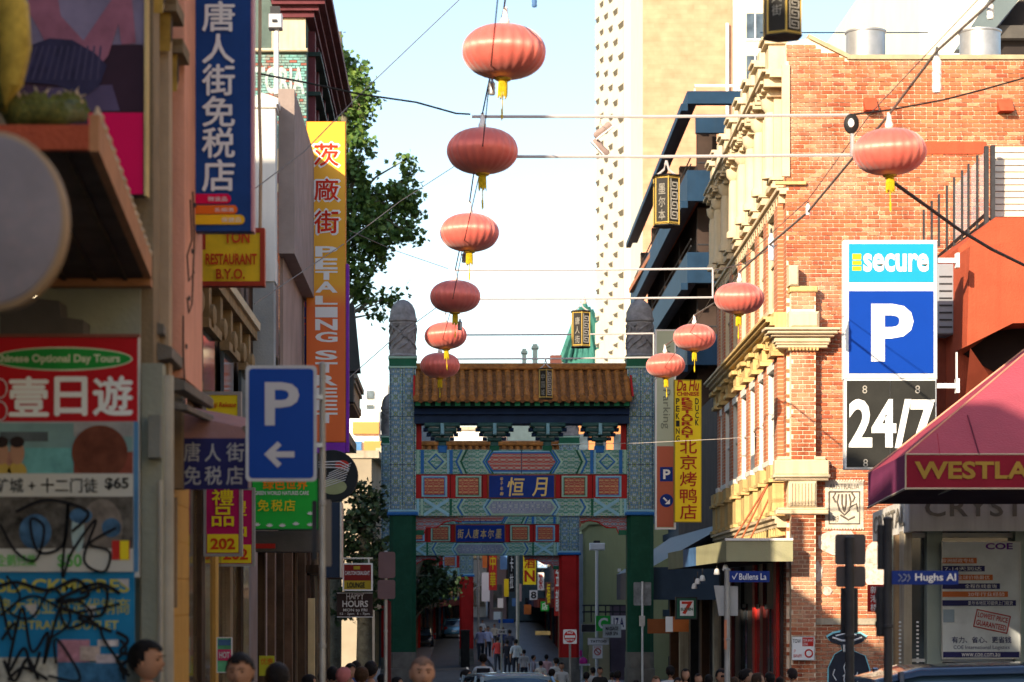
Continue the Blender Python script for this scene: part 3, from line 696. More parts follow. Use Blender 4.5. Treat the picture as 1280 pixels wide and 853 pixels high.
# ================================================================ RIGHT: corner shop with awnings
cr = thing('corner_shop', 'pale green corner shop with glass front under the white fascia on the right', 'building', (XX(1180, 34), 33, gz(33)))
palegreen = M('pale green pillar', (.36, .42, .38), .6, .1, 2, .1)
d = 33.5
MB().box((XX(1176, d), d+.3, gz(d)), (XX(1400, d), d+.9, 3.6)).build('wall', M('shop interior wall', (.12, .12, .12), .9, .3, 1.5), cr)
box('upper_wall', (XX(1235, d), d+.6, 3.6), (XX(1420, d), d+1.2, ZZ(500, d+.6)), M('red brown render', (.2, .05, .03), .8), cr)
for (a, b_, mm) in ((1158, 1177, palegreen), (1268, 1279, palegreen), (1129, 1139, greycream)):
    box('pillar', (XX(a, d), d-.05, gz(d)), (XX(b_, d), d+.3, ZZ(664, d)), mm, cr)
for i, (a, b_) in enumerate(((1140, 1158), (1178, 1268))):
    g = box('window', (XX(a, d), d+.18, gz(d)+.5), (XX(b_, d), d+.2, ZZ(668, d)), darkglass, cr)
    f = MB(); f.box((XX(a, d), d+.1, ZZ(824, d)), (XX(b_, d), d+.17, ZZ(828, d))); f.box((XX(a, d), d+.1, ZZ(672, d)), (XX(b_, d), d+.17, ZZ(666, d))); f.build('frame', whitemetal, g)
for k, px in enumerate((1124, 1130, 1136, 1145)):
    box('door_panel', (XX(px, d), d+.3+k*.6, gz(d)), (XX(px+(3 if k % 2 else 5), d), d+.45+k*.6, ZZ(668, d)), [M('timber panel', (.38, .26, .15), .7), palegreen, steel, M('timber panel', (.38, .26, .15), .7)][k], cr)
for px in (1125, 1147):
    c = MB()
    for k in range(14): c.lathe((XX(px, 32.9), 32.9, ZZ(778+k*5, 32.9)), [(.012, -.012), (.02, 0), (.012, .012)], 6)
    c.build('bead_trim', cleanwhite, cr, kind='stuff')
# the white fascia awning
aw = thing('white_fascia_awning', 'white fascia awning reading CRYSTAL over the corner shop, partly sunlit', 'awning', (XX(1200, 32), 32.6, ZZ(665, 32)))
d1, d2 = 32.6, 38.5
z0, z1 = ZZ(664, d1), ZZ(622, d1)
MB().box((XX(1137, d1), d1, z0), (XX(1400, d1), d1+.1, z1)).build('front_fascia', white, aw)
mb = MB(); x = XX(1137, d1); xe = XX(1083, d2)+.1
mb.add([(x, d1, z0), (x, d1, z1), (xe, d2, z1), (xe, d2, z0), (x+.08, d1+.1, z0), (x+.08, d1+.1, z1), (xe+.08, d2, z1), (xe+.08, d2, z0)], [(0, 1, 2, 3), (7, 6, 5, 4), (1, 5, 6, 2), (0, 3, 7, 4), (0, 4, 5, 1), (3, 2, 6, 7)]); mb.build('side_fascia', white, aw)
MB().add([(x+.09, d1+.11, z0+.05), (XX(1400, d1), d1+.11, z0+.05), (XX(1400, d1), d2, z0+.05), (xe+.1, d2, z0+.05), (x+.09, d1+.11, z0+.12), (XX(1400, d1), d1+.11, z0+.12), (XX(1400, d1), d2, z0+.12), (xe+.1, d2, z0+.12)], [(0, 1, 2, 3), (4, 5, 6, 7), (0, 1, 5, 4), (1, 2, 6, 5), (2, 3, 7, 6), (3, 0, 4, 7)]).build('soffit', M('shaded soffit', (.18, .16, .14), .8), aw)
letters(MB(), 'CRYSTAL', rp(1156, 623, 1330, 646, d1), d1-.01, .02, spacing=1.1).build('lettering', M('bronze letters', (.30, .27, .22), .5), aw)
sv = letters(MB(), 'CRYSTAL', (0, z0+.10, 1, z1-.08), 0, .01)
sv.v = [(x+(xe-x)*(.95-.85*u)-.015, d1+(d2-d1)*(.95-.85*u), z) for u, _, z in sv.v]; sv.build('lettering', M('bronze letters', (.30, .27, .22), .5), aw)
# the magenta awning in front
ma = thing('magenta_awning', 'deep magenta canvas awning lettered WESTLA in gold with a sunlit upper slope', 'awning', (XX(1200, 28), 28, ZZ(635, 32)))
canvas = M('magenta canvas', (.36, .04, .075), .8, .12, 2, .3, sheen=.3)
canvas_shade = M('shaded canvas side', (.20, .04, .11), .8, .12, 2, .3)  # shade of the awning side put into its purple colour
FLt = P(1132, 568, 28); FLb = P(1132, 611, 28); BLt = P(1085, 592, 32.3); BLb = P(1085, 635, 32.3)
FRt = Vector((9.2, 28, FLt.z)); FRb = Vector((9.2, 28, FLb.z)); PK = P(1280, 441, 31.6); PK2 = Vector((PK.x+.9, 31.6, PK.z+.74)); PR = Vector((12, 31.6, PK2.z))
MB().flat([FLt, FRt, Vector((12, 28, FLt.z)), PR, PK2]).add([FLt+Vector((.36, -.006, .24)), FLt+Vector((.37, -.006, .24)), FLt+Vector((.40, -.006, 0)), FLt+Vector((.39, -.006, 0))], [(0, 1, 2, 3)]).build('front_slope', canvas, ma)
MB().flat([BLt, FLt, PK2]).build('side_slope', M('pink side slope', (.34, .05, .08), .8, .1, 2, .3), ma)
MB().tube([FLt, PK2], .012, 6).tube([BLt, PK2], .02, 6).build('hip_piping', M('canvas piping', (.62, .3, .2), .7), ma)
box('valance', (FLt.x, 28, FLb.z), (12, 28.03, FLt.z-.005), M('crimson valance', (.20, .012, .03), .7, .15, 2, .2), ma)
MB().flat([BLt, FLt+Vector((0, .03, 0)), FLb+Vector((0, .03, 0)), BLb]).build('side_valance', canvas_shade, ma)
fm = MB().tube([FLt, FRt], .01, 5).tube([FLb, FRb], .012, 5).tube([BLb, FLb], .015, 5).tube([FLt, FLb], .01, 5)
for k in range(5): fm.tube([(5.9+k*1.2, 28.05, FLb.z+.02), (6.3+k*1.2, 32, FLb.z+.04)], .012, 5)
fm.build('frame', M('awning frame', (.45, .38, .3), .5), ma)
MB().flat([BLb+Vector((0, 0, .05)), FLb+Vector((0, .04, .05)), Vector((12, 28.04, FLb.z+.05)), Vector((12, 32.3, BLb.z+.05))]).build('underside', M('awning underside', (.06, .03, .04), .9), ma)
sm2 = MB()
for k in range(4): sm2.tube([(6.15+k*1.15, 27.99, FLt.z), (6.35+k*1.12, 29.8, FLt.z+(PK2.z-FLt.z)*.5+.012), (6.55+k*1.1, 31.5, PK2.z+.012)], .009, 4) if 6.55+k*1.1 > PK2.x-.4 else sm2.tube([(6.15, 27.99, FLt.z), (6.19, 28.8, FLt.z+(PK2.z-FLt.z)*.22+.01)], .009, 4)
sm2.build('seam', M('canvas seam', (.26, .06, .10), .8), ma)
letters(MB(), 'WESTLAKE', rp(1143, 577, 1328, 599, 28), 27.985, .03).build('lettering', M('gold lettering', (.30, .19, .04), .6), ma)
# window poster
pw = board('window_poster', 'large logistics poster with orange and navy bars in the corner shop window', (1178, 678, 1275, 823), 33.2, M('poster pale', (.62, .66, .68), .5, .15, 3, 0), alu, .03, .01)
d = 33.19
letters(MB(), 'COE', rp(1232, 670+9, 1266, 687, d), d, .05).build('lettering', M('purple print', (.12, .03, .25), .5), pw)
org = M('orange print', (.55, .15, .05), .5, .1, 3, 0); nav = M('navy print', (.03, .03, .12), .5, .1, 3, 0)
for k, (y, x1_, s_) in enumerate(((701, 1221, '欧洲邮政专线'), (711, 1231, '7-14天到达'), (722, 1241, '全球价格最优'), (733, 1250, '全程在线查询'), (743, 1260, '20年行业经验'), (754, 1270, '墨尔本地区可提供上门取货'))):
    panel(pw, 'bar', (1178, y-3.5, x1_, y+3.5), d-.004, org if k % 2 == 0 else nav, .003)
    word(pw, s_, (x1_-min(60, 6*len(s_)+8), y-2.5, x1_-4, y+2.5), d-.008, cleanwhite)
sr = M('stamp red', (.45, .06, .06), .6)
rot = Matrix.Rotation(math.radians(12), 3, 'Y'); cc = P(1240, 777, d-.006)
mb = MB(); W, H = .24, .125
for (a, b_, c, e) in ((-W, -H, W, -H+.015), (-W, H-.015, W, H), (-W, -H, -W+.015, H), (W-.015, -H, W, H)): mb.flat([(a, 0, b_), (c, 0, b_), (c, 0, e), (a, 0, e)])
letters(mb, 'LOWEST PRICE', (-W*.87, .02, W*.87, .09), 0, .02); letters(mb, 'GUARANTEED', (-W*.87, -.09, W*.87, -.015), 0, .02)
mb.xf(lambda x, y, z: cc+rot@Vector((x, y, z))).build('stamp', sr, pw)
word(pw, '有力、省心、更省钱', (1190, 796, 1264, 804), d-.004, nav, .02); word(pw, 'COE International Logistics', (1192, 807, 1262, 813), d-.004, nav)
panel(pw, 'bar', (1179, 815, 1274, 822), d-.004, nav, .003); word(pw, 'www.coe.com.au', (1202, 816.5, 1250, 821), d-.008, cleanwhite)
panel(pw, 'photo_patch', (1179, 762, 1193, 778), d-.003, M('poster blue grey', (.3, .38, .45), .5), .002)
rsn = board('red_shop_sign', 'small red vertical shop sign with white characters between two traffic light backs', (1085, 731, 1113, 765), 36, red, None, .05)
column(rsn, '新港楼', 1088, 1098, ((733, 742), (744, 753), (755, 764)), 35.99, cleanwhite, .02)

# ================================================================ poles, traffic lights, street names on the right
def pole(name, label, px, y0, d, r=.035, cat='pole', m=greypole, group=None):
    zt = ZZ(y0, d); zb = gz(d)+(.0 if -1 < XX(px, d) < 4.6 else .13)
    t = thing(name, label, cat, (XX(px, d), d, zb), group)
    mb = MB().lathe((XX(px, d), d, 0), [(r*1.6, zb), (r*1.6, zb+.25), (r, zb+.3), (r, zt-.02), (r*1.15, zt-.02), (r*1.15, zt), (r*.5, zt+.015)], 12)
    z = zt-1.0
    while z > zb+.5: mb.lathe((XX(px, d), d, 0), [(r, z), (r*1.2, z+.005), (r*1.2, z+.03), (r, z+.035)], 12); z -= 1.0
    mb.build('shaft', m, t, smooth=True); return t
tl = pole('traffic_light', 'traffic signal seen from behind with two grey plates above its dark housing', 1062, 672, 24, .045, 'traffic light', steel)
gp = M('grey plate back', (.10, .085, .085), .5, .12, 2, .05)
def rplate(mb, r, d, t=.01, rad=.03):
    x0, z0, x1, z1 = rp(*r, d); pts = []
    for cx, cz, a0 in ((x1-rad, z1-rad, 0), (x0+rad, z1-rad, 90), (x0+rad, z0+rad, 180), (x1-rad, z0+rad, 270)):
        for k in range(4): a = math.radians(a0+k*30); pts.append((cx+rad*math.cos(a), cz+rad*math.sin(a)))
    return mb.prism(pts, d, d+t)
rplate(MB(), (1044, 668, 1082, 706), 24.06).build('plate', gp, tl); rplate(MB(), (1045, 708, 1082, 734), 24.06).build('plate', gp, tl)
MB().bbox((XX(1054, 24), 24.05, ZZ(792, 24)), (XX(1074, 24), 24.16, ZZ(735, 24)), .02).build('housing', steel, tl)
for k in range(3): MB().lathe((0, 0, 0), [(.055, 0), (.06, .1), (.058, .1), (.05, 0)], 14).xf(lambda x, y, z, k=k: (XX(1064, 24)+x, 24.16+z, ZZ(745+k*18, 24)+y)).build('visor', steel, tl)
tl2 = pole('traffic_light', 'traffic signal seen from behind carrying the blue lane name plate', 1110, 648, 22, .04, 'traffic light', steel)
MB().bbox((XX(1099, 22), 22.05, ZZ(796, 22)), (XX(1117, 22), 22.16, ZZ(733, 22)), .02).build('housing', steel, tl2)
MB().bbox((XX(1100, 22), 22.04, ZZ(712, 22)), (XX(1107, 22), 22.14, ZZ(656, 22)), .01).build('side_box', steel, tl2)
for k in range(3): MB().lathe((0, 0, 0), [(.055, 0), (.06, .1), (.058, .1), (.05, 0)], 14).xf(lambda x, y, z, k=k: (XX(1108, 22)+x, 22.16+z, ZZ(745+k*18, 22)+y)).build('visor', steel, tl2)
streetblue = M('street name blue', (.012, .035, .22), .4, .05, 3, 0)
sn = board('street_name_sign', 'navy street name plate reading Hughs Al on the signal pole at the right', (1115, 713.5, 1198, 731), 21.95, streetblue, None, .012)
word(sn, 'Hughs Al', (1144, 717, 1195, 729), 21.94, cleanwhite, .015)
mbk = MB()
for pts in ([(1123, 718), (1127, 722), (1123, 727)], [(1129, 718), (1133, 720), (1131, 725), (1127, 727)], [(1135, 718), (1137, 723), (1134, 727)]): pxl(pts, 21.95, 21.94, .006, mbk)
mbk.build('city_emblem', M('emblem grey', (.3, .33, .42), .5), sn)
p3 = pole('street_pole', 'slim galvanised pole with the Bullens La plate in front of the dark shopfront', 909, 712, 34, .04, 'pole')
MB().box((XX(905, 34), 33.96, ZZ(812, 34)), (XX(908, 34), 33.98, ZZ(775, 34))).build('orange_strip', M('orange strip', (.6, .22, .12), .6), p3)
MB().prism([(XX(893, 34), ZZ(732, 34)), (XX(923, 34), ZZ(733, 34)), (XX(923, 34), ZZ(770, 34)), (XX(899, 34), ZZ(770, 34))], 34.05, 34.07).build('plate', M('pale sign back', (.4, .4, .4), .5), p3)
sn2 = board('street_name_sign', 'navy street name plate reading Bullens La on the slim pole', (912, 714, 962, 728), 33.95, streetblue, None, .012)
word(sn2, '✓', (915, 716, 922, 725), 33.94, cleanwhite); word(sn2, 'Bullens La', (924, 717, 958, 725), 33.94, cleanwhite, .01)

# ================================================================ signs between gate and warehouse
gs = board('parking_garage_sign', 'tall narrow sign, pale green above and orange below, reading Wilson Parking with P and arrow', (821, 414, 843, 660), 61.5, M('sign pale green', (.45, .50, .38), .5, .06, 1, 0), whitemetal, .2, .04)
panel(gs, 'orange_panel', (821, 558, 842, 659), 61.49, M('sign terracotta', (.45, .12, .07), .5, .06, 1, 0)); word(gs, 'Wilson Parking', (826, 432, 838, 536), 61.48, M('grey print', (.2, .22, .18), .6), 0, rot=90)
for (a, b_, s_) in ((584, 602, 'P'), (617, 635, '➘')):
    if s_ == 'P': panel(gs, 'blue_square', (825, a, 841, b_), 61.485, streetblue, .004); word(gs, 'P', (829, a+3, 838, b_-3), 61.47, cleanwhite, .03)
    else:
        MB().lathe((0, 0, 0), [(.17, 0), (.17, .01)], 20).xf(lambda x, y, z: (XX(833, 61.5)+x, 61.48+z, ZZ(626, 61.5)+y)).build('blue_disc', streetblue, gs)
        c = P(833, 626, 61.465); am = MB().flat([(c.x-.09, c.y, c.z+.06), (c.x-.06, c.y, c.z+.09), (c.x+.03, c.y, c.z+0), (c.x, c.y, c.z-.03)]).flat([(c.x+.09, c.y, c.z+.04), (c.x+.09, c.y, c.z-.09), (c.x-.04, c.y, c.z-.09)]); am.build('arrow', cleanwhite, gs)
ys_ = M('duck sign yellow', (.72, .56, .02), .4, .06, 1, 0); rl_ = M('sign dark red', (.32, .03, .015), .5)
dk = board('restaurant_sign', 'long yellow sign in red characters reading Da Hu Chinese Restaurant Peking Duck', (844, 476, 876, 652), 59, ys_, M('mustard frame', (.35, .27, .03), .5), .22, .02)
d = 58.98
word(dk, 'Da Hu', (846, 475, 874, 489), d, rl_, .02, shear=.2); word(dk, 'CHINESE', (846, 490, 874, 495), d, rl_, .03)
column(dk, 'PEKING', 845, 849.5, [(498+k*9.3, 505.5+k*9.3) for k in range(6)], d, black, .02)
column(dk, 'RESTAURANT', 852, 866, [(497+k*5.1, 501.5+k*5.1) for k in range(10)], d, rl_, .03)
column(dk, 'DUCK', 869, 873.5, [(498+k*8.8, 505.5+k*8.8) for k in range(4)], d, black, .02)
column(dk, '北京烤鸭店', 850, 871, [(550, 567), (569, 587), (590, 608), (611, 629), (631, 649)], d, rl_, .02)
# dark shops between gate and warehouse with awnings
ds_ = thing('dark_shop_row', 'row of shaded shops under dark blue verandahs between the gate and the brick warehouse', 'building', (8.3, 72, gz(72)))
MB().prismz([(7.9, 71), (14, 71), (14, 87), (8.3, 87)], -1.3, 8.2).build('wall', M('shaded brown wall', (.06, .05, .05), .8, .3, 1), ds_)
MB().prismz([(5.6, 66.5), (7.9, 66.5), (7.9, 86), (6.0, 86)], 2.1, 3.0).build('verandah', M('blue black verandah', (.05, .08, .13), .6, .2, 1), ds_)
MB().add([(5.6, 66.5, 3.0), (7.9, 66.5, 4.3), (7.9, 86, 4.3), (6.0, 86, 3.0)], [(0, 1, 2, 3)]).build('verandah_roof', M('slate roof', (.06, .075, .1), .5), ds_)
for k in range(6):
    box('shop_pier', (7.7-.2*k*.1, 66.6+k*3.2, gz(66)), (7.9, 67.0+k*3.2, 2.1), [black, greycream, M('brown shop', (.1, .05, .03), .6)][k % 3], ds_)
ors = board('orange_shop_sign', 'orange hanging shop sign with pale panel below the convenience store sign', (832, 771, 861, 790), 58, M('shop orange', (.55, .16, .04), .5), None, .06)
panel(ors, 'pale_panel', (832, 771, 841, 790), 57.99, cleanwhite)
ss = board('convenience_store_sign', 'dark framed square sign with green field, red and orange 7 and small word ELEVEN', (846, 748, 870, 773), 56.5, M('sign green dark', (.03, .11, .07), .5), steel, .14, .03)
panel(ss, 'white_field', (850, 751, 867, 770), 56.49, cleanwhite)
word(ss, '7', (852, 752, 866, 768), 56.48, M('shop red', (.6, .05, .03), .5), .05); word(ss, 'ELEVEN', (851, 760, 866, 763.5), 56.47, M('sign green dark', (.03, .11, .07), .5), .04)
for (a, b_, c, e, nm, mm, lab, dd) in ((810, 774, 838, 792, 'brown_shop_fascia', M('brown orange fascia', (.28, .09, .03), .6), 'brown orange shop fascia right of the green gate pillar', 63),):
    tag(box(nm, (XX(a, dd), dd, ZZ(e, dd)), (XX(c, dd), dd+.2, ZZ(b_, dd)), mm), lab, 'fascia')
# ================================================================ the street gates
G_BLUE = [(.02, .07, .22), (.50, .58, .55), (.03, .20, .12), (.05, .16, .36), (.38, .42, .12), (.04, .12, .30), (.20, .40, .42)]
tilepat = pattern_mat('pillar mosaic', [(.02, .10, .36), (.04, .26, .16), (.46, .56, .58), (.05, .20, .50), (.03, .16, .12), (.42, .44, .10), (.04, .16, .44), (.16, .40, .50)], (.36, .46), 'rosette', .5)
greenpat = pattern_mat('green scroll paint', [(.04, .26, .18), (.50, .62, .54), (.06, .30, .44), (.58, .58, .32), (.08, .38, .24), (.42, .60, .64)], (.30, .30), 'scroll')
redpat = pattern_mat('red scroll paint', [(.42, .02, .02), (.50, .08, .05), (.68, .56, .40), (.36, .015, .015), (.16, .30, .34), (.55, .40, .30)], (.20, .22), 'scroll')
goldpat = pattern_mat('gold scroll on red', [(.44, .03, .015), (.38, .02, .01), (.75, .55, .20), (.46, .04, .02), (.66, .38, .12), (.40, .02, .01)], (.16, .16), 'scroll')
bluepat = pattern_mat('blue flower paint', [(.05, .07, .28), (.35, .40, .45), (.12, .08, .30), (.05, .22, .18), (.55, .55, .58), (.06, .10, .36)], (.30, .34), 'rosette', .3)
spanpat = pattern_mat('cloud scroll carving', [(.40, .08, .06), (.06, .12, .30), (.60, .58, .58), (.12, .08, .26), (.08, .22, .18), (.50, .22, .18)], (.22, .2), 'scroll')
gblue = M('gate blue', (.03, .16, .46), .45, .15, 3, .1); gsky = M('gate pale blue', (.30, .56, .68), .45, .15, 3, .1)
ggreen = M('gate green', (.02, .13, .07), .5, .2, 2, .2, wear=.2, wearcol=(.05, .16, .12)); gred = M('gate red', (.46, .02, .02), .5, .15, 2, .1)
gdark = M('gate dark blue', (.02, .045, .11), .5, .2, 3, .1); gpale = M('gate pale green', (.38, .58, .46), .5, .15, 3, .1)
gstone = M('carved grey stone', (.33, .31, .32), .85, .35, 6, .9, wear=.6, wearcol=(.33, .31, .30)); gbase = M('stone base', (.17, .165, .15), .85, .3, 3, .5)
glaze = M('amber roof glaze', (.38, .15, .035), .3, .45, 5, .2, wear=.5, wearcol=(.16, .05, .015)); pan = M('brown roof pan', (.19, .085, .035), .6, .5, 6, .3)
gdgreen = M('shaft green', (.012, .075, .045), .55, .22, 1.5, .2, wear=.3, wearcol=(.02, .11, .07))
cloudgreen = M('bracket teal', (.05, .13, .13), .5, .3, 6, .1); linew = M('bracket line', (.38, .42, .40), .5)
def gate(label, d, xl, xr, dz, shaftm, plaque, full=True):
    """two pillars, tiled roof on bracket sets, three painted beams. Heights are those of the nearest gate, dz lowers it"""
    def z(py): return ZZ(py, 66)+dz
    base = gz(d)
    g = thing('street_gate', label, 'gate', ((xl+xr)/2, d, base), 'painted gates across the street')
    for s, x in ((-1, xl), (1, xr)):
        w = .36
        MB().prismz([(x-w, d-w+.1), (x-w+.1, d-w), (x+w-.1, d-w), (x+w, d-w+.1), (x+w, d+w-.1), (x+w-.1, d+w), (x-w+.1, d+w), (x-w, d+w-.1)], z(815), z(645)).build('pillar_shaft', shaftm, g)
        b = MB().bbox((x-w-.03, d-w-.03, base-.1), (x+w+.03, d+w+.03, z(835)), .03)
        b.prismz([(x-w-.01, d-w+.1), (x-w+.1, d-w-.01), (x+w-.1, d-w-.01), (x+w+.01, d-w+.1), (x+w+.01, d+w), (x-w-.01, d+w)], z(835), z(815)); b.build('pillar_base', gbase, g)
        bb = MB().bbox((x-w-.06, d-w-.06, z(645)), (x+w+.06, d+w+.06, z(641)), .02); bb.build('blue_ring', gblue, g)
        MB().bbox((x-w-.04, d-w-.04, z(641)), (x+w+.04, d+w+.04, z(638)), .02).build('pale_ring', gsky, g)
        tb = MB().box((x-w, d-w, z(638)), (x+w, d+w, z(460))).build('tile_band', tilepat, g)
        jl = MB()
        for zz in (z(522), z(582)): jl.box((x-w-.004, d-w-.006, zz-.008), (x+w+.004, d-w, zz+.008))
        for xx in (x-w+.03, x-.008, x+w-.046): jl.box((xx, d-w-.005, z(638)), (xx+.016, d-w, z(460)))
        jl.build('mosaic_joint', gdark, tb)
        MB().bbox((x-w-.01, d-w-.01, z(460)), (x+w+.01, d+w+.01, z(449)), .02).build('green_band', ggreen, g)
        MB().bbox((x-w-.03, d-w-.03, z(462)), (x+w+.03, d+w+.03, z(459.5)), .01).build('gold_line', gpale, g)
        MB().bbox((x-w-.03, d-w-.03, z(450)), (x+w+.03, d+w+.03, z(447.5)), .01).build('gold_line', gpale, g)
        cp_ = MB()
        zz = z(448)
        cp_.lathe((x, d, zz), [(.37, 0), (.40, .05), (.36, .10), (.37, .2), (.35, .26), (.355, .9), (.37, .93), (.35, .97), (.39, 1.0), (.39, 1.08), (.36, 1.12), (.355, 1.18), (.33, 1.32), (.26, 1.46), (.15, 1.56), (.03, 1.60)], 24)
        cap = cp_.build('pillar_cap', gstone, g, smooth=True)
        rl = MB()
        for k in range(16):       # carved coils round the drum
            a = k*PI/8; p = []
            for j in range(9):
                t = j/8; p.append((x+(.365+.01*math.sin(t*9))*math.cos(a+.5*math.sin(t*6.3+k)), d+(.365+.01*math.sin(t*9))*math.sin(a+.5*math.sin(t*6.3+k)), zz+.24+.66*t))
            rl.tube(p, .022, 5)
        rl.build('relief', gstone, cap, smooth=True)
    xa, xb = xl+.36, xr-.36; W = xb-xa; xm = (xa+xb)/2
    def X(px): return xa+(px-520)/(783-520)*W
    def bm(name, x0, x1, y0, y1, dd, m, t=.02, par=g): return MB().box((X(x0), dd-t, z(y1)), (X(x1), dd, z(y0))).build(name, m, par)
    def hexa(name, x0, x1, y0, y1, dd, m, t, pt=6, par=None):
        zm = (z(y0)+z(y1))/2
        return MB().prism([(X(x0), zm), (X(x0+pt), z(y1)), (X(x1-pt), z(y1)), (X(x1), zm), (X(x1-pt), z(y0)), (X(x0+pt), z(y0))], dd-t, dd).build(name, m, par or g)
    def diam(name, cx, cy, rx, ry, dd, m, t, par):
        return MB().prism([(X(cx-rx), z(cy)), (X(cx), z(cy+ry)), (X(cx+rx), z(cy)), (X(cx), z(cy-ry))], dd-t, dd).build(name, m, par)
    f = d-.25
    # upper beam
    ub = MB().box((X(520), d-.25, z(593.5)), (X(783), d+.25, z(563))).build('upper_beam', greenpat, g)
    for s in (1, -1):
        def q(a): return 651.5+s*(a-651.5)
        def pr(a, b): return (min(q(a), q(b)), max(q(a), q(b)))
        for (a, b, m) in ((521, 524, gpale), (526, 530, gblue), (562, 566, gblue), (559, 561, gsky)): bm('beam_stripe', *pr(a, b), 563.5, 593, f, m, .02, ub)
        c = q(545)
        diam('diamond', c, 578, 14, 14, f, gpale, .015, ub); diam('diamond', c, 578, 10.5, 10.5, f, gblue, .03, ub); diam('diamond', c, 578, 8, 8, f, greenpat, .042, ub)
        for k, (a, m) in enumerate(((569, gblue), (572, gpale), (575, ggreen))):
            mb = MB(); zm = z(578)
            x0, x1 = X(q(a)), X(q(a+7)); o = (X(q(a+2.4))-x0)
            mb.prism([(x0, zm), (x1, z(593)), (x1+o, z(593)), (x0+o, zm), (x1+o, z(563.5)), (x1, z(563.5))], f-.018-.004*k, f); mb.build('chevron', m, ub)
        for k, (a, m) in enumerate(((600, gpale), (603, gblue), (606, ggreen))):
            mb = MB(); zm = z(578); x0, x1 = X(q(a)), X(q(a+9)); o = (X(q(a+2.4))-x0)
            mb.prism([(x0, zm), (x1, z(593)), (x1+o, z(593)), (x0+o, zm), (x1+o, z(563.5)), (x1, z(563.5))], f-.02-.004*k, f); mb.build('chevron', m, ub)
    hexa('blue_hexagon', 604, 699, 564.5, 592, f, gsky, .022, 9, ub); hexa('blue_hexagon', 607, 696, 566, 590.5, f, gblue, .032, 8, ub); hexa('red_hexagon', 609, 694, 568, 588.5, f, redpat, .044, 7, ub)
    bm('joint', 651, 652, 563.5, 593, f, gdark, .05, ub)
    # middle beam with plaque
    mbm = MB().box((X(520), d-.22, z(623.5)), (X(783), d+.22, z(593.8))).build('middle_beam', gred, g)
    f2 = d-.22
    for cx, fr in ((543, gsky), (585.5, gpale), (717.5, gpale), (760, gsky)):
        a = MB().bbox((X(cx-16), f2-.03, z(622)), (X(cx+16), f2, z(595.5)), .01).build('panel_frame', fr, mbm)
        MB().box((X(cx-13.5), f2-.036, z(620)), (X(cx+13.5), f2-.01, z(597.5))).build('panel_field', gblue if fr is gsky else ggreen, a)
        MB().box((X(cx-12.3), f2-.045, z(619)), (X(cx+12.3), f2-.02, z(598.5))).build('panel_ornament', goldpat, a)
    for px in (563, 603, 700, 740): bm('beam_bead', px-.7, px+.7, 594.5, 623, f2, M('gate dark red', (.16, .01, .01), .5), .02, mbm)
    pq = MB().bbox((X(609), f2-.09, z(624)), (X(694), f2, z(594)), .02).build('plaque', M('plaque edge', (.35, .10, .03), .5), mbm)
    MB().box((X(611), f2-.096, z(622.8)), (X(692), f2-.05, z(595.2))).build('plaque_field', M('plaque blue', (.006, .035, .24), .4, .15, 3, .05), pq)
    pl = MB()
    for ch, a, b, t0, t1 in plaque: letters(pl, ch, (X(a), z(t1), X(b), z(t0)), f2-.102, .025, shear=.12)
    pl.build('lettering', M('plaque gold', (.62, .45, .16), .35, .1, 3, .05, metal=.2), pq)
    # lower beam
    lb = MB().box((X(520), d-.25, z(645.5)), (X(783), d+.25, z(623.8))).build('lower_beam', greenpat, g)
    for s in (1, -1):
        def q(a): return 651.5+s*(a-651.5)
        def pr(a, b): return (min(q(a), q(b)), max(q(a), q(b)))
        for (a, b, m) in ((521, 524, gsky), (526, 529, gpale), (562, 565, ggreen)): bm('beam_stripe', *pr(a, b), 624.2, 645, f, m, .02, lb)
        for dr in (1, -1):
            mb = MB(); x0, x1 = X(q(530)), X(q(561)); za, zb = (z(644.5), z(625)) if dr > 0 else (z(625), z(644.5)); t = .05
            mb.prism([(x0, za-t), (x0, za+t), (x1, zb+t), (x1, zb-t)], f-.02-(.003 if dr > 0 else 0), f); mb.build('saltire', gsky, lb)
        for k, (a, m) in enumerate(((568, gpale), (571, gblue), (574, gpale), (603, gsky), (606, gblue))):
            mb = MB(); zm = z(634.7); x0, x1 = X(q(a)), X(q(a+6)); o = (X(q(a+2.2))-x0)
            mb.prism([(x0, zm), (x1, z(645)), (x1+o, z(645)), (x0+o, zm), (x1+o, z(624.3)), (x1, z(624.3))], f-.018-.003*k, f); mb.build('chevron', m, lb)
    hexa('green_hexagon', 607, 696, 625.3, 644.3, f, gpale, .035, 7, lb); hexa('flower_hexagon', 610, 693, 627, 642.6, f, bluepat, .045, 6, lb)
    # carved brackets below the lower beam
    for s in (1, -1):
        def q(a): return 651.5+s*(a-651.5)
        pts = [(520, 645.6), (579, 645.6), (577, 653), (566, 651), (556, 653), (545, 660), (533, 660), (530, 667), (520, 668)]
        MB().prism([(X(q(a)), z(b)) for a, b in pts], d-.06, d+.06).build('spandrel', spanpat, g)
        MB().tube([(X(q(a)), d-.06, z(b)) for a, b in pts[2:]], .018, 5).build('spandrel_edge', gred, g)
        MB().box((X(min(q(520), q(530))), d-.1, z(669)), (X(max(q(520), q(530))), d+.1, z(663))).build('spandrel_foot', ggreen, g)
        bm('end_post', min(q(520.5), q(527)), max(q(520.5), q(527)), 527, 563, d+.1, gred, .2)
    if not full: return g
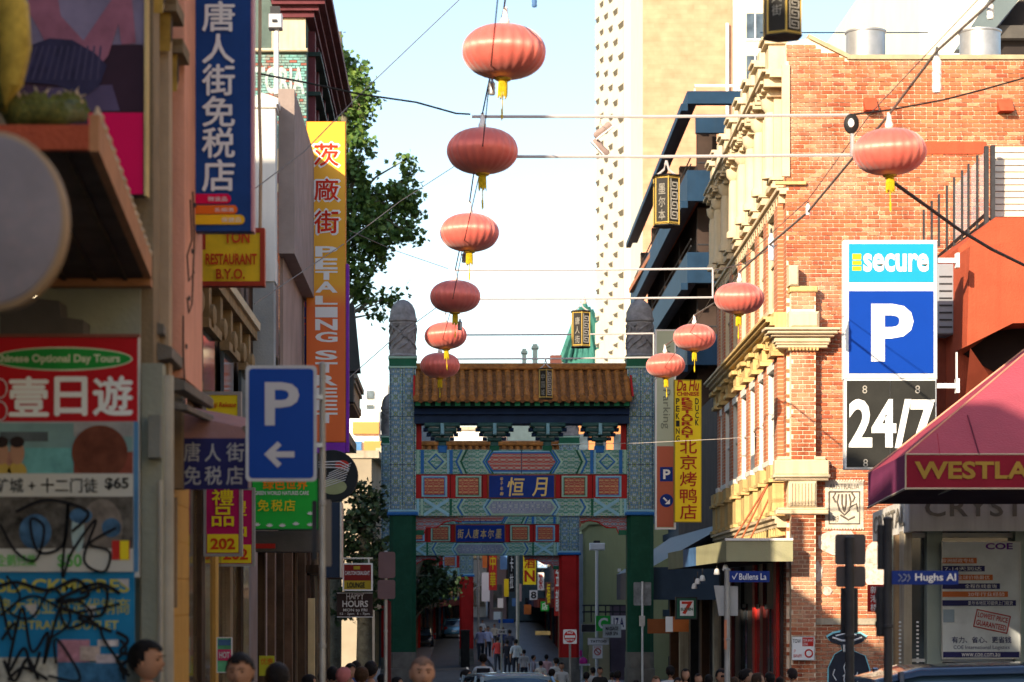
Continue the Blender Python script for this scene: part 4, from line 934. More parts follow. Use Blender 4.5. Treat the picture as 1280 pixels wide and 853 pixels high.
    # bracket sets with sky between them
    for c in (553, 618, 684, 749):
        bk = MB(); 
        for (w_, y0, y1, dep) in ((5, 552, 562, .12), (9, 546, 552, .2), (14, 541, 546, .3), (18, 535, 541, .4), (22, 530, 535, .5)):
            bk.bbox((X(c-w_), d-dep, z(y1)), (X(c+w_), d+dep*.5, z(y0)), .03)
        r = bk.build('bracket_set', cloudgreen, g)
        li = MB()
        for (w_, y, dep) in ((9, 546.6, .22), (14, 541.4, .32), (18, 535.4, .42)):
            li.tube([(X(c-w_), d-dep, z(y-4)), (X(c-w_*.85), d-dep, z(y)), (X(c-w_*.3), d-dep, z(y+.6)), (X(c-w_*.12), d-dep, z(y-3)), (X(c+w_*.12), d-dep, z(y-3)), (X(c+w_*.3), d-dep, z(y+.6)), (X(c+w_*.85), d-dep, z(y)), (X(c+w_), d-dep, z(y-4))], .022, 5)
        li.build('cloud_lines', linew, r)
        for s in (-1, 1):
            cu = MB()
            for (w_, y, dep) in ((12, 549, .2), (17, 544, .3), (21, 538, .4)):
                cu.bbox((X(c+s*w_)-.06, d-dep+.05, z(y+2)), (X(c+s*w_)+.06, d+.05, z(y-2)), .04)
            cu.build('bracket_curl', gdark, r)
        MB().bbox((X(c-2.2), d-.58, z(545)), (X(c+2.2), d-.1, z(531)), .03).build('bracket_nose', gsky, r)
        MB().bbox((X(c-6), d-.27, z(568)), (X(c+6), d+.2, z(558)), .04).build('bracket_seat', gblue if c in (553, 749) else ggreen, r)
    MB().box((X(518), d-.45, z(531)), (X(785), d+.45, z(512))).build('eave_beam', gdark, g)
    MB().box((X(518), d-.6, z(520)), (X(785), d-.45, z(512.5))).build('eave_board', M('gate navy', (.015, .04, .12), .5), g)
    # rafters ends in green under the tiles
    def_rt = MB(); n = 22
    for i in range(n):
        x = X(523)+(X(780)-X(523))*i/(n-1); def_rt.box((x-.07, d-1.0, z(511)), (x+.07, d-.6, z(505)))
    for i in range(n): 
        x = X(523)+(X(780)-X(523))*i/(n-1)
    def_rt.box((X(518), d-1.0, z(506)), (X(785), d-.96, z(502))); def_rt.build('rafter_ends', M('rafter green', (.03, .30, .14), .5, .2, 3, .1), g)
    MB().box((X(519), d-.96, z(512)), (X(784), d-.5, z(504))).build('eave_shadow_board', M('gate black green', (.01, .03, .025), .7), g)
    # roof slopes
    yr, ye = d, d-1.15; zr, ze = z(461), z(502); dep = 1.15
    for s in (-1, 1):
        MB().add([(X(517.5), d, zr-.05), (X(785.5), d, zr-.05), (X(785.5), d+s*dep, ze-.03), (X(517.5), d+s*dep, ze-.03), (X(517.5), d, zr-.14), (X(785.5), d, zr-.14), (X(785.5), d+s*dep, ze-.1), (X(517.5), d+s*dep, ze-.1)], [(0, 1, 2, 3), (7, 6, 5, 4), (0, 3, 7, 4), (1, 5, 6, 2), (3, 2, 6, 7)]).build('roof_slope', pan, g)
    # tile rows: one cover row mesh (half round, jointed) shared by all columns of both slopes
    nc = 24; pitch = (X(782)-X(521))/(nc-1)
    def cover(s):
        mb = MB(); seg = 7; n = 6
        for k in range(n):
            t0, t1 = k/n, (k+1)/n
            a = Vector((0, s*dep*t0, zr+(ze-zr)*t0)); b_ = Vector((0, s*dep*(t1+.015), zr+(ze-zr)*(t1+.015)))
            vs = []
            for q_, rr in ((a, .072), (b_, .086)):
                for j in range(seg): an = PI*j/(seg-1); vs.append((rr*math.cos(an), q_.y, q_.z-.03+rr*math.sin(an)))
            mb.add(vs, [(j, j+1, j+1+seg, j+seg) for j in range(seg-1)]+[tuple(range(seg, 2*seg))])
        # round end tile
        e = Vector((0, s*(dep+.02), ze)); ring = [(.088*math.cos(2*PI*j/12), e.y, e.z+.088*math.sin(2*PI*j/12)) for j in range(12)]
        mb.add(ring+[(p[0], p[1]-s*.1, p[2]) for p in ring], [tuple(range(12)), tuple(range(23, 11, -1))]+[(j, j+12, (j+1) % 12+12, (j+1) % 12) for j in range(12)])
        return mb
    def pans(s):
        mb = MB(); n = 13
        for k in range(n):
            t0, t1 = k/n, (k+1)/n; h = .02
            mb.add([(-pitch/2+.07, s*dep*t0, zr+(ze-zr)*t0-.05+h*.2), (pitch/2-.07, s*dep*t0, zr+(ze-zr)*t0-.05+h*.2), (pitch/2-.07, s*dep*t1, zr+(ze-zr)*t1-.05+h*1.6), (-pitch/2+.07, s*dep*t1, zr+(ze-zr)*t1-.05+h*1.6), (pitch/2-.07, s*dep*t1, zr+(ze-zr)*t1-.05), (-pitch/2+.07, s*dep*t1, zr+(ze-zr)*t1-.05)], [(0, 1, 2, 3), (3, 2, 4, 5)])
        mb.add([(-pitch/2+.06, s*(dep+.01), ze), (pitch/2-.06, s*(dep+.01), ze), (.06, s*(dep+.01), ze-.11), (0, s*(dep+.01), ze-.14), (-.06, s*(dep+.01), ze-.11)], [(0, 1, 2, 3, 4)])
        return mb
    for s in (-1, 1):
        me = cover(s).mesh('roof_tile_row'); me.materials.append(glaze); pm = pans(s).mesh('pan_tile_row'); pm.materials.append(pan)
        me.polygons.foreach_set('use_smooth', [True]*len(me.polygons)); me.set_sharp_from_angle(angle=.6)
        for i in range(nc):
            o = bpy.data.objects.new('roof_tile_row', me); C.objects.link(o); o.parent = g; o.location = Vector((X(521)+pitch*i, d, 0))-rootloc(g)
            if i < nc-1: o = bpy.data.objects.new('pan_tile_row', pm); C.objects.link(o); o.parent = g; o.location = Vector((X(521)+pitch*(i+.5), d, 0))-rootloc(g)
    rd = MB().bbox((X(518), d-.13, z(463)), (X(785), d+.13, z(458.5)), .03).tube([(X(518), d, z(458)), (X(785), d, z(458))], .085, 8); rd.build('ridge', glaze, g)
    for x in (X(517), X(786)): MB().add([(x, d, zr+.08), (x, d-dep-.02, ze+.04), (x, d-dep-.02, ze-.16), (x, d, zr-.16), (x, d+dep+.02, ze-.16), (x, d+dep+.02, ze+.04), (x+.05, d, zr+.08), (x+.05, d-dep-.02, ze+.04), (x+.05, d-dep-.02, ze-.16), (x+.05, d, zr-.16), (x+.05, d+dep+.02, ze-.16), (x+.05, d+dep+.02, ze+.04)], [(0, 1, 2, 3), (0, 3, 4, 5), (6, 7, 8, 9), (6, 9, 10, 11), (0, 1, 7, 6), (0, 5, 11, 6)]).build('barge_board', gred, g)
    return g
gate('nearest street gate with dark green pillars, tiled roof and blue plaque of two gold characters', 66, XX(503.5, 66), XX(799.5, 66), 0, gdgreen,
     [('月', 665, 684, 598, 621), ('恒', 634, 655, 598, 621), ('甲', 625, 628.5, 598, 602), ('子', 625, 628.5, 603, 607), ('年', 625, 628.5, 609, 614), ('春', 624.5, 629, 616, 620)])
g2x = XX(711, 88)
gate('second street gate beyond, with red pillars and a blue plaque of small gold characters', 88, g2x-6.46, g2x, -.67, gred,
     [(c, 614+i*12.6, 624+i*12.6, 602, 617) for i, c in enumerate('街人唐本尔墨')])
g3x = XX(583, 125)
gate('third and farthest street gate with a red pillar beside the parked cars', 125, g3x-6.46, g3x, -1.1, gred, [(c, 618+i*12, 628+i*12, 602, 617) for i, c in enumerate('街国中')], full=False)

# ================================================================ round lanterns
def satin(name, col, hi):
    m, t, b = nodes(name)
    n = N(t, 'TexNoise', Scale=3.0, Detail=4.0); L(t, N(t, 'TexCoord').outputs['Object'], n.inputs['Vector'])
    L(t, ramp(t, n.outputs[0], [(.3, col), (.7, hi)]), b.inputs['Base Color'])
    b.inputs['Roughness'].default_value = .50; b.inputs['Sheen Weight'].default_value = .5; b.inputs['Sheen Roughness'].default_value = .4
    b.inputs['Specular IOR Level'].default_value = .7; b.inputs['Anisotropic'].default_value = .6
    b.inputs['Metallic'].default_value = .3; b.inputs['Anisotropic'].default_value = .92
    tg = t.nodes.new('ShaderNodeTangent'); tg.direction_type = 'RADIAL'; tg.axis = 'Z'; L(t, tg.outputs[0], b.inputs['Tangent']); b.inputs['Specular Tint'].default_value = (1, .9, .88, 1)
    return m
silk = satin('red lantern silk', (.82, .155, .12), (.86, .20, .155))
tassel_m = M('yellow tassel', (.70, .50, .02), .6, .2, 20, .3); goldtrim = M('lantern gold trim', (.55, .36, .05), .4, .2, 8, .1, metal=.4)
def lantern_proto():
    """unit lantern of radius 1 at the origin; parts are built once and shared"""
    parts = []
    mb = MB(); nr = 24; sub = 4; seg = nr*sub; prof = []
    K = 22
    for j in range(K+1):
        a = -PI/2*.93+PI*.93*j/K
        prof.append((max(.16, math.cos(a)**.82 if math.cos(a) > 0 else 0), math.sin(a)*.66))
    vs = []; fs = []
    for r, zz in prof:
        for i in range(seg):
            an = 2*PI*i/seg; ph = (i % sub)/sub
            bulge = 1+.042*math.sin(PI*ph)*min(1, r*1.4)       # cloth swelling between ribs
            vs.append((r*bulge*math.cos(an), r*bulge*math.sin(an), zz))
    for j in range(K):
        for i in range(seg): a, b = j*seg+i, j*seg+(i+1) % seg; fs.append((a, b, b+seg, a+seg))
    mb.add(vs, fs); parts.append(('silk_shade', mb, silk, True))
    c = MB().lathe((0, 0, .60), [(.2, 0), (.22, .03), (.17, .06), (.1, .07), (.1, .09)], 16); parts.append(('top_ring', c, goldtrim, True))
    h = MB().lathe((0, 0, .66), [(.11, 0), (.12, .1), (.07, .22), (.05, .42), (.06, .44)], 12); parts.append(('lamp_holder', h, cleanwhite, True))
    b = MB().lathe((0, 0, -.70), [(.16, -.02), (.2, .0), (.21, .05), (.16, .09)], 16); parts.append(('bottom_ring', b, goldtrim, True))
    t = MB()
    for i in range(16):
        an = i*PI/8; r = .095; t.tube([(r*math.cos(an), r*math.sin(an), -.70), (r*1.12*math.cos(an), r*1.12*math.sin(an), -.86), (r*1.15*math.cos(an), r*1.15*math.sin(an), -1.08-.04*(i % 3))], .018, 4)
    t.lathe((0, 0, -.86), [(.09, .16), (.095, 0), (.07, -.1)], 10)
    parts.append(('tassel', t, tassel_m, False))
    s = MB().tube([(0, 0, -.9), (.01, 0, -1.3), (0, 0, -1.7)], .016, 5).tube([(0, 0, -1.42), (.01, 0, -1.66)], .03, 6); parts.append(('tassel_cord', s, tassel_m, False))
    return parts
LP_ = [(n, (lambda me, m, s: (me.materials.append(m), me.polygons.foreach_set('use_smooth', [s]*len(me.polygons)), me)[2])(mb.mesh(n), m, s)) for n, mb, m, s in lantern_proto()]
def lantern(px, py, wpx, d, label, turn=0, tilt=0, skip=()):
    c = P(px, py, d); r = wpx/2*d/F
    t = thing('paper_lantern', label, 'lantern', (c.x, c.y, c.z), 'round red lanterns hung over the street')
    t.rotation_euler = (0, math.radians(tilt), turn)
    for n, me in LP_:
        if n in skip: continue
        o = bpy.data.objects.new(n, me); C.objects.link(o); o.parent = t; o.scale = (r, r, r)
    return c, r
lant = [
 (630, 65, 101, 24, 'largest round red lantern at the top, above all others of the left row', 2),
 (603, 189, 86, 28, 'shaded dull red lantern hanging second from the top in the left row', 0),
 (587, 291, 71, 34.5, 'bright red lantern with pink sheen, third from the top of the left row', 2),
 (569, 371, 61, 40, 'half shaded lantern fourth down the left row, above the small pair', 0),
 (557, 420, 51, 48, 'small bright lantern just above the lowest one of the left row', 3),
 (550, 457, 48, 52, 'lowest lantern of the left row, dull and shaded in front of the gate roof corner', 0),
 (1112, 190, 88, 27.3, 'large lantern alone in front of the brick wall at the right', 3),
 (924, 373, 60, 40.5, 'lantern in front of the cream cornices of the warehouse, second of the right row', 4),
 (868, 422, 51, 48, 'small lantern directly above the yellow restaurant sign', 0),
 (832, 457, 47, 52, 'smallest lantern of the right row, over the gate pillar and the pale green sign', -2)]
LC = []
for i, (px, py, w_, d, lab, tl_) in enumerate(lant): LC.append(lantern(px, py, w_, d, lab, i*.7, tl_))
framem_ = M('pale wire', (.42, .38, .36), .5)
# main festoon cables running through the lantern tops
top = [c+Vector((0, 0, r*1.08)) for c, r in LC]
def path_cable(name, label, pts, r, m, group=None):
    o = MB().tube(pts, r, 6).build(name, m, None, loc=tuple(pts[0])); return tag(o, label, 'cable', group)
lt = top[:6]
path_cable('festoon_cable', 'thin dark cable carrying the left row of lanterns down the street', [P(640, -60, 19)]+lt+[lt[-1]+Vector((-.1, 9, .25))], .009, rubber)
path_cable('festoon_cable', 'second finer wire beside the left lantern row', [P(628, -60, 19), P(612, 100, 24.5), P(600, 215, 29), P(578, 312, 35), P(563, 390, 41), P(552, 430, 49)], .006, rubber)
rt = top[6:]
path_cable('festoon_cable', 'thick brown cable falling from the top right corner past the right lanterns', [P(1290, -52, 22.5), P(1240, 2, 24), P(1171, 64, 25.5), rt[0], P(1010, 265, 32), P(962, 306, 36), rt[1], P(895, 378, 44), rt[2], P(850, 420, 50), rt[3]], .016, wire_tan)
path_cable('festoon_cable', 'fine wire above the thick brown cable at the right', [P(1260, -40, 22), P(1090, 140, 28), P(1010, 250, 33), P(906, 345, 42), P(860, 420, 48), P(800, 500, 56)], .006, wire_tan)
path_cable('festoon_cable', 'twisted dark cable from the right lantern down to the red building', [P(1108, 222, 27.6), P(1150, 252, 29), P(1200, 288, 31), P(1240, 312, 33), P(1285, 334, 36)], .022, rubber)
path_cable('overhead_cable', 'black cable crossing from the black pulley to the right edge above the big lantern', [P(1068, 143, 27.5), P(1110, 138, 28), P(1180, 125, 28.5), P(1230, 112, 29), P(1300, 92, 29.5)], .012, rubber)
path_cable('overhead_cable', 'thin cable crossing upper left to the top of the second lantern', [P(322, 92, 26), P(385, 104, 26.5), P(450, 118, 27), P(520, 128, 27.5), P(570, 142, 28), P(588, 143, 28)], .011, rubber)
path_cable('overhead_cable', 'pale wire rising from the left fronts to the top edge of the sky', [P(300, 250, 25), P(380, 190, 27), P(450, 118, 29), P(574, 0, 32), P(640, -60, 34)], .006, wire_tan)
path_cable('overhead_cable', 'pale wire rising behind the orange sign across the tree', [P(318, 380, 28), P(430, 305, 36), P(500, 252, 44), P(596, 190, 56)], .007, wire_tan)
path_cable('overhead_cable', 'fine wire rising from the left fronts across the gate pillar cap', [P(430, 478, 44), P(490, 425, 48), P(545, 385, 52)], .008, wire_tan)
path_cable('overhead_cable', 'fine sagging wire from the orange sign to the third lantern frame', [P(436, 288, 36), P(490, 312, 38), P(560, 336, 40.5)], .005, wire_tan)
path_cable('overhead_cable', 'fine wire crossing in front of the warehouse at the level of its lower windows', [P(690, 556, 56), P(800, 554, 55), P(900, 549, 54), P(958, 545, 53.5)], .006, framem_)
path_cable('overhead_cable', 'short wire from the second frame up to the warehouse front', [P(893, 338, 42), P(930, 330, 44), P(972, 306, 47)], .009, wire_tan)
path_cable('overhead_cable', 'fine wire crossing the sky behind the roof vents', [P(950, 41, 75), P(1160, 41, 75)], .02, blueband)
# small white lamps and canisters on the cables
def bulb(name, px, py, w, h, d, lab, m=cleanwhite, cat='lamp', g='white lamps on the overhead cables'):
    c = P(px, py, d); r = w/2*d/F; H = h*d/F
    t = thing(name, lab, cat, tuple(c), g)
    MB().lathe(tuple(c), [(r*.5, H/2), (r*.6, H*.4), (r, H*.3), (r*.85, H*.1), (r, 0), (r*.85, -H*.2), (r, -H*.35), (r*.8, -H/2)], 12).build('tube_body', m, t, smooth=True)
    MB().lathe(tuple(c), [(r*.3, H/2), (r*.35, H*.62), (r*.2, H*.7)], 8).build('hanger', steel, t)
bulb('cable_lamp', 1171, 92, 12, 48, 25.6, 'long white lamp tube hanging under the thick cable near the top right')
bulb('cable_lamp', 1238, 14, 9, 20, 24.2, 'white lamp tube at the top right corner on the thick cable')
bulb('cable_lamp', 964, 309, 8, 34, 36, 'white ribbed lamp hanging in front of the warehouse pier')
bulb('cable_lamp', 1010, 262, 6, 14, 32, 'tiny white lamp on the cable in front of the bare brick wall')
bulb('cable_canister', 615, 110, 9, 18, 24.6, 'small grey canister just under the largest lantern', alu, 'canister', 'grey canisters beside the left lanterns')
bulb('cable_canister', 581, 322, 8, 13, 35, 'small grey canister under the third lantern of the left row', alu, 'canister', 'grey canisters beside the left lanterns')
bulb('cable_canister', 575, 407, 6, 12, 40.5, 'small grey canister under the half shaded lantern', alu, 'canister', 'grey canisters beside the left lanterns')
bulb('cable_canister', 668, 2, 7, 14, 24, 'grey blue canister cut by the top edge of the sky', blu, 'canister', 'grey canisters beside the left lanterns')
pk = thing('cable_pulley', 'black round pulley with white centre at the right end of the upper frame', 'pulley', tuple(P(1066, 154, 27.4)))
MB().lathe((0, 0, 0), [(.06, 0), (.085, .02), (.085, .06), (.06, .08)], 18).xf(lambda x, y, z: (XX(1065, 27.4)+x, 27.4+z, ZZ(154, 27.4)+y*1.35)).build('wheel', black, pk, smooth=True)
MB().lathe((0, 0, 0), [(.03, 0), (.035, .012)], 12).xf(lambda x, y, z: (XX(1064, 27.4)+x, 27.385+z, ZZ(154, 27.4)+y*1.5)).build('hub', cleanwhite, pk)
MB().box((XX(1063.5, 27.4), 27.42, ZZ(195, 27.4)), (XX(1066, 27.4), 27.46, ZZ(166, 27.4))).build('drop_rod', alu, pk)
# pale frames hung between the two lantern rows with little hexagonal sign lanterns
framem = M('frame pale metal', (.50, .46, .46), .5, .08, 3, .05)
greek = thing
def box_lantern(px, py, w, h, d, chars, lab, hook=True):
    c = P(px, py, d); W = w*d/F/2; H = h*d/F/2
    t = thing('sign_lantern', lab, 'sign lantern', tuple(c), 'black and gold box lanterns under the pale frames')
    th = .06
    cs = [(math.cos(a)*W*1.05, math.sin(a)*W*1.05) for a in (th-PI/2-PI/3*1.0+PI/3*k for k in range(6))]
    cs = [(c.x+x, c.y+y) for x, y in cs]
    def rot6(k): return cs[k % 6], cs[(k+1) % 6]
    MB().prismz(cs, c.z-H*.94, c.z+H*.94).build('body', M('sign lantern black', (.028, .026, .024), .4, .15, 8, .05), t)
    ed = MB()
    for x, y in cs: ed.tube([(x, y, c.z-H), (x, y, c.z+H)], W*.05, 5)
    for zz in (c.z-H, c.z-H*.93, c.z+H*.93, c.z+H):
        ed.tube([(x, y, zz) for x, y in cs+[cs[0]]], W*.04, 5)
    ed.build('gold_edges', M('lantern edge gold', (.62, .42, .10), .4, .1, 4, 0), t)
    MB().prismz([(c.x+(x-c.x)*1.12, c.y+(y-c.y)*1.12) for x, y in cs], c.z+H, c.z+H*1.07).build('lid', black, t)
    MB().prismz([(c.x+(x-c.x)*1.08, c.y+(y-c.y)*1.08) for x, y in cs], c.z-H*1.06, c.z-H).build('foot', black, t)
    lm = M('sign lantern ivory', (.55, .52, .46), .5, .05, 3, 0)
    # faces turned to the viewer
    for k in range(6):
        (xa, ya), (xb, yb) = rot6(k); nx, ny = yb-ya, -(xb-xa); ln = math.hypot(nx, ny); nx /= ln; ny /= ln
        if nx*((xa+xb)/2-c.x)+ny*((ya+yb)/2-c.y) < 0: nx, ny = -nx, -ny
        if ny > -.2: continue
        mb = MB(); left = (xa+xb)/2 < c.x+.02*W
        if xa > xb: xa, ya, xb, yb = xb, yb, xa, ya
        if left:
            for i, ch in enumerate(chars): letters(mb, ch, (.24, 1.72-i*.58-.46, .76, 1.72-i*.58), 0, .01)
        else:
            def st_(x0, z0, x1, z1): mb.flat([(min(x0, x1)-.035, 0, min(z0, z1)-.02), (max(x0, x1)+.035, 0, min(z0, z1)-.02), (max(x0, x1)+.035, 0, max(z0, z1)+.02), (min(x0, x1)-.035, 0, max(z0, z1)+.02)])
            for i in range(4):
                b0 = .16+i*.44
                for s_ in ((.2, b0, .8, b0), (.8, b0, .8, b0+.3), (.35, b0+.3, .8, b0+.3), (.35, b0+.14, .35, b0+.3), (.35, b0+.14, .6, b0+.14), (.2, b0, .2, b0+.44)): st_(*s_)
        mb.xf(lambda u, _, v: (xa+(xb-xa)*u+nx*.008, ya+(yb-ya)*u+ny*.008, c.z-H*.93+v*.93*H)).build('lettering' if left else 'key_pattern', lm, t)
    if hook:
        hk = MB()
        for s in (-1, 1): hk.tube([(c.x+s*W*.9, c.y, c.z+H*1.05), (c.x+s*W*.55, c.y, c.z+H*1.16), (c.x+s*W*.2, c.y, c.z+H*1.32), (c.x+s*W*.08, c.y, c.z+H*1.55), (c.x, c.y, c.z+H*1.7)], W*.09, 6)
        hk.build('hook', framem, t)
box_lantern(833, 252, 32, 60, 28.6, '墨尔本', 'black and gold box lantern under the two upper pale rails, right of the sky')
box_lantern(726, 412, 23, 43, 42, '唐人街', 'box lantern in front of the green copper spire')
box_lantern(682, 480, 17, 36, 53, '中国城', 'smallest box lantern in front of the gate roof')
box_lantern(978, 15, 46, 62, 20.5, '人街', 'large box lantern cut by the top edge, above the brick parapet')
for (xa, xb, ya, yb, d, lab) in ((590, 1066, 145, 195, 28.3, 'longest pale frame of two rails crossing between the second lantern and the black pulley'), (570, 891, 337, 373, 42.3, 'middle pale frame of two rails crossing below the third lantern'), (562, 817, 418, 448, 53.3, 'lowest pale frame of two rails crossing just above the gate roof')):
    t = thing('lantern_frame', lab, 'frame', tuple(P(xa, yb, d)), 'pale frames between the lantern rows')
    for y in (ya, yb):
        a, b_ = P(xa, y+1, d-.3), P(xb, y-1, d); MB().tube([a, a.lerp(b_, .5)+Vector((0, 0, -.01)), b_], .019, 6).build('rail', framem, t)
    MB().tube([P(xb, ya, d), P(xb, yb, d)], .018, 6).build('end_bar', framem, t)
sh = thing('hanging_shoes', 'pair of pale worn shoes dangling from a wire by the tall tower', 'shoes', tuple(P(752, 172, 30)), None)
shm = M('worn canvas shoe', (.30, .22, .20), .8, .2, 9, .2)
for k, (px, py, an) in enumerate(((753, 163, -38), (751, 184, 48))):
    c = P(px, py, 30+k*.05); rt_ = Matrix.Rotation(math.radians(an), 3, 'Y')
    s = MB().lathe((0, 0, 0), [(.018, -.13), (.04, -.11), (.045, -.05), (.035, 0), (.04, .06), (.048, .1), (.035, .13)], 12, sx=1, sy=.8).xf(lambda x, y, z: c+rt_@Vector((z, y, x))).build('shoe', shm, sh, smooth=True)
    MB().prism([(-.135, -.052), (.13, -.052), (.14, -.036), (-.135, -.036)], -.038, .038).xf(lambda x, y, z: c+rt_@Vector((x, y, z))).build('sole', cleanwhite, s)
MB().tube([P(752, 144, 29), P(750, 155, 29.6), P(758, 162, 30)], .004, 4).build('lace', cleanwhite, sh)
# ================================================================ LEFT: corner shop with posters
graygreen = M('grey green render', (.30, .31, .25), .8, .15, 1.5, .3, streak=.3)
buff = M('buff stone', (.25, .18, .11), .8, .25, 2, .4, streak=.4, wearcol=(.16, .11, .07))
pink = M('salmon render', (.74, .34, .24), .8, .12, 2, .3, streak=.25, wearcol=(.4, .2, .14))
darkwood = M('dark stained timber', (.065, .04, .025), .7, .4, 3, .4, streak=.5, wearcol=(.12, .07, .04))
ochrewall = M('ochre wall', (.50, .28, .07), .8, .15, 2, .3, streak=.3, wearcol=(.3, .16, .04))
A = thing('poster_shop', 'ochre and buff corner shop carrying the billboards and posters at the left edge', 'building', (-2.5, 16, gz(16)))
MB().prismz([(-9, 16), (-2.0, 16), (-2.02, 18.5), (-9, 18.5)], -.2, 8.0).build('wall', buff, A)
box('lower_wall', (-9, 15.95, 0), (-2.03, 15.99, ZZ(346, 16)), graygreen, A)
box('ochre_side', (-2.0, 16.9, 0), (-1.985, 18.5, ZZ(600, 18)), ochrewall, A)
for k in range(12): box('stone_course', (-1.987, 16.9, .1+k*.27), (-1.979, 18.48, .1+k*.27+.255), ochrewall, A)
# pilaster strips and ornate hoods along the side wall
for k, (y0, y1, o, m_) in enumerate(((16.0, 16.35, .05, buff), (16.55, 16.75, .09, M('tan stone', (.42, .30, .20), .8)), (17.0, 17.12, .04, graygreen), (17.35, 17.6, .09, buff), (17.1, 17.2, .03, graygreen))):
    box('pilaster', (-2.0, y0, 2.9), (-2.0+o, y1, 7.9), m_, A)
box('pink_pilaster', (-2.0, 17.25, ZZ(484, 18)), (-1.88, 18.5, 8.0), pink, A)
def hood(d0, d1, z, m1=buff, m2=gold):
    mb = MB()
    mb.prismx([(d0, z), (d0, z+.05), (d0-.03, z+.09), (d1+.03, z+.09), (d1, z+.05), (d1, z)], -2.0, -1.84)
    h = mb.build('window_hood', m1, A)
    MB().prismx([(d0+.05, z-.26), (d0+.05, z), (d0+.2, z), (d0+.17, z-.12), (d0+.12, z-.2)], -2.0, -1.89).build('scroll_bracket', M('gilt brown bracket', (.40, .24, .05), .5, .3, 8, .3), h)
    q = MB()
    for i in range(5): q.box((-1.892, d0+.06+i*.022, z-.2+i*.01), (-1.886, d0+.07+i*.022, z-.01))
    q.build('bracket_flutes', M('dark flute', (.08, .05, .03), .6), h)
for (py, d0, d1) in ((12, 15.98, 16.45), (40, 16.4, 16.85), (74, 16.8, 17.2)): hood(d0, d1, ZZ(py, 17))
hm = MB()
for (a, b_, c) in (((186, 400), (212, 420), .10), ((196, 428), (232, 452), .12), ((212, 470), (262, 495), .1), ((215, 500), (268, 520), .06)):
    p, q = P(a[0], a[1], 16.2), P(b_[0], b_[1], 18.0)
    mb = MB(); t = c
    mb.add([(p.x, p.y, p.z), (p.x+.10, p.y, p.z-.03), (q.x+.03, q.y, q.z-.03), (q.x, q.y, q.z), (p.x, p.y, p.z-t), (p.x+.10, p.y, p.z-.03-t*.6), (q.x+.03, q.y, q.z-.03-t*.6), (q.x, q.y, q.z-t)], [(0, 1, 2, 3), (7, 6, 5, 4), (0, 4, 5, 1), (1, 5, 6, 2), (2, 6, 7, 3), (3, 7, 4, 0)])
    mb.build('side_cornice', M('weathered slate trim', (.16, .14, .12), .7, .3, 3, .4), A)
# drain column and pipes at the corner
box('corner_post', (XX(178, 15.8), 15.75, 0), (XX(204, 15.8), 15.94, ZZ(455, 15.8)), graygreen, A)
MB().box((XX(187, 15.7), 15.62, ZZ(573, 15.7)), (XX(202, 15.7), 15.745, ZZ(520, 15.7))).build('meter_box', M('box grey', (.2, .2, .18), .6), A)
dp = MB().tube([(XX(199, 15.6), 15.66, .05), (XX(199, 15.6), 15.66, ZZ(600, 15.6))], .018, 8); dp.tube([(XX(208, 15.9), 15.9, .05), (XX(208, 15.9), 15.9, ZZ(470, 15.9))], .05, 10); dp.build('downpipe', M('pale pipe', (.38, .35, .30), .5), A, smooth=True)
for k in range(4): box('window_surround', (-1.98, 17.2+k*.01, ZZ(760, 17)), (-1.93, 17.25, ZZ(620, 17)), buff, A) if k == 0 else None
for k, q in enumerate(([(238, 250), (240, 300), (234, 320), (236, 352), (243, 340)], [(241, 240), (243, 300), (240, 380), (236, 392), (234, 372)], [(229, 395), (229, 440), (231, 480)])):
    MB().tube([P(a, b_, 17.2-.05*k)+Vector((.0, 0, 0)) for a, b_ in q], .006, 5).build('loose_cable', rubber, A)
for k in range(5): box('cable_clip', (-1.885, 17.3+k*.2, 3.9+k*.37), (-1.868, 17.34+k*.2, 3.93+k*.37), steel, A)
# corbels of the upper storey side, warm lamp
lamp = thing('wall_lamp', 'small lit lamp glowing under the red awning above the tours poster', 'lamp', tuple(P(41, 362, 14.5)))
c = P(41, 362, 14.5)
MB().lathe(tuple(c), [(.03, .06), (.035, .04), (.05, -.03), (.045, -.035)], 14).build('shade', M('lamp brown', (.35, .18, .05), .5), lamp, smooth=True)
MB().lathe(tuple(c+Vector((0, -.02, -.03))), [(.01, -.03), (.03, -.02), (.036, 0), (.02, .02)], 12).build('bulb', EM('lamp glow', (1, .78, .45), 9), lamp, smooth=True)
# billboard with crossed legs
bb = thing('billboard', 'large advertising billboard with crossed legs in dark socks over a hot pink block', 'billboard', (XX(100, 15.8), 15.8, ZZ(245, 15.8)))
d = 15.78
def bp(pts, m, name, off=0.0, root=bb): return MB().flat([P(a, b_, d-off) for a, b_ in pts]).build(name, m, root)
MB().box((XX(22, d), d+.002, ZZ(244, d)), (XX(181, d), d+.12, ZZ(-40, d))).build('board', M('billboard plum', (.055, .03, .055), .5, .2, 3, 0), bb)
panel(bb, 'grey_field', (24, -40, 180, 60), d-.004, M('billboard violet grey', (.20, .16, .24), .5, .3, 3, 0), .004)
panel(bb, 'dark_block', (128, 56, 179, 139), d-.006, M('billboard dark', (.035, .015, .028), .5, .2, 3, 0), .004)
panel(bb, 'pink_block', (110, 141, 179, 243), d-.006, M('hot pink', (.72, .0, .09), .45, .05, 2, 0), .004)
leg = M('printed leg violet', (.30, .11, .16), .5, .25, 6, 0); sock = M('printed sock navy', (.035, .03, .07), .6, .3, 8, 0)
bp([(33, -40), (66, -40), (76, 20), (108, 55), (128, 78), (100, 100), (60, 60), (50, 40), (36, 15)], leg, 'leg_shape', .010)
bp([(112, 40), (146, -10), (165, 0), (170, 54), (152, 56), (148, 30), (135, 70), (118, 90), (98, 60)], leg, 'leg_shape', .012)
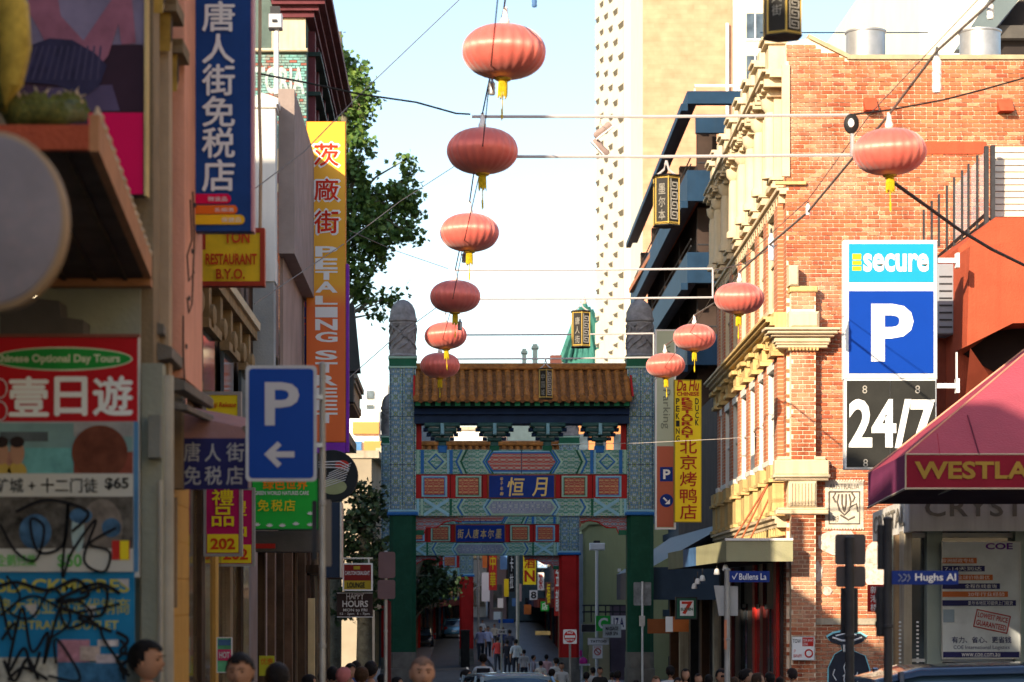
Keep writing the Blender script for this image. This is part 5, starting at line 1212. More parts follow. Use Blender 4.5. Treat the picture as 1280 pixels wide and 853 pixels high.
bp([(20, 98), (40, 56), (62, 48), (90, 50), (118, 66), (134, 82), (124, 108), (104, 122), (70, 106), (20, 102)], sock, 'sock_shape', .015)
for i in range(11): bp([(30+i*9, 100), (33+i*9, 100), (47+i*8, 58), (45+i*8, 57)], M('sock rib', (.07, .055, .11), .6), 'sock_rib', .018)
bp([(60, 110), (140, 106), (150, 139), (50, 139)], M('printed seat', (.10, .07, .14), .5), 'seat_shape', .009)
MB().box((XX(181, d), d-.03, ZZ(246, d)), (XX(184.5, d), d+.1, ZZ(-40, d))).build('edge_strip', ochre, bb)
# red awning with tiled edge and plants
ra = thing('red_edged_awning', 'tiled awning with bright red fascia and dark ribbed soffit at the upper left', 'awning', (XX(60, 12), 12, ZZ(186, 12)))
fz0, fz1 = ZZ(187, 12), ZZ(156, 12); xr = XX(124, 12); xr2 = XX(190, 15.9)
bz = ZZ(350, 15.9)
MB().box((-3.2, 12, fz0), (xr-.05, 12.06, fz1)).build('front_fascia', orange_render, ra)
e = MB(); e.add([(xr-.05, 12, fz0-.01), (xr, 12, fz0-.01), (xr2, 15.9, bz), (xr2-.05, 15.9, bz), (xr-.05, 12, fz1+.05), (xr, 12, fz1+.05), (xr2, 15.9, bz+.14), (xr2-.05, 15.9, bz+.14)], [(0, 3, 2, 1), (4, 5, 6, 7), (0, 1, 5, 4), (1, 2, 6, 5), (2, 3, 7, 6), (3, 0, 4, 7)]); e.build('side_fascia', M('awning tan edge', (.42, .19, .09), .7, .2, 4, .2), ra)
MB().add([(-3.2, 12.07, fz1-.01), (xr-.05, 12.07, fz1-.01), (xr2-.05, 15.9, bz+.12), (-3.2, 15.9, bz+.12), (-3.2, 12.07, fz0+.02), (xr-.05, 12.07, fz0+.02), (xr2-.05, 15.9, bz+.0), (-3.2, 15.9, bz+.0)], [(0, 1, 2, 3), (7, 6, 5, 4), (0, 3, 7, 4), (1, 5, 6, 2), (3, 2, 6, 7), (0, 4, 5, 1)]).build('soffit', M('soffit brown', (.10, .065, .05), .8, .3, 3, .3), ra)
for k in range(7):
    x0 = xr-.2-k*.2; x1 = xr2-.18-k*.2
    MB().add([(x0, 12.1, fz0+.0), (x0+.025, 12.1, fz0+.0), (x1+.025, 15.9, bz-.02), (x1, 15.9, bz-.02), (x0, 12.1, fz0+.03), (x0+.025, 12.1, fz0+.03), (x1+.025, 15.9, bz+.01), (x1, 15.9, bz+.01)], [(0, 3, 2, 1), (4, 5, 6, 7), (0, 1, 5, 4), (1, 2, 6, 5), (2, 3, 7, 6), (3, 0, 4, 7)]).build('batten', darkwood, ra)
MB().box((-3.2, 15.82, bz-.05), (xr2, 15.94, bz-.0)).build('back_plate', M('awning tan edge', (.42, .19, .09), .7), ra)
for k in range(16):      # ornamental upstands along the sloping edge
    t = (k+.5)/16; x = xr+(xr2-xr)*t; y = 12+3.9*t; zz = fz1+.05+(bz+.14-fz1-.05)*t
    MB().lathe((x-.02, y, zz), [(.028, -.01), (.036, .015), (.018, .04), (.006, .07)], 7).build('edge_finial', M('finial pale', (.48, .34, .22), .7, .2, 6, .2), ra)
# green gold roof dragon lying on the awning
dr = thing('roof_dragon', 'green and gold scaled dragon ornament lying on the red awning, out of focus', 'ornament', tuple(P(60, 150, 12.3)))
pts = [P(-20, 20, 12.2), P(-4, 40, 12.2), P(10, 80, 12.2), P(6, 120, 12.2), P(20, 145, 12.25), P(45, 138, 12.3), P(70, 143, 12.4), P(90, 138, 12.6), P(104, 146, 12.8)]
MB().tube(pts, [.10, .12, .11, .07, .075, .08, .07, .065, .03], 12).build('body', M('dragon green', (.09, .10, .03), .6, .5, 14, .5, wear=.4, wearcol=(.30, .22, .04)), dr, smooth=True)
MB().tube([P(2, -30, 12.0), P(14, 10, 12.0), P(20, 60, 12.05), P(14, 105, 12.05), P(4, 140, 12.1)], [.06, .09, .08, .06, .02], 12).build('gold_crest', M('dragon gold', (.50, .34, .06), .5, .4, 12, .4), dr, smooth=True)
sc = MB()
for i in range(90):
    t = i/90*(len(pts)-3)+2; k = int(t); p = pts[k].lerp(pts[min(k+1, len(pts)-1)], t-k); a = R.uniform(-1.2, 1.2)
    q = p+Vector((math.sin(a)*.05, -.06*math.cos(a)-.015, .06*math.cos(a*1.3)))
    sc.add([q+Vector((-.02, 0, 0)), q+Vector((0, -.01, .03)), q+Vector((.02, 0, 0)), q+Vector((0, -.015, -.02))], [(0, 1, 2, 3)])
sc.build('scales', M('dragon scale', (.16, .17, .05), .5, .4, 9, 0), dr, kind='stuff')
sp = MB()
for k in range(14): 
    p = P(22+k*6.2, 128+R.uniform(-6, 6), 12.2+k*.04); sp.tube([p+Vector((0, 0, -.03)), p+Vector((R.uniform(-.03, .03), -.02, .03)), p+Vector((R.uniform(-.05, .05), 0, .06))], [.014, .009, .002], 5)
sp.build('spines', M('finial pale', (.48, .34, .22), .7), dr)
# grey round sign close to the lens
rs = thing('round_projecting_sign', 'pale grey round sign close by at the left edge, strongly blurred', 'sign', tuple(P(-10, 350, 8.6)))
d = 8.6; c = P(-10, 274, d)
MB().lathe((0, 0, 0), [(.22, 0), (.245, .01), (.25, .03), (.25, .10), (.24, .12)], 40).xf(lambda x, y, z: (c.x+x, c.y+z, c.z+y*1.22)).build('disc', M('grey pink disc', (.24, .21, .23), .6, .12, 6, .05, wear=.2, wearcol=(.4, .28, .28)), rs, smooth=True)
MB().lathe((0, 0, 0), [(.252, .02), (.262, .03), (.262, .11), (.25, .12)], 40).xf(lambda x, y, z: (c.x+x, c.y+z, c.z+y*1.22)).build('rim', M('rim tan', (.35, .24, .15), .6), rs, smooth=True)
MB().tube([(c.x-.2, d+.06, c.z), (c.x-.9, d+.06, c.z)], .015, 6).build('arm', steel, rs)
MB().prism([PZ(0, 405, 15.6), PZ(0, 370, 15.6), PZ(30, 372, 15.6), PZ(74, 376, 15.6), PZ(76, 396, 15.6), PZ(104, 400, 15.6), PZ(104, 418, 15.6), PZ(0, 418, 15.6)], 15.6, 15.9).build('dark_ledge', M('ledge grey', (.10, .09, .09), .7), A)
# posters -----------------------------------------------------------------
d = 15.5
to = thing('tours_poster_board', 'red day tours poster board with white characters above a photo collage priced in dollars', 'poster', (XX(85, d), d, ZZ(720, d)))
MB().box((XX(-40, d), d+.002, ZZ(722, d)), (XX(174, d), d+.05, ZZ(419, d))).build('board', alu, to)
MB().box((XX(-40, d), d-.02, ZZ(422, d)), (XX(175, d), d+.03, ZZ(418, d))).build('top_rail', M('rail brown red', (.22, .08, .06), .5), to)
panel(to, 'red_field', (-40, 422, 172, 527), d-.004, M('poster red', (.50, .012, .02), .5, .1, 3, 0), .004)
ov = lambda cx, cy, rx, ry, y: [(XX(cx+rx*math.cos(2*PI*i/40), d), y, ZZ(cy+ry*math.sin(2*PI*i/40), d)) for i in range(40)]
MB().flat(ov(78, 449, 88, 15, d-.008)).build('oval_rim', M('oval cream', (.62, .66, .48), .5), to); MB().flat(ov(78, 449, 86, 13, d-.011)).build('green_oval', M('oval green', (.02, .28, .05), .5), to)
word(to, 'Chinese Optional Day Tours', (-8, 443, 150, 456), d-.014, M('oval cream', (.62, .66, .48), .5), .03)
column(to, '壹', 12, 60, [(472, 520)], d-.010, cleanwhite, .05); column(to, '日', 69, 108, [(472, 519)], d-.010, cleanwhite, .06); column(to, '遊', 117, 165, [(471, 519)], d-.010, cleanwhite, .05)
pk_ = M('poster pale', (.62, .66, .68), .5)
for cy in (486, 514): MB().tube([(XX(0+9*math.cos(a*PI/8), d), d-.01, ZZ(cy+12*math.sin(a*PI/8), d)) for a in range(17)], .004, 4).build('ring_mark', pk_, to)
panel(to, 'photo', (-40, 529, 166, 592), d-.004, M('photo sea', (.22, .36, .36), .5, .3, 2, 0), .003)
ph = [(0, 540, 60, 552, (.10, .12, .13)), (92, 528, 166, 546, (.30, .30, .30)), (30, 560, 95, 592, (.16, .42, .42)), (92, 565, 166, 592, (.24, .06, .04)), (0, 565, 22, 592, (.45, .22, .16))]
for i, (a, b_, c_, e_, col) in enumerate(ph): panel(to, 'photo_patch', (a, b_, c_, e_), d-.006-.001*i, M('photo tone %s' % chr(97+i), col, .5, .35, 6, 0), .002)
MB().flat(ov(125, 566, 35, 34, d-.014)).build('photo_head', M('photo hair', (.16, .05, .03), .6, .4, 8, 0), to)
for cx in (2, 22):
    MB().flat(ov(cx, 566, 9, 15, d-.015)).build('photo_face', M('photo skin', (.45, .24, .15), .6), to); MB().flat(ov(cx, 553, 9, 7, d-.017)).build('photo_hair', M('photo black hair', (.03, .02, .02), .6), to); MB().flat(ov(cx, 590, 12, 12, d-.013)).build('photo_shirt', M('photo yellow', (.5, .35, .08), .6), to)
panel(to, 'caption_strip', (-40, 592, 166, 621), d-.02, M('strip pale', (.55, .54, .50), .5, .05, 2, 0), .01)
word(to, '矿城 + 十二门徒', (-6, 598, 122, 616), d-.024, black, .02); word(to, '$65', (131, 597, 161, 613), d-.024, black, .03)
panel(to, 'photo', (-40, 621, 166, 690), d-.018, M('photo night', (.10, .09, .08), .5, .9, 9, 0), .006)
MB().flat(ov(128, 660, 26, 36, d-.02)).build('photo_arch', M('photo arch', (.20, .17, .15), .5, .5, 9, 0), to)
for (cx, cy, rx, ry) in ((102, 645, 14, 10), (98, 665, 8, 26), (140, 660, 12, 12), (45, 665, 20, 22)): MB().flat(ov(cx, cy, rx, ry, d-.022-.0004*cx/20)).build('penguin_shape', M('photo blue', (.06, .14, .26), .5, .6, 8, 0) if cx != 98 else M('photo pale', (.42, .55, .55), .5), to)
panel(to, 'price_strip', (-40, 686, 166, 715), d-.021, M('strip pale', (.55, .54, .50), .5), .006)
word(to, '企鹅归巢', (-4, 693, 45, 708), d-.026, M('grass green print', (.10, .45, .06), .5), .02); word(to, '$50', (72, 693, 102, 711), d-.026, M('grass green print', (.10, .45, .06), .5), .02)
panel(to, 'corner_mark', (140, 676, 162, 700), d-.027, red, .003); word(to, '1', (150, 676, 161, 700), d-.03, M('sign yellow', (.8, .62, .02), .4), .04)
panel(to, 'side_strip', (167, 527, 173, 715), d-.006, M('poster blue edge', (.08, .22, .42), .5), .004)
vb = thing('vitamin_poster', 'blue poster reading BLACKMORES in yellow under black graffiti scrawls', 'poster', (XX(85, d), d, .4))
panel(vb, 'sheet', (-40, 715, 168, 826), d-.004, M('poster cyan blue', (.015, .20, .42), .5, .25, 2, 0), .02)
yl_ = M('faded yellow print', (.50, .46, .10), .6, .2, 6, 0)
letters(MB(), 'BLACKMORES', rp(-6, 724, 162, 741, d), d-.008, .04).build('lettering', yl_, vb); word(vb, '澳大利亚指定代销商', (-4, 748, 162, 768), d-.008, yl_, .01); word(vb, 'AUSTRALIA OUTLET', (6, 776, 148, 787), d-.008, yl_, .02)
for i, pts in enumerate((((146, 724), (161, 724), (161, 736)), ((30, 757), (46, 755), (45, 773)), ((104, 757), (120, 757), (116, 776)))): MB().flat([P(a, b_, d-.012) for a, b_ in pts]).build('torn_patch', M('torn paper', (.50, .46, .44), .8), vb)
sh_ = thing('torn_notices', 'torn white and purple notices pasted at the foot of the poster wall', 'poster', (XX(60, d), d, .3))
for i, (a, b_, c_, e_, col) in enumerate(((-40, 822, 85, 860, (.52, .50, .44)), (72, 800, 112, 828, (.42, .20, .26)), (100, 808, 125, 826, (.5, .4, .36)), (122, 800, 148, 808, (.55, .5, .5)), (72, 828, 158, 860, (.05, .16, .30)), (120, 818, 148, 829, (.5, .42, .44)))):
    panel(sh_, 'notice', (a, b_, c_, e_), d-.010-.002*i, M('notice tone %s' % chr(97+i), col, .7, .5, 14, 0), .002)
gf = thing('graffiti_tags', 'black spray paint scribbles across the lower posters at the left', 'graffiti', (XX(80, d), d, .6))
gm = M('spray black', (.012, .012, .016), .5, .1, 4, 0)
def scrawl(pts, w):
    mb = MB(); q = []
    n = len(pts)
    for i in range(n-1):
        p0, p1, p2, p3 = pts[max(i-1, 0)], pts[i], pts[i+1], pts[min(i+2, n-1)]
        for s in range(8):
            t = s/8; q.append(tuple(.5*(2*p1[k]+(p2[k]-p0[k])*t+(2*p0[k]-5*p1[k]+4*p2[k]-p3[k])*t*t+(3*p1[k]-p0[k]-3*p2[k]+p3[k])*t**3) for k in (0, 1)))
    q.append(pts[-1]); o = R.uniform(.034, .048)
    for i in range(len(q)-1):
        (x0, y0), (x1, y1) = q[i], q[i+1]; l = math.hypot(x1-x0, y1-y0) or 1; nx, ny = -(y1-y0)/l*w/2, (x1-x0)/l*w/2
        mb.flat([P(x0+nx, y0+ny, d-o), P(x1+nx, y1+ny, d-o), P(x1-nx, y1-ny, d-o), P(x0-nx, y0-ny, d-o)])
    mb.build('scribble', gm, gf)
for s_ in ([(0, 655), (20, 690), (45, 700), (55, 660), (38, 650), (48, 690), (80, 680), (85, 630), (78, 720), (90, 690), (120, 650), (105, 700), (130, 715), (137, 690), (112, 680), (145, 660)],
           [(-6, 735), (20, 728), (60, 738), (95, 725), (110, 745), (70, 752), (120, 730), (150, 742)],
           [(0, 745), (15, 800), (28, 760), (40, 815), (60, 790), (55, 830), (75, 760), (95, 750), (115, 770), (85, 785), (78, 760), (120, 780), (130, 800), (150, 830), (155, 850)],
           [(2, 800), (20, 780), (10, 840), (30, 810), (40, 840), (50, 815)], [(70, 830), (68, 800), (80, 810), (100, 850), (60, 845)],
           [(145, 790), (160, 800), (150, 815), (165, 820), (150, 835), (162, 845)], [(10, 850), (30, 835), (60, 850)], [(0, 770), (40, 745), (90, 765), (150, 755)], [(20, 640), (60, 625), (110, 640), (90, 665)], [(8, 720), (25, 745), (12, 765), (40, 772), (66, 735), (88, 775), (60, 800)], [(100, 742), (132, 735), (128, 768), (98, 772), (140, 790)], [(150, 800), (158, 812), (146, 826), (160, 840)], [(5, 826), (18, 852), (34, 824), (48, 850)]): scrawl(s_, R.uniform(2.4, 4.8))

# ================================================================ LEFT: second building with cornice soffits, signs
Bb = thing('brown_terrace', 'brown stone terrace with deep carved cornice soffits behind the restaurant sign', 'building', (-2.6, 20, gz(20)))
MB().prismz([(-9, 18.55), (-2.55, 18.55), (-2.65, 30.9), (-9, 30.9)], -.5, 7.2).build('wall', M('brown stone', (.15, .09, .055), .8, .3, 1.5, .4), Bb)
br_ = M('carved brown stone', (.28, .19, .10), .75, .35, 5, .5)
for k in range(9):
    y = 20.0+k*1.25; z0 = 4.95
    MB().prismx([(y, z0), (y, z0+.45), (y+.26, z0+.45), (y+.26, z0)], -2.6, -2.47).build('console', br_, Bb)
    MB().lathe((0, 0, 0), [(.10, 0), (.12, .02), (.12, .06), (.07, .08)], 12).xf(lambda x, y_, z: (-2.49+z, y+.13+x, z0+.1+y_)).build('scroll', br_, Bb, smooth=True)
MB().box((-2.6, 18.6, 5.4), (-2.43, 30.8, 5.52)).build('cornice', br_, Bb); MB().box((-2.6, 18.6, 5.52), (-2.39, 30.8, 5.62)).build('cornice_top', cream, Bb)
MB().box((-2.6, 19.6, 4.1), (-2.46, 30.8, 4.2)).build('verandah_beam', darkwood, Bb)
for k in range(5):
    y = 20.3+k*2.3
    g = box('window', (-2.56, y, 4.25), (-2.52, y+1.2, 4.9), darkglass, Bb); MB().box((-2.55, y-.1, 4.18), (-2.42, y+1.3, 4.25)).box((-2.55, y-.1, 4.9), (-2.45, y+1.3, 5.0)).build('frame', br_, g)
for k in range(7):
    y = 19.6+k*1.6
    box('shop_pier', (-2.6, y, gz(20)), (-2.50+.015*(k % 2), y+.35, 4.05), [darkwood, ochrewall, pink, darkwood, ochrewall, buff, darkwood][k], Bb)
    g = box('shop_window', (-2.56, y+.4, .6), (-2.53, y+1.55, 3.2), glass_mat('warm window glass', (.12, .08, .04)), Bb)
    MB().box((-2.56, y+.38, 3.2), (-2.5, y+1.57, 3.28)).box((-2.56, y+.38, .5), (-2.48, y+1.57, .6)).build('frame', darkwood, g)
# navy banner awning
nb = thing('navy_banner_awning', 'small pink topped awning with navy valance of white characters behind the parking arrow sign', 'awning', tuple(P(262, 612, 17.5)))
d = 17.5; x0, x1 = XX(219, d), XX(310, d)
nv = M('navy valance', (.03, .03, .12), .7, .15, 3, .2)
MB().box((x0, d, ZZ(612, d)), (x1, d+.02, ZZ(548, d))).build('valance', nv, nb)
MB().add([(x0, d, ZZ(548, d)), (x1, d, ZZ(548, d)), (x1, d+.9, ZZ(548, d)+.2), (x0, d+.9, ZZ(548, d)+.3), (x0, d+.02, ZZ(516, d)), (x1-.05, d+.02, ZZ(534, d))], [(0, 1, 5, 4), (4, 5, 2, 3)]).build('canopy', M('dusty pink canvas', (.36, .19, .17), .8, .15, 4, .3), nb)
column(nb, '唐', 230, 250, [(553, 577)], d-.006, M('valance lettering', (.45, .43, .42), .6), .02); column(nb, '人', 256, 276, [(555, 577)], d-.006, M('valance lettering', (.45, .43, .42), .6), .02); column(nb, '街', 283, 305, [(554, 577)], d-.006, M('valance lettering', (.45, .43, .42), .6), .02)
for ch, a in (('免', 230), ('税', 256), ('店', 283)): column(nb, ch, a, a+21, [(583, 606)], d-.006, M('valance lettering', (.45, .43, .42), .6), .02)
# tall blue sign
blue_s = M('sign deep blue', (.008, .045, .20), .45, .2, 2.5, 0)
bs2 = board('tall_blue_sign', 'tall deep blue vertical sign with six white characters and three coloured bars', (233, -30, 314, 289), 18, blue_s, None, .16, bracket=(-1, .25, (ZZ(60, 18), ZZ(232, 18))))
MB().box((XX(314, 18), 17.99, ZZ(289, 18)), (XX(317, 18), 18.17, ZZ(-30, 18))).build('pink_edge', M('sign pink edge', (.50, .25, .30), .5), bs2)
cw = M('sign chalk white', (.66, .66, .68), .5, .05, 3, 0)
column(bs2, '唐人街免税店', 253, 293, [(2, 39), (43, 79), (81, 119), (121, 158), (160, 197), (200, 239)], 17.985, cw, .035)
for (a, b_, x, col, s_) in ((243, 255, 289, (.62, .0, .06), '精装品'), (257, 268, 297, (.70, .13, .01), '名烟酒'), (269, 281, 306, (.75, .42, .01), '保健品')):
    r_ = (XX(235, 18), ZZ(b_, 18), XX(x, 18), ZZ(a, 18)); h = (r_[3]-r_[1])/2
    pts = [(r_[0], r_[1]), (r_[2]-h, r_[1])]+[(r_[2]-h+h*math.cos(t*PI/8-PI/2), (r_[1]+r_[3])/2+h*math.sin(t*PI/8-PI/2)) for t in range(1, 8)]+[(r_[2]-h, r_[3]), (r_[0], r_[3])]
    MB().prism(pts, 17.985, 18.0).build('coloured_bar', M('bar %s' % {'精装品': 'pink', '名烟酒': 'orange', '保健品': 'yellow'}[s_], col, .5, .05, 3, 0), bs2)
    word(bs2, s_, (x-29, a+3, x-5, b_-3), 17.975, cw)
# restaurant BYO sign
yb = board('byo_restaurant_sign', 'yellow restaurant BYO sign with red frame hung below the tall blue sign', (252, 291, 325, 352), 23.5, M('byo yellow', (.72, .46, .02), .5, .15, 4, 0, wear=.15, wearcol=(.3, .15, .05)), M('byo red frame', (.34, .04, .02), .5), .14, .045, bracket=(-1, .3, (ZZ(330, 23.5),)))
rr_ = M('byo red letters', (.50, .05, .01), .5)
word(yb, 'RESTAURANT', (257, 317, 321, 331), 23.47, rr_, .03); word(yb, 'B.Y.O.', (270, 336, 306, 349), 23.47, rr_, .03); word(yb, 'TON', (280, 289, 312, 304), 23.47, rr_, .03)
MB().box((XX(249, 23.5), 23.49, ZZ(312, 23.5)), (XX(257, 23.5), 23.6, ZZ(290, 23.5))).build('frame_step', M('byo red frame', (.34, .04, .02), .5), yb)
# yellow release sign & 202 signs
rel = board('yellow_shop_sign', 'yellow sign with red script and grey frame above the pink canopy', (258, 494, 297, 524), 24, M('duck sign yellow', (.72, .56, .02), .4), M('sign grey frame', (.28, .26, .25), .5), .12, .035)
word(rel, 'Fuji Release', (262, 503, 295, 511), 23.98, rr_, .02, shear=.2)
MB().box((XX(258, 24), 23.985, ZZ(524, 24)), (XX(297, 24), 24, ZZ(520.5, 24))).build('magenta_strip', M('sign magenta', (.42, .01, .10), .5), rel)
for (dx, dy, d, lab, rectn) in ((0, 0, 24.5, 'magenta and yellow vertical gift sign numbered 202, in front of its twin', None), (16, 13, 27, 'magenta and yellow vertical sign numbered 202, behind the nearer one', None)):
    s_ = board('numbered_gift_sign', lab, (258+dx, 600+dy, 299+dx, 692+dy), d, M('sign magenta', (.42, .01, .10), .5), M('sign grey frame', (.28, .26, .25), .5), .12, .03)
    ys2 = M('duck sign yellow', (.72, .56, .02), .4)
    column(s_, '禮品', 265+dx, 292+dx, [(612+dy, 632+dy), (634+dy, 658+dy)], d-.02, ys2, .03)
    panel(s_, 'yellow_field', (259+dx, 668+dy, 298+dx, 691+dy), d-.015, ys2, .01); word(s_, '202', (263+dx, 673+dy, 294+dx, 687+dy), d-.025, rr_, .04)

# ================================================================ LEFT: white wing wall building
Cb = thing('white_stepped_building', 'narrow building with sunlit white end wall and scrolled top beside the blue sign', 'building', (-2.6, 31, gz(31)))
MB().prismz([(-9, 31), (-2.62, 31), (-2.62, 37.4), (-9, 37.4)], -.8, 7.3).build('wall', M('dusty mauve render', (.34, .25, .22), .8, .2, 1.5, .3), Cb)
d = 31; wx0, wx1 = XX(316, d), XX(346, d)
MB().box((wx0, d-.02, ZZ(352, d)), (wx1-.02, d+.4, ZZ(135, d))).build('white_wing', white, Cb)
MB().box((wx0, d, ZZ(620, d)), (wx1-.04, d+.4, ZZ(352, d))).build('shaded_wing', M('shaded wing render', (.33, .34, .34), .8, .15, 2, .3), Cb)  # shade on the lower wing put into a blue grey colour
MB().bbox((wx0, d-.05, ZZ(136, d)), (wx1, d+.45, ZZ(131, d)), .01).build('wing_band', white, Cb)
MB().prism([(wx0, ZZ(131, d)), (wx1+.02, ZZ(131, d)), (wx1+.02, ZZ(124, d)), (wx1-.08, ZZ(120, d)), (wx0+.12, ZZ(117, d)), (wx0, ZZ(123, d))], d-.04, d+.42).build('scrolled_top', white, Cb)
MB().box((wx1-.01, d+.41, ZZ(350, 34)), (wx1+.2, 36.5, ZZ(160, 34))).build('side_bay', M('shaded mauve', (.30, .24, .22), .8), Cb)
for k, px in enumerate((352, 358, 364, 370, 376)): MB().box((XX(px, 33+k*.8), 33+k*.8, ZZ(520, 34)), (XX(px, 33+k*.8)+.04, 33.2+k*.8, ZZ(190+k*18, 34))).build('side_rib', M('dusty mauve render', (.34, .25, .22), .8), Cb)
MB().box((wx1-.02, 31.8, ZZ(560, 32)), (XX(378, 36), 36.3, ZZ(205, 34))).build('mauve_bay', M('dusty mauve render', (.34, .25, .22), .8), Cb)
lp_ = thing('pole_light_box', 'square grey floodlight on a slim white pole above the white end wall', 'lamp', tuple(P(344, 118, 32)))
MB().bbox((XX(336, 32), 31.9, ZZ(37, 32)), (XX(353, 32), 32.1, ZZ(19, 32)), .01).build('light_box', alu, lp_); MB().box((XX(338, 32), 31.95, ZZ(19, 32)), (XX(350, 32), 32.05, ZZ(9, 32))).build('dark_cap', steel, lp_)
MB().tube([P(345.5, 37, 32), P(345.5, 118, 32)], .035, 8).build('pole', whitemetal, lp_); MB().box((XX(341, 32), 31.88, ZZ(30, 32)), (XX(347, 32), 31.9, ZZ(27, 32))).build('slot', steel, lp_)
path_cable('conduit_cable', 'brown vertical cable beside the tall blue sign', [P(325, -20, 26), P(325, 40, 26), P(324, 120, 26), P(326, 200, 26), P(325, 300, 26)], .02, M('tan pipe', (.42, .28, .18), .6))
# carved cream pieces under the white wing
for k in range(6):
    a = P(318+k*7, 404+k*17, 31.5+k*.9)
    MB().bbox((a.x-.3, a.y, a.z-.12), (a.x+.06, a.y+.5, a.z+.12), .02).build('carved_block', M('golden stone', (.52, .34, .12), .7, .3, 5, .4), Cb)
# ---- Petaling street sign
d = 36
pt = thing('petaling_street_sign', 'tall orange sign reading Petaling Street, with sunlit amber at top and shaded orange below painted in', 'sign', (XX(408, d), d, ZZ(553, d)))
po1 = M('sign amber', (.80, .36, .003), .5, .04, 2, 0)
po2 = M('sign shaded orange', (.70, .10, .01), .5, .04, 2, 0)
MB().box((XX(383, d), d, ZZ(553, d)), (XX(432, d), d+.25, ZZ(152, d))).build('light_box', M('sign amber edge', (.7, .22, .02), .5), pt)
# shadow edge painted into the face: sunlit amber above, shaded red orange below
mt, tt, bt = nodes('sign sun to shade colour')
sx = N(tt, 'SeparateXYZ'); L(tt, N(tt, 'NewGeometry').outputs['Position'], sx.inputs[0])
mr = N(tt, 'MapRange'); L(tt, sx.outputs['Z'], mr.inputs[0]); mr.inputs[1].default_value = ZZ(385, d); mr.inputs[2].default_value = ZZ(355, d)
L(tt, ramp(tt, mr.outputs[0], [(0, (.76, .13, .008)), (1, (.80, .38, .003))]), bt.inputs['Base Color']); bt.inputs['Roughness'].default_value = .5
MB().box((XX(384, d), d-.012, ZZ(552, d)), (XX(431.3, d), d, ZZ(153, d))).build('face', mt, pt)
MB().box((XX(432.5, d), d+.02, ZZ(565, d)), (XX(436, d), d+.22, ZZ(330, d))).build('purple_edge', M('sign purple', (.22, .04, .45), .5), pt)
MB().box((XX(384, d), d-.01, ZZ(566, d)), (XX(432, d), d+.22, ZZ(553.5, d))).build('purple_foot', M('sign purple', (.22, .04, .45), .5), pt)
for ch, a, b_ in (('茨', 178, 209), ('廠', 222, 252), ('街', 262, 293)):
    column(pt, ch, 391, 425, [(a, b_)], d-.016, cleanwhite, .085); column(pt, ch, 393, 423, [(a+1.5, b_-1.5)], d-.022, M('petaling red', (.60, .03, .01), .5), .03)
column(pt, 'PETALING', 394, 422, [(308, 321), (323, 337), (339, 350), (352, 366), (370, 381), (384, 397), (399, 413), (415, 428)], d-.018, cleanwhite, .06)
column(pt, 'STREET', 394, 422, [(438, 450), (453, 466), (469, 482), (485, 497), (500, 513), (516, 529)], d-.018, cleanwhite, .06)
for (py) in (345, 520): MB().box((XX(352, d), d+.1, ZZ(py+2, d)), (XX(383, d), d+.14, ZZ(py-2, d))).build('arm', alu, pt)
db = board('dark_blue_vertical_sign', 'dark blue vertical sign edge with red characters directly behind the orange sign', (374, 280, 383, 520), 37, M('sign ink blue', (.02, .025, .12), .5), None, .2)
column(db, '茨廠街', 376, 382, [(325, 350), (360, 385), (395, 420)], 36.99, rr_)
# ================================================================ LEFT: receding shaded terrace behind the signs
Db = thing('shaded_terrace', 'shaded row of dark timber shopfronts running up to the gate on the left', 'building', (-3, 38, gz(38)))
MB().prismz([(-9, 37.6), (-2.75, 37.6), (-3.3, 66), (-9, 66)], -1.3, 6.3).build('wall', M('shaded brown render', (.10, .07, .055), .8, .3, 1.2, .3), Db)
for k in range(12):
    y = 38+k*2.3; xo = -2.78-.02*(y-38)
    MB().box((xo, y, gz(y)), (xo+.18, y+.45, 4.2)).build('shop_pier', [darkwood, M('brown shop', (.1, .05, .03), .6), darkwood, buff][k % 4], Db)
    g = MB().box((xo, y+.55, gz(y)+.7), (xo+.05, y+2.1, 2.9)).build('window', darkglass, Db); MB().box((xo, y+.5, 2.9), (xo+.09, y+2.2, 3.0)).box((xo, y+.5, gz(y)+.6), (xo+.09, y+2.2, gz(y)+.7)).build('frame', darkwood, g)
MB().box((-3.2, 38, 6.1), (-2.5, 66, 6.35)).build('cornice', greycream, Db)
MB().box((-2.9, 38, 3.1), (-1.9, 44, 3.5)).build('verandah', M('verandah grey brown', (.07, .05, .05), .6), Db)
for k in range(4): MB().box((-2.9, 45+k*4.5, 2.6), (-2.0+.0*k, 45.6+k*4.5, 2.75)).build('awning_arm', darkwood, Db)
MB().box((-3.6, 52, 6.3), (XX(450, 56), 56, ZZ(478, 54))).build('chimney_block', greycream, Db)
for i, (z0, z1, o) in enumerate(((ZZ(512, 54), ZZ(504, 54), .03), (ZZ(484, 54), ZZ(478, 54), .09), (ZZ(490, 54), ZZ(486, 54), .05))): MB().box((-3.65, 51.9-o, z0), (XX(450, 56)+o, 56+o, z1)).build('block_moulding', greycream, Db)
MB().prism([(-3.4, ZZ(464, 50)), (XX(450, 50), ZZ(464, 50)), (XX(442, 50), ZZ(380, 50)), (-3.4, ZZ(376, 50))], 50, 50.6).build('dark_gable', M('dark gable', (.05, .055, .055), .7), Db)
MB().prism([(-3.5, 6.2), (XX(441, 50), 6.2), (XX(441, 50), ZZ(466, 50)), (-3.5, ZZ(466, 50))], 50.02, 50.58).build('gable_base', M('dark gable', (.05, .055, .055), .7), Db)
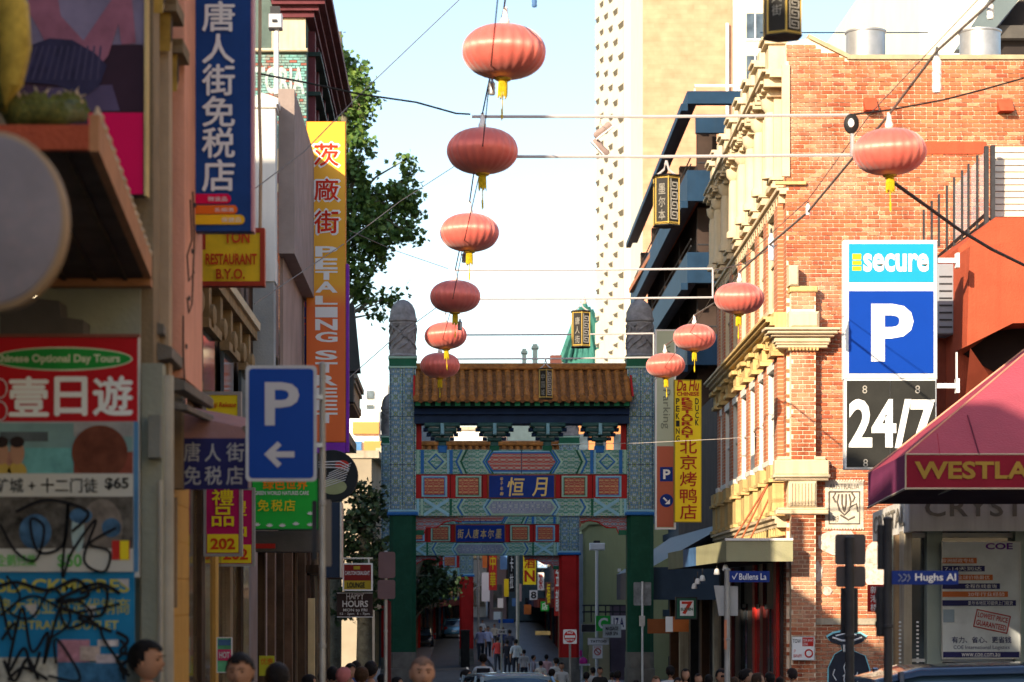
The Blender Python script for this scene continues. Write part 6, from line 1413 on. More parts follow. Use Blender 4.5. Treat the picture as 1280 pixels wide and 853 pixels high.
# ---- signs on the left pavement side
gr = board('green_shop_sign', 'bright green shop sign with yellow and orange characters and a row of white leaves', (316, 600, 397, 661), 28, M('sign green', (.02, .42, .05), .45, .06, 3, 0), M('dark green rim', (.02, .1, .04), .5), .2, .015)
word(gr, '绿色世界', (329, 598, 384, 612), 27.98, M('sign orange letters', (.75, .25, .01), .5), .05); word(gr, 'GREEN WORLD NATURES CARE', (318, 614, 386, 619), 27.98, cw, .02)
for ch, a in (('免', 322), ('税', 339), ('店', 355)): column(gr, ch, a, a+14, [(625, 639)], 27.98, M('duck sign yellow', (.72, .56, .02), .4), .03)
for k, (cx, cy) in enumerate(((321, 655), (337, 656), (353, 656), (370, 654), (388, 655), (388, 641))):
    mb = MB(); c = P(cx, cy+3, 27.98)
    for j in range(5):
        a = math.radians(30+j*30); r = .05; mb.flat([c, c+Vector((math.cos(a-.25)*r*.6, 0, math.sin(a-.25)*r*.6)), c+Vector((math.cos(a)*r, 0, math.sin(a)*r)), c+Vector((math.cos(a+.25)*r*.6, 0, math.sin(a+.25)*r*.6))])
    mb.build('leaf_print', cw, gr)
MB().box((XX(318, 29), 28.9, ZZ(690, 29)), (XX(400, 29), 29.5, ZZ(664, 29))).build('shop_fascia', M('grey shop fascia', (.11, .10, .10), .6, .2, 2), Bb)
MB().box((XX(318, 29), 28.88, ZZ(686, 29)), (XX(345, 29), 28.9, ZZ(680, 29))).build('red_strip', red, Bb)
for k, px in enumerate((322, 334, 345, 356, 372)): MB().box((XX(px, 29.6+k), 29.6+k, gz(29)), (XX(px+9, 29.6+k), 29.8+k, ZZ(688, 29.6+k))).build('shop_pier', [darkwood, M('umber panel', (.12, .07, .045), .7, .4, 3, .3), darkwood, M('umber panel', (.12, .07, .045), .7), darkwood][k], Bb)
cs_ = tag(MB().box((XX(385, 36), 36, gz(36)), (XX(393, 36), 36.15, ZZ(748, 36))).build('lit_shop_jamb', M('cream jamb', (.60, .46, .24), .6), None, loc=(XX(389, 36), 36, gz(36))), 'pale cream upright shop jamb just left of the parking sign pole', 'doorway')
rn = thing('round_noodle_sign', 'round black sign with a noodle bowl drawing beside the orange sign', 'sign', tuple(P(424, 627, 31)))
d = 31; c = P(415, 595, d)
MB().lathe((0, 0, 0), [(.33, 0), (.335, .02), (.335, .08), (.33, .1)], 36).xf(lambda x, y, z: (c.x+x, c.y+z, c.z+y)).build('disc', M('noodle sign black', (.02, .025, .03), .5), rn)
mb = MB()
for k in range(7): mb.tube([P(402+k*1.5, 610-k*3, d-.01), P(432+k*1.2, 600-k*3.5, d-.01)], .006, 4)
mb.build('chopstick_lines', cw, rn)
MB().flat([(c.x+.02+.17*math.cos(t*PI/10), d-.008, c.z-.14+.10*math.sin(t*PI/10)) for t in range(20)]).build('bowl_shape', M('bowl green', (.30, .34, .18), .5), rn)
MB().flat([(c.x+.13+.09*math.cos(t*PI/8), d-.012, c.z+.14+.06*math.sin(t*PI/8)) for t in range(16)]).build('red_garnish', M('garnish red', (.5, .04, .03), .5), rn)
mb = MB()
for k in range(3): mb.tube([P(398, 578+k*3, d-.016), P(425, 577+k*4, d-.016), P(436, 583+k*3, d-.016)], .008, 4)
mb.build('noodle_lines', cw, rn)
nl = board('dark_light_box', 'dark navy light box with silver edge hanging under the round noodle sign', (402, 628, 425, 722), 30.5, M('ink navy', (.02, .035, .07), .35, .2, 2, 0), None, .5)
MB().box((XX(425, 30.5), 30.48, ZZ(722, 30.5)), (XX(427, 30.5), 31, ZZ(628, 30.5))).build('silver_edge', alu, nl)
ln_ = board('lounge_sign', 'maroon and mustard lounge sign in a pale frame above the happy hours board', (430, 706, 464, 737), 33, M('sign maroon', (.22, .02, .02), .5, .1, 3, 0), cleanwhite, .05, .02)
panel(ln_, 'mustard_band', (430, 726, 464, 737), 32.99, M('mustard', (.42, .32, .03), .5), .01); word(ln_, 'LOUNGE', (434, 728, 456, 735), 32.98, black, .03); word(ln_, 'CARLTON DRAUGHT', (431, 714, 462, 719), 32.98, cw, .02)
panel(ln_, 'crest_mark', (442, 708, 450, 712), 32.98, M('mustard', (.42, .32, .03), .5), .004)
MB().box((XX(428, 33), 33, ZZ(699, 33)), (XX(466, 33), 33.03, ZZ(697, 33))).box((XX(460, 33), 33, ZZ(704, 33)), (XX(462, 33), 33.03, ZZ(699, 33))).build('hanger', alu, ln_)
hh = board('happy_hours_sign', 'dark board reading Happy Hours Mon to Fri hanging below the lounge sign', (421, 741, 466, 771), 33.2, M('sign brown black', (.045, .03, .03), .5, .1, 3, 0), None, .04)
word(hh, 'HAPPY', (433, 742, 455, 750), 33.19, cw, .01, warp=.12); word(hh, 'HOURS', (428, 751, 460, 759), 33.19, cw, .02); word(hh, 'MON to FRI', (429, 761, 459, 764.5), 33.19, cw, .01); word(hh, '12 - 2pm  5 - 7pm', (425, 766, 462, 769.5), 33.19, cw, .01)
panel(hh, 'top_line', (421, 741, 466, 742), 33.19, cw, .004); panel(hh, 'bottom_line', (421, 771, 466, 772), 33.19, cw, .004)
yn = board('yellow_green_notice', 'yellow green notice board on the dark timber shopfront', (324, 820, 343, 845), 28, M('notice chartreuse', (.42, .42, .03), .5, .08, 3, 0), None, .02)
word(yn, '优惠', (326, 823, 341, 831), 27.99, M('byo red letters', (.5, .05, .01), .5))
an = board('green_adverts', 'small pink and green advert on the ochre shop wall under the 202 signs', (272, 798, 289, 840), 25, M('advert green', (.12, .42, .22), .5, .3, 6, 0), cw, .02, .01)
panel(an, 'pink_patch', (272, 812, 289, 826), 24.99, M('advert pink', (.6, .05, .15), .5), .004); word(an, 'HOT', (274, 815, 287, 823), 24.98, cw, .03); panel(an, 'blue_patch', (273, 800, 288, 807), 24.99, blu, .004)
# pole with two sign backs
pb_ = pole('sign_back_pole', 'slim pole with two brown sign backs before the gate pillar', 482, 690, 30, .022, 'pole')
rplate(MB(), (473, 690, 494, 723), 29.95).build('plate', M('mauve sign back', (.16, .10, .11), .5, .1, 3), pb_); rplate(MB(), (472, 725, 494, 749), 29.95).build('plate', M('mauve sign back', (.16, .10, .11), .5), pb_)
MB().box((XX(484, 30.2), 30.1, gz(30)), (XX(489, 30.2), 30.13, ZZ(752, 30.2))).build('red_strip', M('maroon', (.12, .02, .02), .5), pb_)
# ---- blue parking arrow sign on the near pole
pp_ = pole('parking_arrow_pole', 'slim grey pole holding the blue P arrow sign', 403, 455, 17, .022, 'pole')
d = 16.9
pa = thing('parking_arrow_sign', 'blue rounded sign with large P and a left arrow, out of focus', 'sign', tuple(P(351, 602, d)))
rplate(MB(), (307, 457, 396, 602), d, .01, .03).build('rim', M('sign rim grey', (.50, .50, .52), .5), pa); rplate(MB(), (311, 461, 392, 598), d-.003, .003, .025).build('face', M('parking blue', (.004, .05, .30), .4, .05, 3, 0), pa)
sg = M('sign lettering grey', (.50, .48, .50), .5, .03, 3, 0)
word(pa, 'P', (331, 478, 374, 532), d-.007, sg, .02)
MB().flat([P(a, b_, d-.007) for a, b_ in ((330, 568), (347, 552), (352, 557), (344, 564.5), (368, 564.5), (368, 572), (344, 572), (352, 580), (347, 585))]).build('arrow', sg, pa)
MB().box((XX(392, 17), 16.92, ZZ(560, 17)), (XX(404, 17), 16.97, ZZ(555, 17))).box((XX(392, 17), 16.92, ZZ(500, 17)), (XX(404, 17), 16.97, ZZ(495, 17))).build('clamp', alu, pa)
rplate(MB(), (405, 625, 414, 708), 17.03, .012, .01).build('side_plate', M('sign back brown', (.20, .17, .14), .5, .1, 3), pp_)
rplate(MB(), (390, 626, 396, 700), 17.06, .012, .01).build('side_plate', steel, pp_)
# a gnarled bit of street art: hanging ivy leaves near the noodle sign are part of the tree below

# ================================================================ teal brick corner building behind
Tb = thing('teal_brick_building', 'tall corner building with flaking teal painted brick wall, cream bands and maroon cornices', 'building', (-5, 75, gz(75)))
d = 75; xr_ = XX(383, d)
maroonc = M('maroon cornice', (.13, .035, .045), .6, .25, 2, .2)
MB().prismz([(-16, d), (xr_, d), (XX(412, 91), 91), (-16, 91)], -1.3, ZZ(-60, d)).build('wall', M('teal mortar', (.10, .14, .13), .9, .3, 2, .3), Tb)
brickwork(Tb, XX(318, d), xr_, ZZ(186, d), ZZ(66, d), d-.01, teal_brick, 0, None, None)
brickwork(Tb, XX(318, d), xr_, ZZ(420, d), ZZ(240, d), d-.01, red_brick, 0, None, None)
MB().box((XX(340, d), d-.12, ZZ(62, d)), (xr_-.02, d, ZZ(24, d))).build('cream_band', cream, Tb)
MB().bbox((XX(318, d), d-.2, ZZ(66, d)), (xr_+.05, d, ZZ(62, d)), .03).build('cream_moulding', cream, Tb)
MB().box((-9, d-.1, ZZ(208, d)), (xr_, d, ZZ(187, d))).build('cream_band', cream, Tb); MB().box((-9, d-.2, ZZ(230, d)), (xr_+.1, d, ZZ(218, d))).build('maroon_band', maroonc, Tb); MB().box((-9, d-.1, ZZ(240, d)), (xr_, d, ZZ(230, d))).build('cream_band', cream, Tb); MB().box((-9, d-.09, ZZ(218, d)), (xr_, d, ZZ(208, d))).build('cream_band', cream, Tb)
for k, (a, b_, o) in enumerate(((24, 17, .25), (17, 11, .4), (11, 4, .6), (4, -4, .8), (-4, -20, .5))): MB().box((XX(345-k*2, d), d-o, ZZ(a, d)), (xr_+o, 91, ZZ(b_, d))).build('main_cornice', maroonc, Tb)
for k in range(7):
    y = 76+k*2.2; xo = xr_+(XX(412, 91)-xr_)*(y-75)/16
    MB().box((xo-.1, y, ZZ(420, d)), (xo+.22, y+.5, ZZ(30, d))).build('side_pilaster', maroonc, Tb)
    for (a, b_) in ((66, 100), (120, 185), (210, 290), (310, 400)): MB().box((xo-.1, y+.6, ZZ(b_, d)), (xo+.05, y+2.1, ZZ(a, d))).build('window', darkglass, Tb)
    for a in (62, 112, 200, 300): MB().box((xo-.1, y-.1, ZZ(a, d)), (xo+.4, y+2.2, ZZ(a-5, d))).build('side_sill', M('dark green trim', (.03, .05, .045), .6), Tb)
ft = M('faded white letters', (.40, .46, .46), .8, .4, 8, .2)
ln2 = letters(MB(), 'VICTORIA', rp(285, 84, 381, 118, d), d-.03, .03).build('lettering', ft, Tb)
MB().box((XX(352, d), d-.03, ZZ(175, d)), (XX(360, d), d-.022, ZZ(130, d))).build('faded_stroke', ft, Tb)
# ================================================================ trees
def leaf_mat(name, a, b_, c_):
    m, t, b = nodes(name); g = N(t, 'NewGeometry')
    L(t, ramp(t, g.outputs['Random Per Island'], [(0, a), (.5, b_), (.9, c_)]), b.inputs['Base Color'])
    b.inputs['Roughness'].default_value = .5; b.inputs['Specular IOR Level'].default_value = .35
    try: b.inputs['Transmission Weight'].default_value = 0; b.inputs['Subsurface Weight'].default_value = 0
    except Exception: pass
    return m
bark = M('plane tree bark', (.16, .14, .10), .9, .35, 3, .6, wear=.5, wearcol=(.25, .23, .17))
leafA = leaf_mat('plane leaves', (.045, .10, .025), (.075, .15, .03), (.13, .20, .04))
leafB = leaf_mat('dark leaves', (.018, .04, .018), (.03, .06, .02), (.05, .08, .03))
MAPLE = [(0, -.5), (.28, -.32), (.5, -.05), (.25, .02), (.3, .3), (.1, .22), (0, .55), (-.1, .22), (-.3, .3), (-.25, .02), (-.5, -.05), (-.28, -.32)]
def tree(name, label, trunk, blobs, d, dthick, leaf, size, per, cat='tree', maple=True):
    """trunk: list of pixel points up the stem; blobs: (px, py, rx, ry) leaf masses at depth d +- dthick"""
    rr = random.Random(len(blobs)*7+int(d))
    base = P(*trunk[0], d); base.z = gz(d)
    t = thing(name, label, cat, tuple(base))
    pts = [base]+[P(a, b_, d) for a, b_ in trunk[1:]]
    n = len(pts); tr_ = MB().tube(pts, [.26*(1-i/(n+1))+.03 for i in range(n)], 10)
    cm = MB(); k = 0
    for (px, py, rx, ry) in blobs:
        c = P(px, py, d+rr.uniform(-dthick, dthick)*.6)
        src = min(pts[1:], key=lambda p: (p-c).length+max(0, p.z-c.z)*1.5)
        mid = src.lerp(c, .5)+Vector((rr.uniform(-.2, .2), rr.uniform(-.3, .3), rr.uniform(-.1, .3)))
        tr_.tube([src, mid, c], [.07, .045, .02], 6)
        RX, RZ = rx*d/F, ry*d/F; RY = min(dthick, (RX+RZ)*.6)
        ncl = max(3, int(per*rx*ry/900))
        for j in range(ncl):
            while True:
                q = Vector((rr.uniform(-1, 1), rr.uniform(-1, 1), rr.uniform(-1, 1)))
                if .12 < q.length < 1: break
            cc = c+Vector((q.x*RX, q.y*RY, q.z*RZ))
            tr_.tube([c.lerp(cc, .2), cc], [.016, .006], 3)
            cr_ = rr.uniform(.22, .5)*min(1, size*4.5)
            for _ in range(rr.randint(8, 17)):
                p = cc+Vector((rr.gauss(0, 1), rr.gauss(0, 1), rr.gauss(0, .8)))*cr_*.55
                s = size*rr.uniform(.65, 1.25)
                u = Vector((rr.gauss(0, 1), rr.gauss(0, 1), rr.gauss(0, .5))).normalized(); v = u.cross(Vector((rr.gauss(0, 1), rr.gauss(0, 1), rr.gauss(0, 1)))).normalized(); w_ = u.cross(v)
                shp = MAPLE if maple else [(0, -.5), (.28, 0), (0, .5), (-.28, 0)]
                cm.flat([p+u*(a*s)+v*(b_*s)+w_*(abs(a)*.25*s) for a, b_ in shp])
    tr_.build('trunk', bark, t, smooth=True)
    me = cm.mesh('crown', rootloc(t)); me.materials.append(leaf); o = bpy.data.objects.new('crown', me); C.objects.link(o); o.parent = t
    return t
tree('plane_tree', 'tall leafy plane tree rising behind the orange street sign against the sky', [(418, 850), (420, 600), (424, 400), (432, 260), (430, 120), (424, 40)],
     [(418, 62, 14, 16), (432, 80, 18, 22), (448, 100, 18, 24), (425, 120, 24, 30), (452, 135, 18, 22), (430, 165, 28, 26), (452, 182, 16, 16), (425, 205, 26, 24), (440, 225, 26, 22), (452, 250, 22, 22),
      (478, 250, 26, 20), (500, 248, 22, 18), (512, 262, 15, 16), (515, 222, 9, 18), (510, 198, 7, 10), (490, 280, 28, 18), (512, 292, 14, 10), (462, 285, 24, 20), (440, 275, 22, 24), (445, 310, 22, 22), (470, 318, 18, 16), (488, 305, 16, 12),
      (452, 345, 16, 18), (440, 365, 12, 18), (462, 372, 12, 12), (484, 376, 12, 8), (470, 392, 7, 10), (492, 372, 8, 6), (405, 100, 16, 60), (405, 240, 16, 60), (420, 330, 20, 30)], 97, 1.6, leafA, .25, 52)
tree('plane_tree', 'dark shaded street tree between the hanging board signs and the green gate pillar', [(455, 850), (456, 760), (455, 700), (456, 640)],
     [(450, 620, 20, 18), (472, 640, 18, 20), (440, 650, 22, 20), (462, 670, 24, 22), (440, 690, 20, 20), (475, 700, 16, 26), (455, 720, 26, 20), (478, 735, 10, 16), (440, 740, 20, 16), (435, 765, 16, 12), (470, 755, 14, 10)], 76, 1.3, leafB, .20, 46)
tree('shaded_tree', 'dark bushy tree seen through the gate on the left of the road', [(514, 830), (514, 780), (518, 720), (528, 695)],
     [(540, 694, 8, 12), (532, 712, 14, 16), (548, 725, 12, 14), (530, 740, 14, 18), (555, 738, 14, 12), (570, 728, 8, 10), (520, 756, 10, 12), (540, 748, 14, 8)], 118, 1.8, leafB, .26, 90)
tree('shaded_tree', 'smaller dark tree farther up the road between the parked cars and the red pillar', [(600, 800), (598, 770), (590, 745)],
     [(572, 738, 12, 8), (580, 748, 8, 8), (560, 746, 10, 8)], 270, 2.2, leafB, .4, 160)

# ================================================================ beyond the gate
gb = thing('pale_green_building', 'pale yellow green rendered side wall with a floodlight pole just beyond the gate', 'building', (XX(755, 96), 96, gz(96)))
d = 96; yg = M('pale yellow green render', (.36, .40, .22), .8, .08, .8, .2, streak=.25, wearcol=(.26, .28, .17))
MB().prismz([(XX(727, d), d), (13.5, d), (13.5, d+24), (XX(713, 120)+.3, 120)], -1.4, ZZ(655, d)).build('wall', yg, gb)
MB().prism([(XX(722, d), ZZ(668, d)), (XX(736, d), ZZ(656, d)), (XX(800, d), ZZ(654, d)), (XX(800, d), ZZ(650, d)), (XX(734, d), ZZ(651, d)), (XX(720, d), ZZ(664, d))], d-.15, d).build('coping', yg, gb)
MB().box((XX(722, d), d-.4, -1.2), (XX(728, d), d, ZZ(668, d))).build('grey_downpipe', M('blue grey pipe', (.25, .31, .36), .5), gb)
MB().box((XX(772, d), d-.05, ZZ(715, d)), (XX(776, d), d, ZZ(711, d))).build('small_box', cleanwhite, gb)
MB().box((XX(735, d), d-.5, -1.2), (XX(761, d), d-.02, ZZ(800, d))).build('cream_shopfront', M('cream shopfront', (.48, .42, .26), .7, .1, 1.5, .1), gb)
MB().box((XX(762, d), d-.6, -1.2), (XX(783, d), d-.02, ZZ(757, d))).build('mauve_shopfront', M('mauve shopfront', (.13, .10, .13), .7, .2, 1.5, .1), gb)
rl = MB()
for y in (757, 765): rl.tube([P(728, y, d-1.2), P(783, y, d-1.2)], .03, 4)
for px in range(730, 784, 9): rl.tube([P(px, 757, d-1.2), P(px, 778, d-1.2)], .025, 4)
rl.build('balcony_rail', steel, gb)
fp = thing('floodlight_pole', 'white square floodlight on a pale pole in front of the green wall', 'lamp', (XX(745.5, 94), 94, gz(94)))
MB().bbox((XX(737, 94), 93.9, ZZ(688, 94)), (XX(756, 94), 94.2, ZZ(679, 94)), .03).build('light_box', cleanwhite, fp); MB().tube([(XX(746, 94), 94, gz(94)), (XX(746, 94), 94, ZZ(688, 94))], .06, 8).build('pole', whitemetal, fp); MB().box((XX(742, 94), 93.95, ZZ(679, 94)), (XX(750, 94), 94.1, ZZ(676, 94))).build('cap', steel, fp)
for (r, m_, lab, txt, tm, nm) in (((727, 781, 744, 790), steel, 'dark rectangular shop sign in a pale frame below the balcony rail', None, None, 'dark_shop_sign'),
        ((745, 770, 763, 789), M('sign bright green', (.03, .42, .06), .45), 'bright green square sign with a white curved arrow by the green wall', 'C', cleanwhite, 'green_arrow_sign'),
        ((764, 770, 783, 787), cleanwhite, 'white shop sign with small dark letters next to the green arrow sign', '17 A', nav, 'white_shop_sign'),
        ((754, 781, 776, 797), M('sign silver', (.50, .54, .54), .5), 'silver sign with dark lines of lettering under the green arrow sign', 'MASSAGE\nHAIR SPA', steel, 'silver_shop_sign'),
        ((735, 798, 761, 806), cleanwhite, 'white strip sign over the cream shopfront', 'TATTOO', steel, 'white_strip_sign'),
        ((741, 807, 753, 823), cleanwhite, 'white no standing notice on the cream shopfront', None, None, 'no_standing_notice')):
    s_ = board(nm, lab, r, 93.2-(.4 if 'silver' in nm else 0), m_, alu if nm != 'green_arrow_sign' else None, .06, .015)
    dd = 93.19-(.4 if 'silver' in nm else 0)
    if txt: word(s_, txt, (r[0]+3, r[1]+2.5, r[2]-3, r[3]-2.5), dd, tm, .03)
    if nm == 'no_standing_notice':
        c = P(747, 815, dd); MB().tube([(c.x+.12*math.cos(a*PI/8), dd, c.z+.12*math.sin(a*PI/8)) for a in range(17)], .018, 4).tube([(c.x-.08, dd, c.z+.08), (c.x+.08, dd, c.z-.08)], .018, 4).build('ban_symbol', red, s_)
        word(s_, 'NO', (743, 808, 751, 810.5), dd, red)
hat = thing('pink_stall_goods', 'bright pink bag and goods on a small shelf beside the red gate pillar', 'bag', tuple(P(728, 830, 90)))
c = P(729, 826, 90); MB().lathe(tuple(c), [(.13, -.12), (.17, -.06), (.16, .02), (.10, .09), (.03, .13)], 12).build('bag', M('hot pink cloth', (.62, .05, .32), .6), hat, smooth=True)
c = P(726, 816, 90); MB().lathe(tuple(c), [(.03, -.16), (.06, -.05), (.05, .06), (.02, .10)], 10).build('small_bag', M('hot pink cloth', (.62, .05, .32), .6), hat, smooth=True)
MB().box((XX(724, 90), 89.7, ZZ(832, 90)), (XX(737, 90), 90.3, ZZ(830, 90))).box((XX(726, 90), 89.8, gz(90)), (XX(728, 90), 89.9, ZZ(832, 90))).build('shelf', whitemetal, hat)
ne = thing('no_entry_sign', 'square no entry sign on a slim post before the red gate pillar', 'sign', (XX(712, 62), 62, gz(62)))
d = 61.9; rplate(MB(), (704, 787, 721, 805), d, .01, .03).build('plate', cleanwhite, ne)
c = P(712.5, 796, d-.008); MB().flat([(c.x+.155*math.cos(a*PI/12), c.y, c.z+.155*math.sin(a*PI/12)) for a in range(24)]).build('red_disc', red, ne); MB().box((XX(706, d), d-.014, ZZ(797.5, d)), (XX(719, d), d-.01, ZZ(794.5, d))).build('white_bar', cleanwhite, ne)
word(ne, 'NO', (709, 789.5, 716, 792.5), d-.014, cleanwhite, .03); word(ne, 'ENTRY', (707, 799, 718, 801.5), d-.014, cleanwhite, .03)
MB().tube([(XX(712.5, 62), 62, gz(62)), (XX(712.5, 62), 62, ZZ(790, 62))], .03, 8).build('post', greypole, ne)
gpz = thing('pale_post', 'slim white post with worn posters on the right green gate pillar', 'pole', (XX(803, 64), 64.5, gz(64)))
MB().tube([(XX(803, 64.5), 64.5, gz(64)), (XX(803, 64.5), 64.5, ZZ(727, 64.5))], .03, 8).build('shaft', whitemetal, gpz); rplate(MB(), (792, 728, 814, 757), 64.6, .02, .03).build('plate', M('translucent plate', (.24, .25, .26), .5, .4, 6), gpz)
MB().box((XX(799, 64.5), 64.45, ZZ(783, 64.5)), (XX(806, 64.5), 64.5, ZZ(770, 64.5))).build('small_plate', alu, gpz)
# row of buildings on the right beyond, receding and shaded
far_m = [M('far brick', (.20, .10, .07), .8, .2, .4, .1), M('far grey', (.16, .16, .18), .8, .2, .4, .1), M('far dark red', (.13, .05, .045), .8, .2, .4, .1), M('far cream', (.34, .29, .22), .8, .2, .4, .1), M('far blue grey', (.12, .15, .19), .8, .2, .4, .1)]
def xr_line(dd): return ((640-560)+9750/dd)*dd/F
def xl_line(dd): return -3.6+(dd-110)*.028
def row_building(name, label, side, d0, d1, h, m_, nw, floors, win=darkglass):
    ln = xr_line if side > 0 else xl_line
    a, b_ = ln(d0), ln(d1); zb = min(gz(d0), gz(d1)); t = thing(name, label, 'building', (a, d0, gz(d0)))
    MB().prismz([(a, d0), (b_, d1), (b_+side*12, d1), (a+side*12, d0)], zb-.5, zb+h).build('wall', m_, t)
    MB().prismz([(a-side*.35, d0-.1), (b_-side*.35, d1), (b_+side*2, d1), (a+side*2, d0-.1)], zb+h, zb+h+.35).build('cornice', greycream, t)
    MB().prismz([(a-side*1.9, d0+.2), (b_-side*1.9, d1-.2), (b_, d1-.2), (a, d0+.2)], zb+3.0, zb+3.45).build('verandah', [black, M('maroon', (.12, .02, .02), .5), gdark][nw % 3], t)
    for f in range(floors):
        for k in range(nw):
            u = (k+.5)/nw; y = d0+(d1-d0)*u; x = a+(b_-a)*u; w_ = (d1-d0)/nw*.28; z = zb+4.3+f*3.1; K3 = .1+abs(b_-a)/(d1-d0)*w_*1.1
            if z+1.9 > zb+h: continue
            g = MB().box((x-side*K3, y-w_, z), (x+side*.1, y+w_, z+1.8)).build('window', win, t)
            MB().box((x-side*(K3+.1), y-w_-.15, z-.15), (x+side*.1, y+w_+.15, z)).box((x-side*(K3+.07), y-w_-.15, z+1.8), (x+side*.1, y+w_+.15, z+1.95)).build('frame', greycream, g)
    for k in range(nw+1):
        u = k/nw; y = d0+(d1-d0)*u*.97; x = a+(b_-a)*u
        MB().box((x-side*.15, y, zb), (x+side*.1, y+.5, zb+3)).build('shop_pier', [far_m[3], red, steel, far_m[4]][(k+nw) % 4], t)
    return t
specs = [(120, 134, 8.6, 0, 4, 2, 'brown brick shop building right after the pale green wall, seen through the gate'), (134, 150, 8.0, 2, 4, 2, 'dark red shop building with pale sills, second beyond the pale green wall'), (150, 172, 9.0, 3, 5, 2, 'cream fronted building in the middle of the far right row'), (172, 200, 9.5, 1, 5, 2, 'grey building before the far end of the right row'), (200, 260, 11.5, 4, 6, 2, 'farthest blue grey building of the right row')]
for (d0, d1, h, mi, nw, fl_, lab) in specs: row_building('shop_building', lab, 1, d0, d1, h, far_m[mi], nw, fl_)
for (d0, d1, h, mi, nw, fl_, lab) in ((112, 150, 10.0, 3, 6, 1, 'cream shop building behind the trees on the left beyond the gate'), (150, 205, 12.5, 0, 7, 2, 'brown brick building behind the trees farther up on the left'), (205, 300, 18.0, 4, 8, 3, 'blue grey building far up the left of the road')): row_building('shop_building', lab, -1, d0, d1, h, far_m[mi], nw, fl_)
# closing buildings up the hill
def block(name, label, px0, px1, py, d, depth, m_, rows, cols, wm=darkglass, y_to=800):
    t = thing(name, label, 'building', (XX((px0+px1)/2, d), d, gz(d))); x0, x1 = XX(px0, d), XX(px1, d); zt = ZZ(py, d); zb = min(gz(d), ZZ(y_to, d))
    MB().box((x0, d, zb-2), (x1, d+depth, zt)).build('wall', m_, t); MB().box((x0-.2, d-.3, zt), (x1+.2, d+depth, zt+.4)).build('parapet', greycream, t)
    for r in range(rows):
        for c_ in range(cols):
            a = x0+(x1-x0)*(c_+.22)/cols; b_ = x0+(x1-x0)*(c_+.78)/cols; z1 = zt-(zt-zb)*(r+.25)/rows; z0 = zt-(zt-zb)*(r+.72)/rows
            g = MB().box((a, d-.05, z0), (b_, d+.05, z1)).build('window', wm, t); MB().box((a-.1, d-.14, z0-.15), (b_+.1, d+.02, z0)).build('sill', greycream, g)
    return t
block('distant_building', 'cream building closing the view far up the road', 566, 606, 690, 400, 20, far_m[3], 4, 4)
block('distant_building', 'grey brown building closing the view right of the cream one', 607, 650, 676, 410, 20, far_m[0], 5, 4)
sunw = M('bright white render', (.80, .78, .72), .7, .06, .4, .05); sono = M('orange band render', (.62, .25, .08), .7, .1, .4, .05)
ww = thing('white_orange_apartments', 'bright white and orange banded apartment block in the gap left of the gate', 'building', (XX(455, 190), 190, gz(190)))
d = 190
MB().box((XX(380, d), d, -1.5), (XX(474, d), d+12, ZZ(512, d))).build('wall', sunw, ww); MB().box((XX(455, d), d+2, 14), (XX(484, d), d+10, ZZ(474, d))).build('upper_block', sunw, ww)
for (a, b_, x0, x1) in ((528, 543, 441, 474), (552, 570, 455, 484), (600, 590, 455, 484)): MB().box((XX(x0, d), d-.4, ZZ(max(a, b_), d)), (XX(x1, d), d+1.9, ZZ(min(a, b_), d))).build('balcony_band', sono, ww)
MB().box((XX(440, d), d-.3, ZZ(578, d)), (XX(452, d), d-.05, ZZ(552, d))).build('window', M('blue window', (.08, .2, .4), .3), ww)
for k in range(6): MB().box((XX(457, d), d+1.8, ZZ(486+k*18, d)), (XX(466, d), d+2.0, ZZ(496+k*18, d))).build('window', darkglass, ww)
MB().box((XX(474, d), d+1, -1.5), (XX(484, d), d+9, ZZ(515, d))).build('side_wall', sunw, ww)
MB().box((XX(476, 150), 150, -1.3), (XX(487, 150), 152, ZZ(530, 150))).build('grey_pier', M('far pale', (.5, .5, .5), .8), ww)
block('far_office_block', 'orange brown block glimpsed between the gate brackets at the right', 718, 784, 528, 140, 14, M('far orange', (.55, .22, .09), .8, .1, .5), 5, 3, y_to=640)
block('far_office_block', 'pale block glimpsed between the gate brackets in the middle', 566, 608, 538, 260, 14, sunw, 4, 4, y_to=640)
block('far_office_block', 'orange and pale block glimpsed at the left end of the gate brackets', 526, 566, 531, 240, 14, M('far peach', (.62, .36, .20), .8, .1, .5), 5, 3, y_to=640)
block('far_office_block', 'mauve block glimpsed left of the third gate bracket', 612, 672, 533, 250, 14, M('far mauve', (.36, .26, .26), .8, .1, .5), 4, 3, y_to=640)
# green spire and chimneys far away
spx = thing('copper_spire', 'green copper roof spire far behind the gate with a needle top', 'spire', tuple(P(731, 452, 320)))
c = P(731, 452, 320); u = 320/F
cop = M('green copper', (.03, .13, .11), .6, .35, .35, .2, streak=.6, wearcol=(.08, .24, .20))
MB().lathe((c.x, c.y, c.z), [(30*u, -20*u), (27*u, 0), (20*u, 22*u), (13*u, 42*u), (7*u, 60*u), (3*u, 72*u)], 10).build('roof_cone', cop, spx)
MB().lathe((c.x, c.y, c.z), [(2.6*u, 70*u), (2.8*u, 74*u), (1*u, 78*u), (.5*u, 92*u), (.1*u, 104*u)], 8).build('needle', M('spire stone', (.40, .34, .28), .7), spx)
for px in (706, 757): MB().tube([P(731+(px-731)*.25, 388, 318), P(px-(4 if px < 731 else -4), 452, 318)], .5, 5).build('hip_rib', cop, spx)
MB().box((XX(704, 322), 322, 0), (XX(758, 322), 345, ZZ(446, 322))).build('tower_base', M('far stone', (.35, .3, .24), .8), spx)
for k in range(6): MB().tube([P(711+k*8, 450, 317.5), P(726+k*2, 384, 319)], .25, 4).build('seam', cop, spx)
ch = thing('distant_chimneys', 'dark chimney pots and a finial on a far roof between the lanterns and the spire', 'chimney', tuple(P(664, 458, 240)))
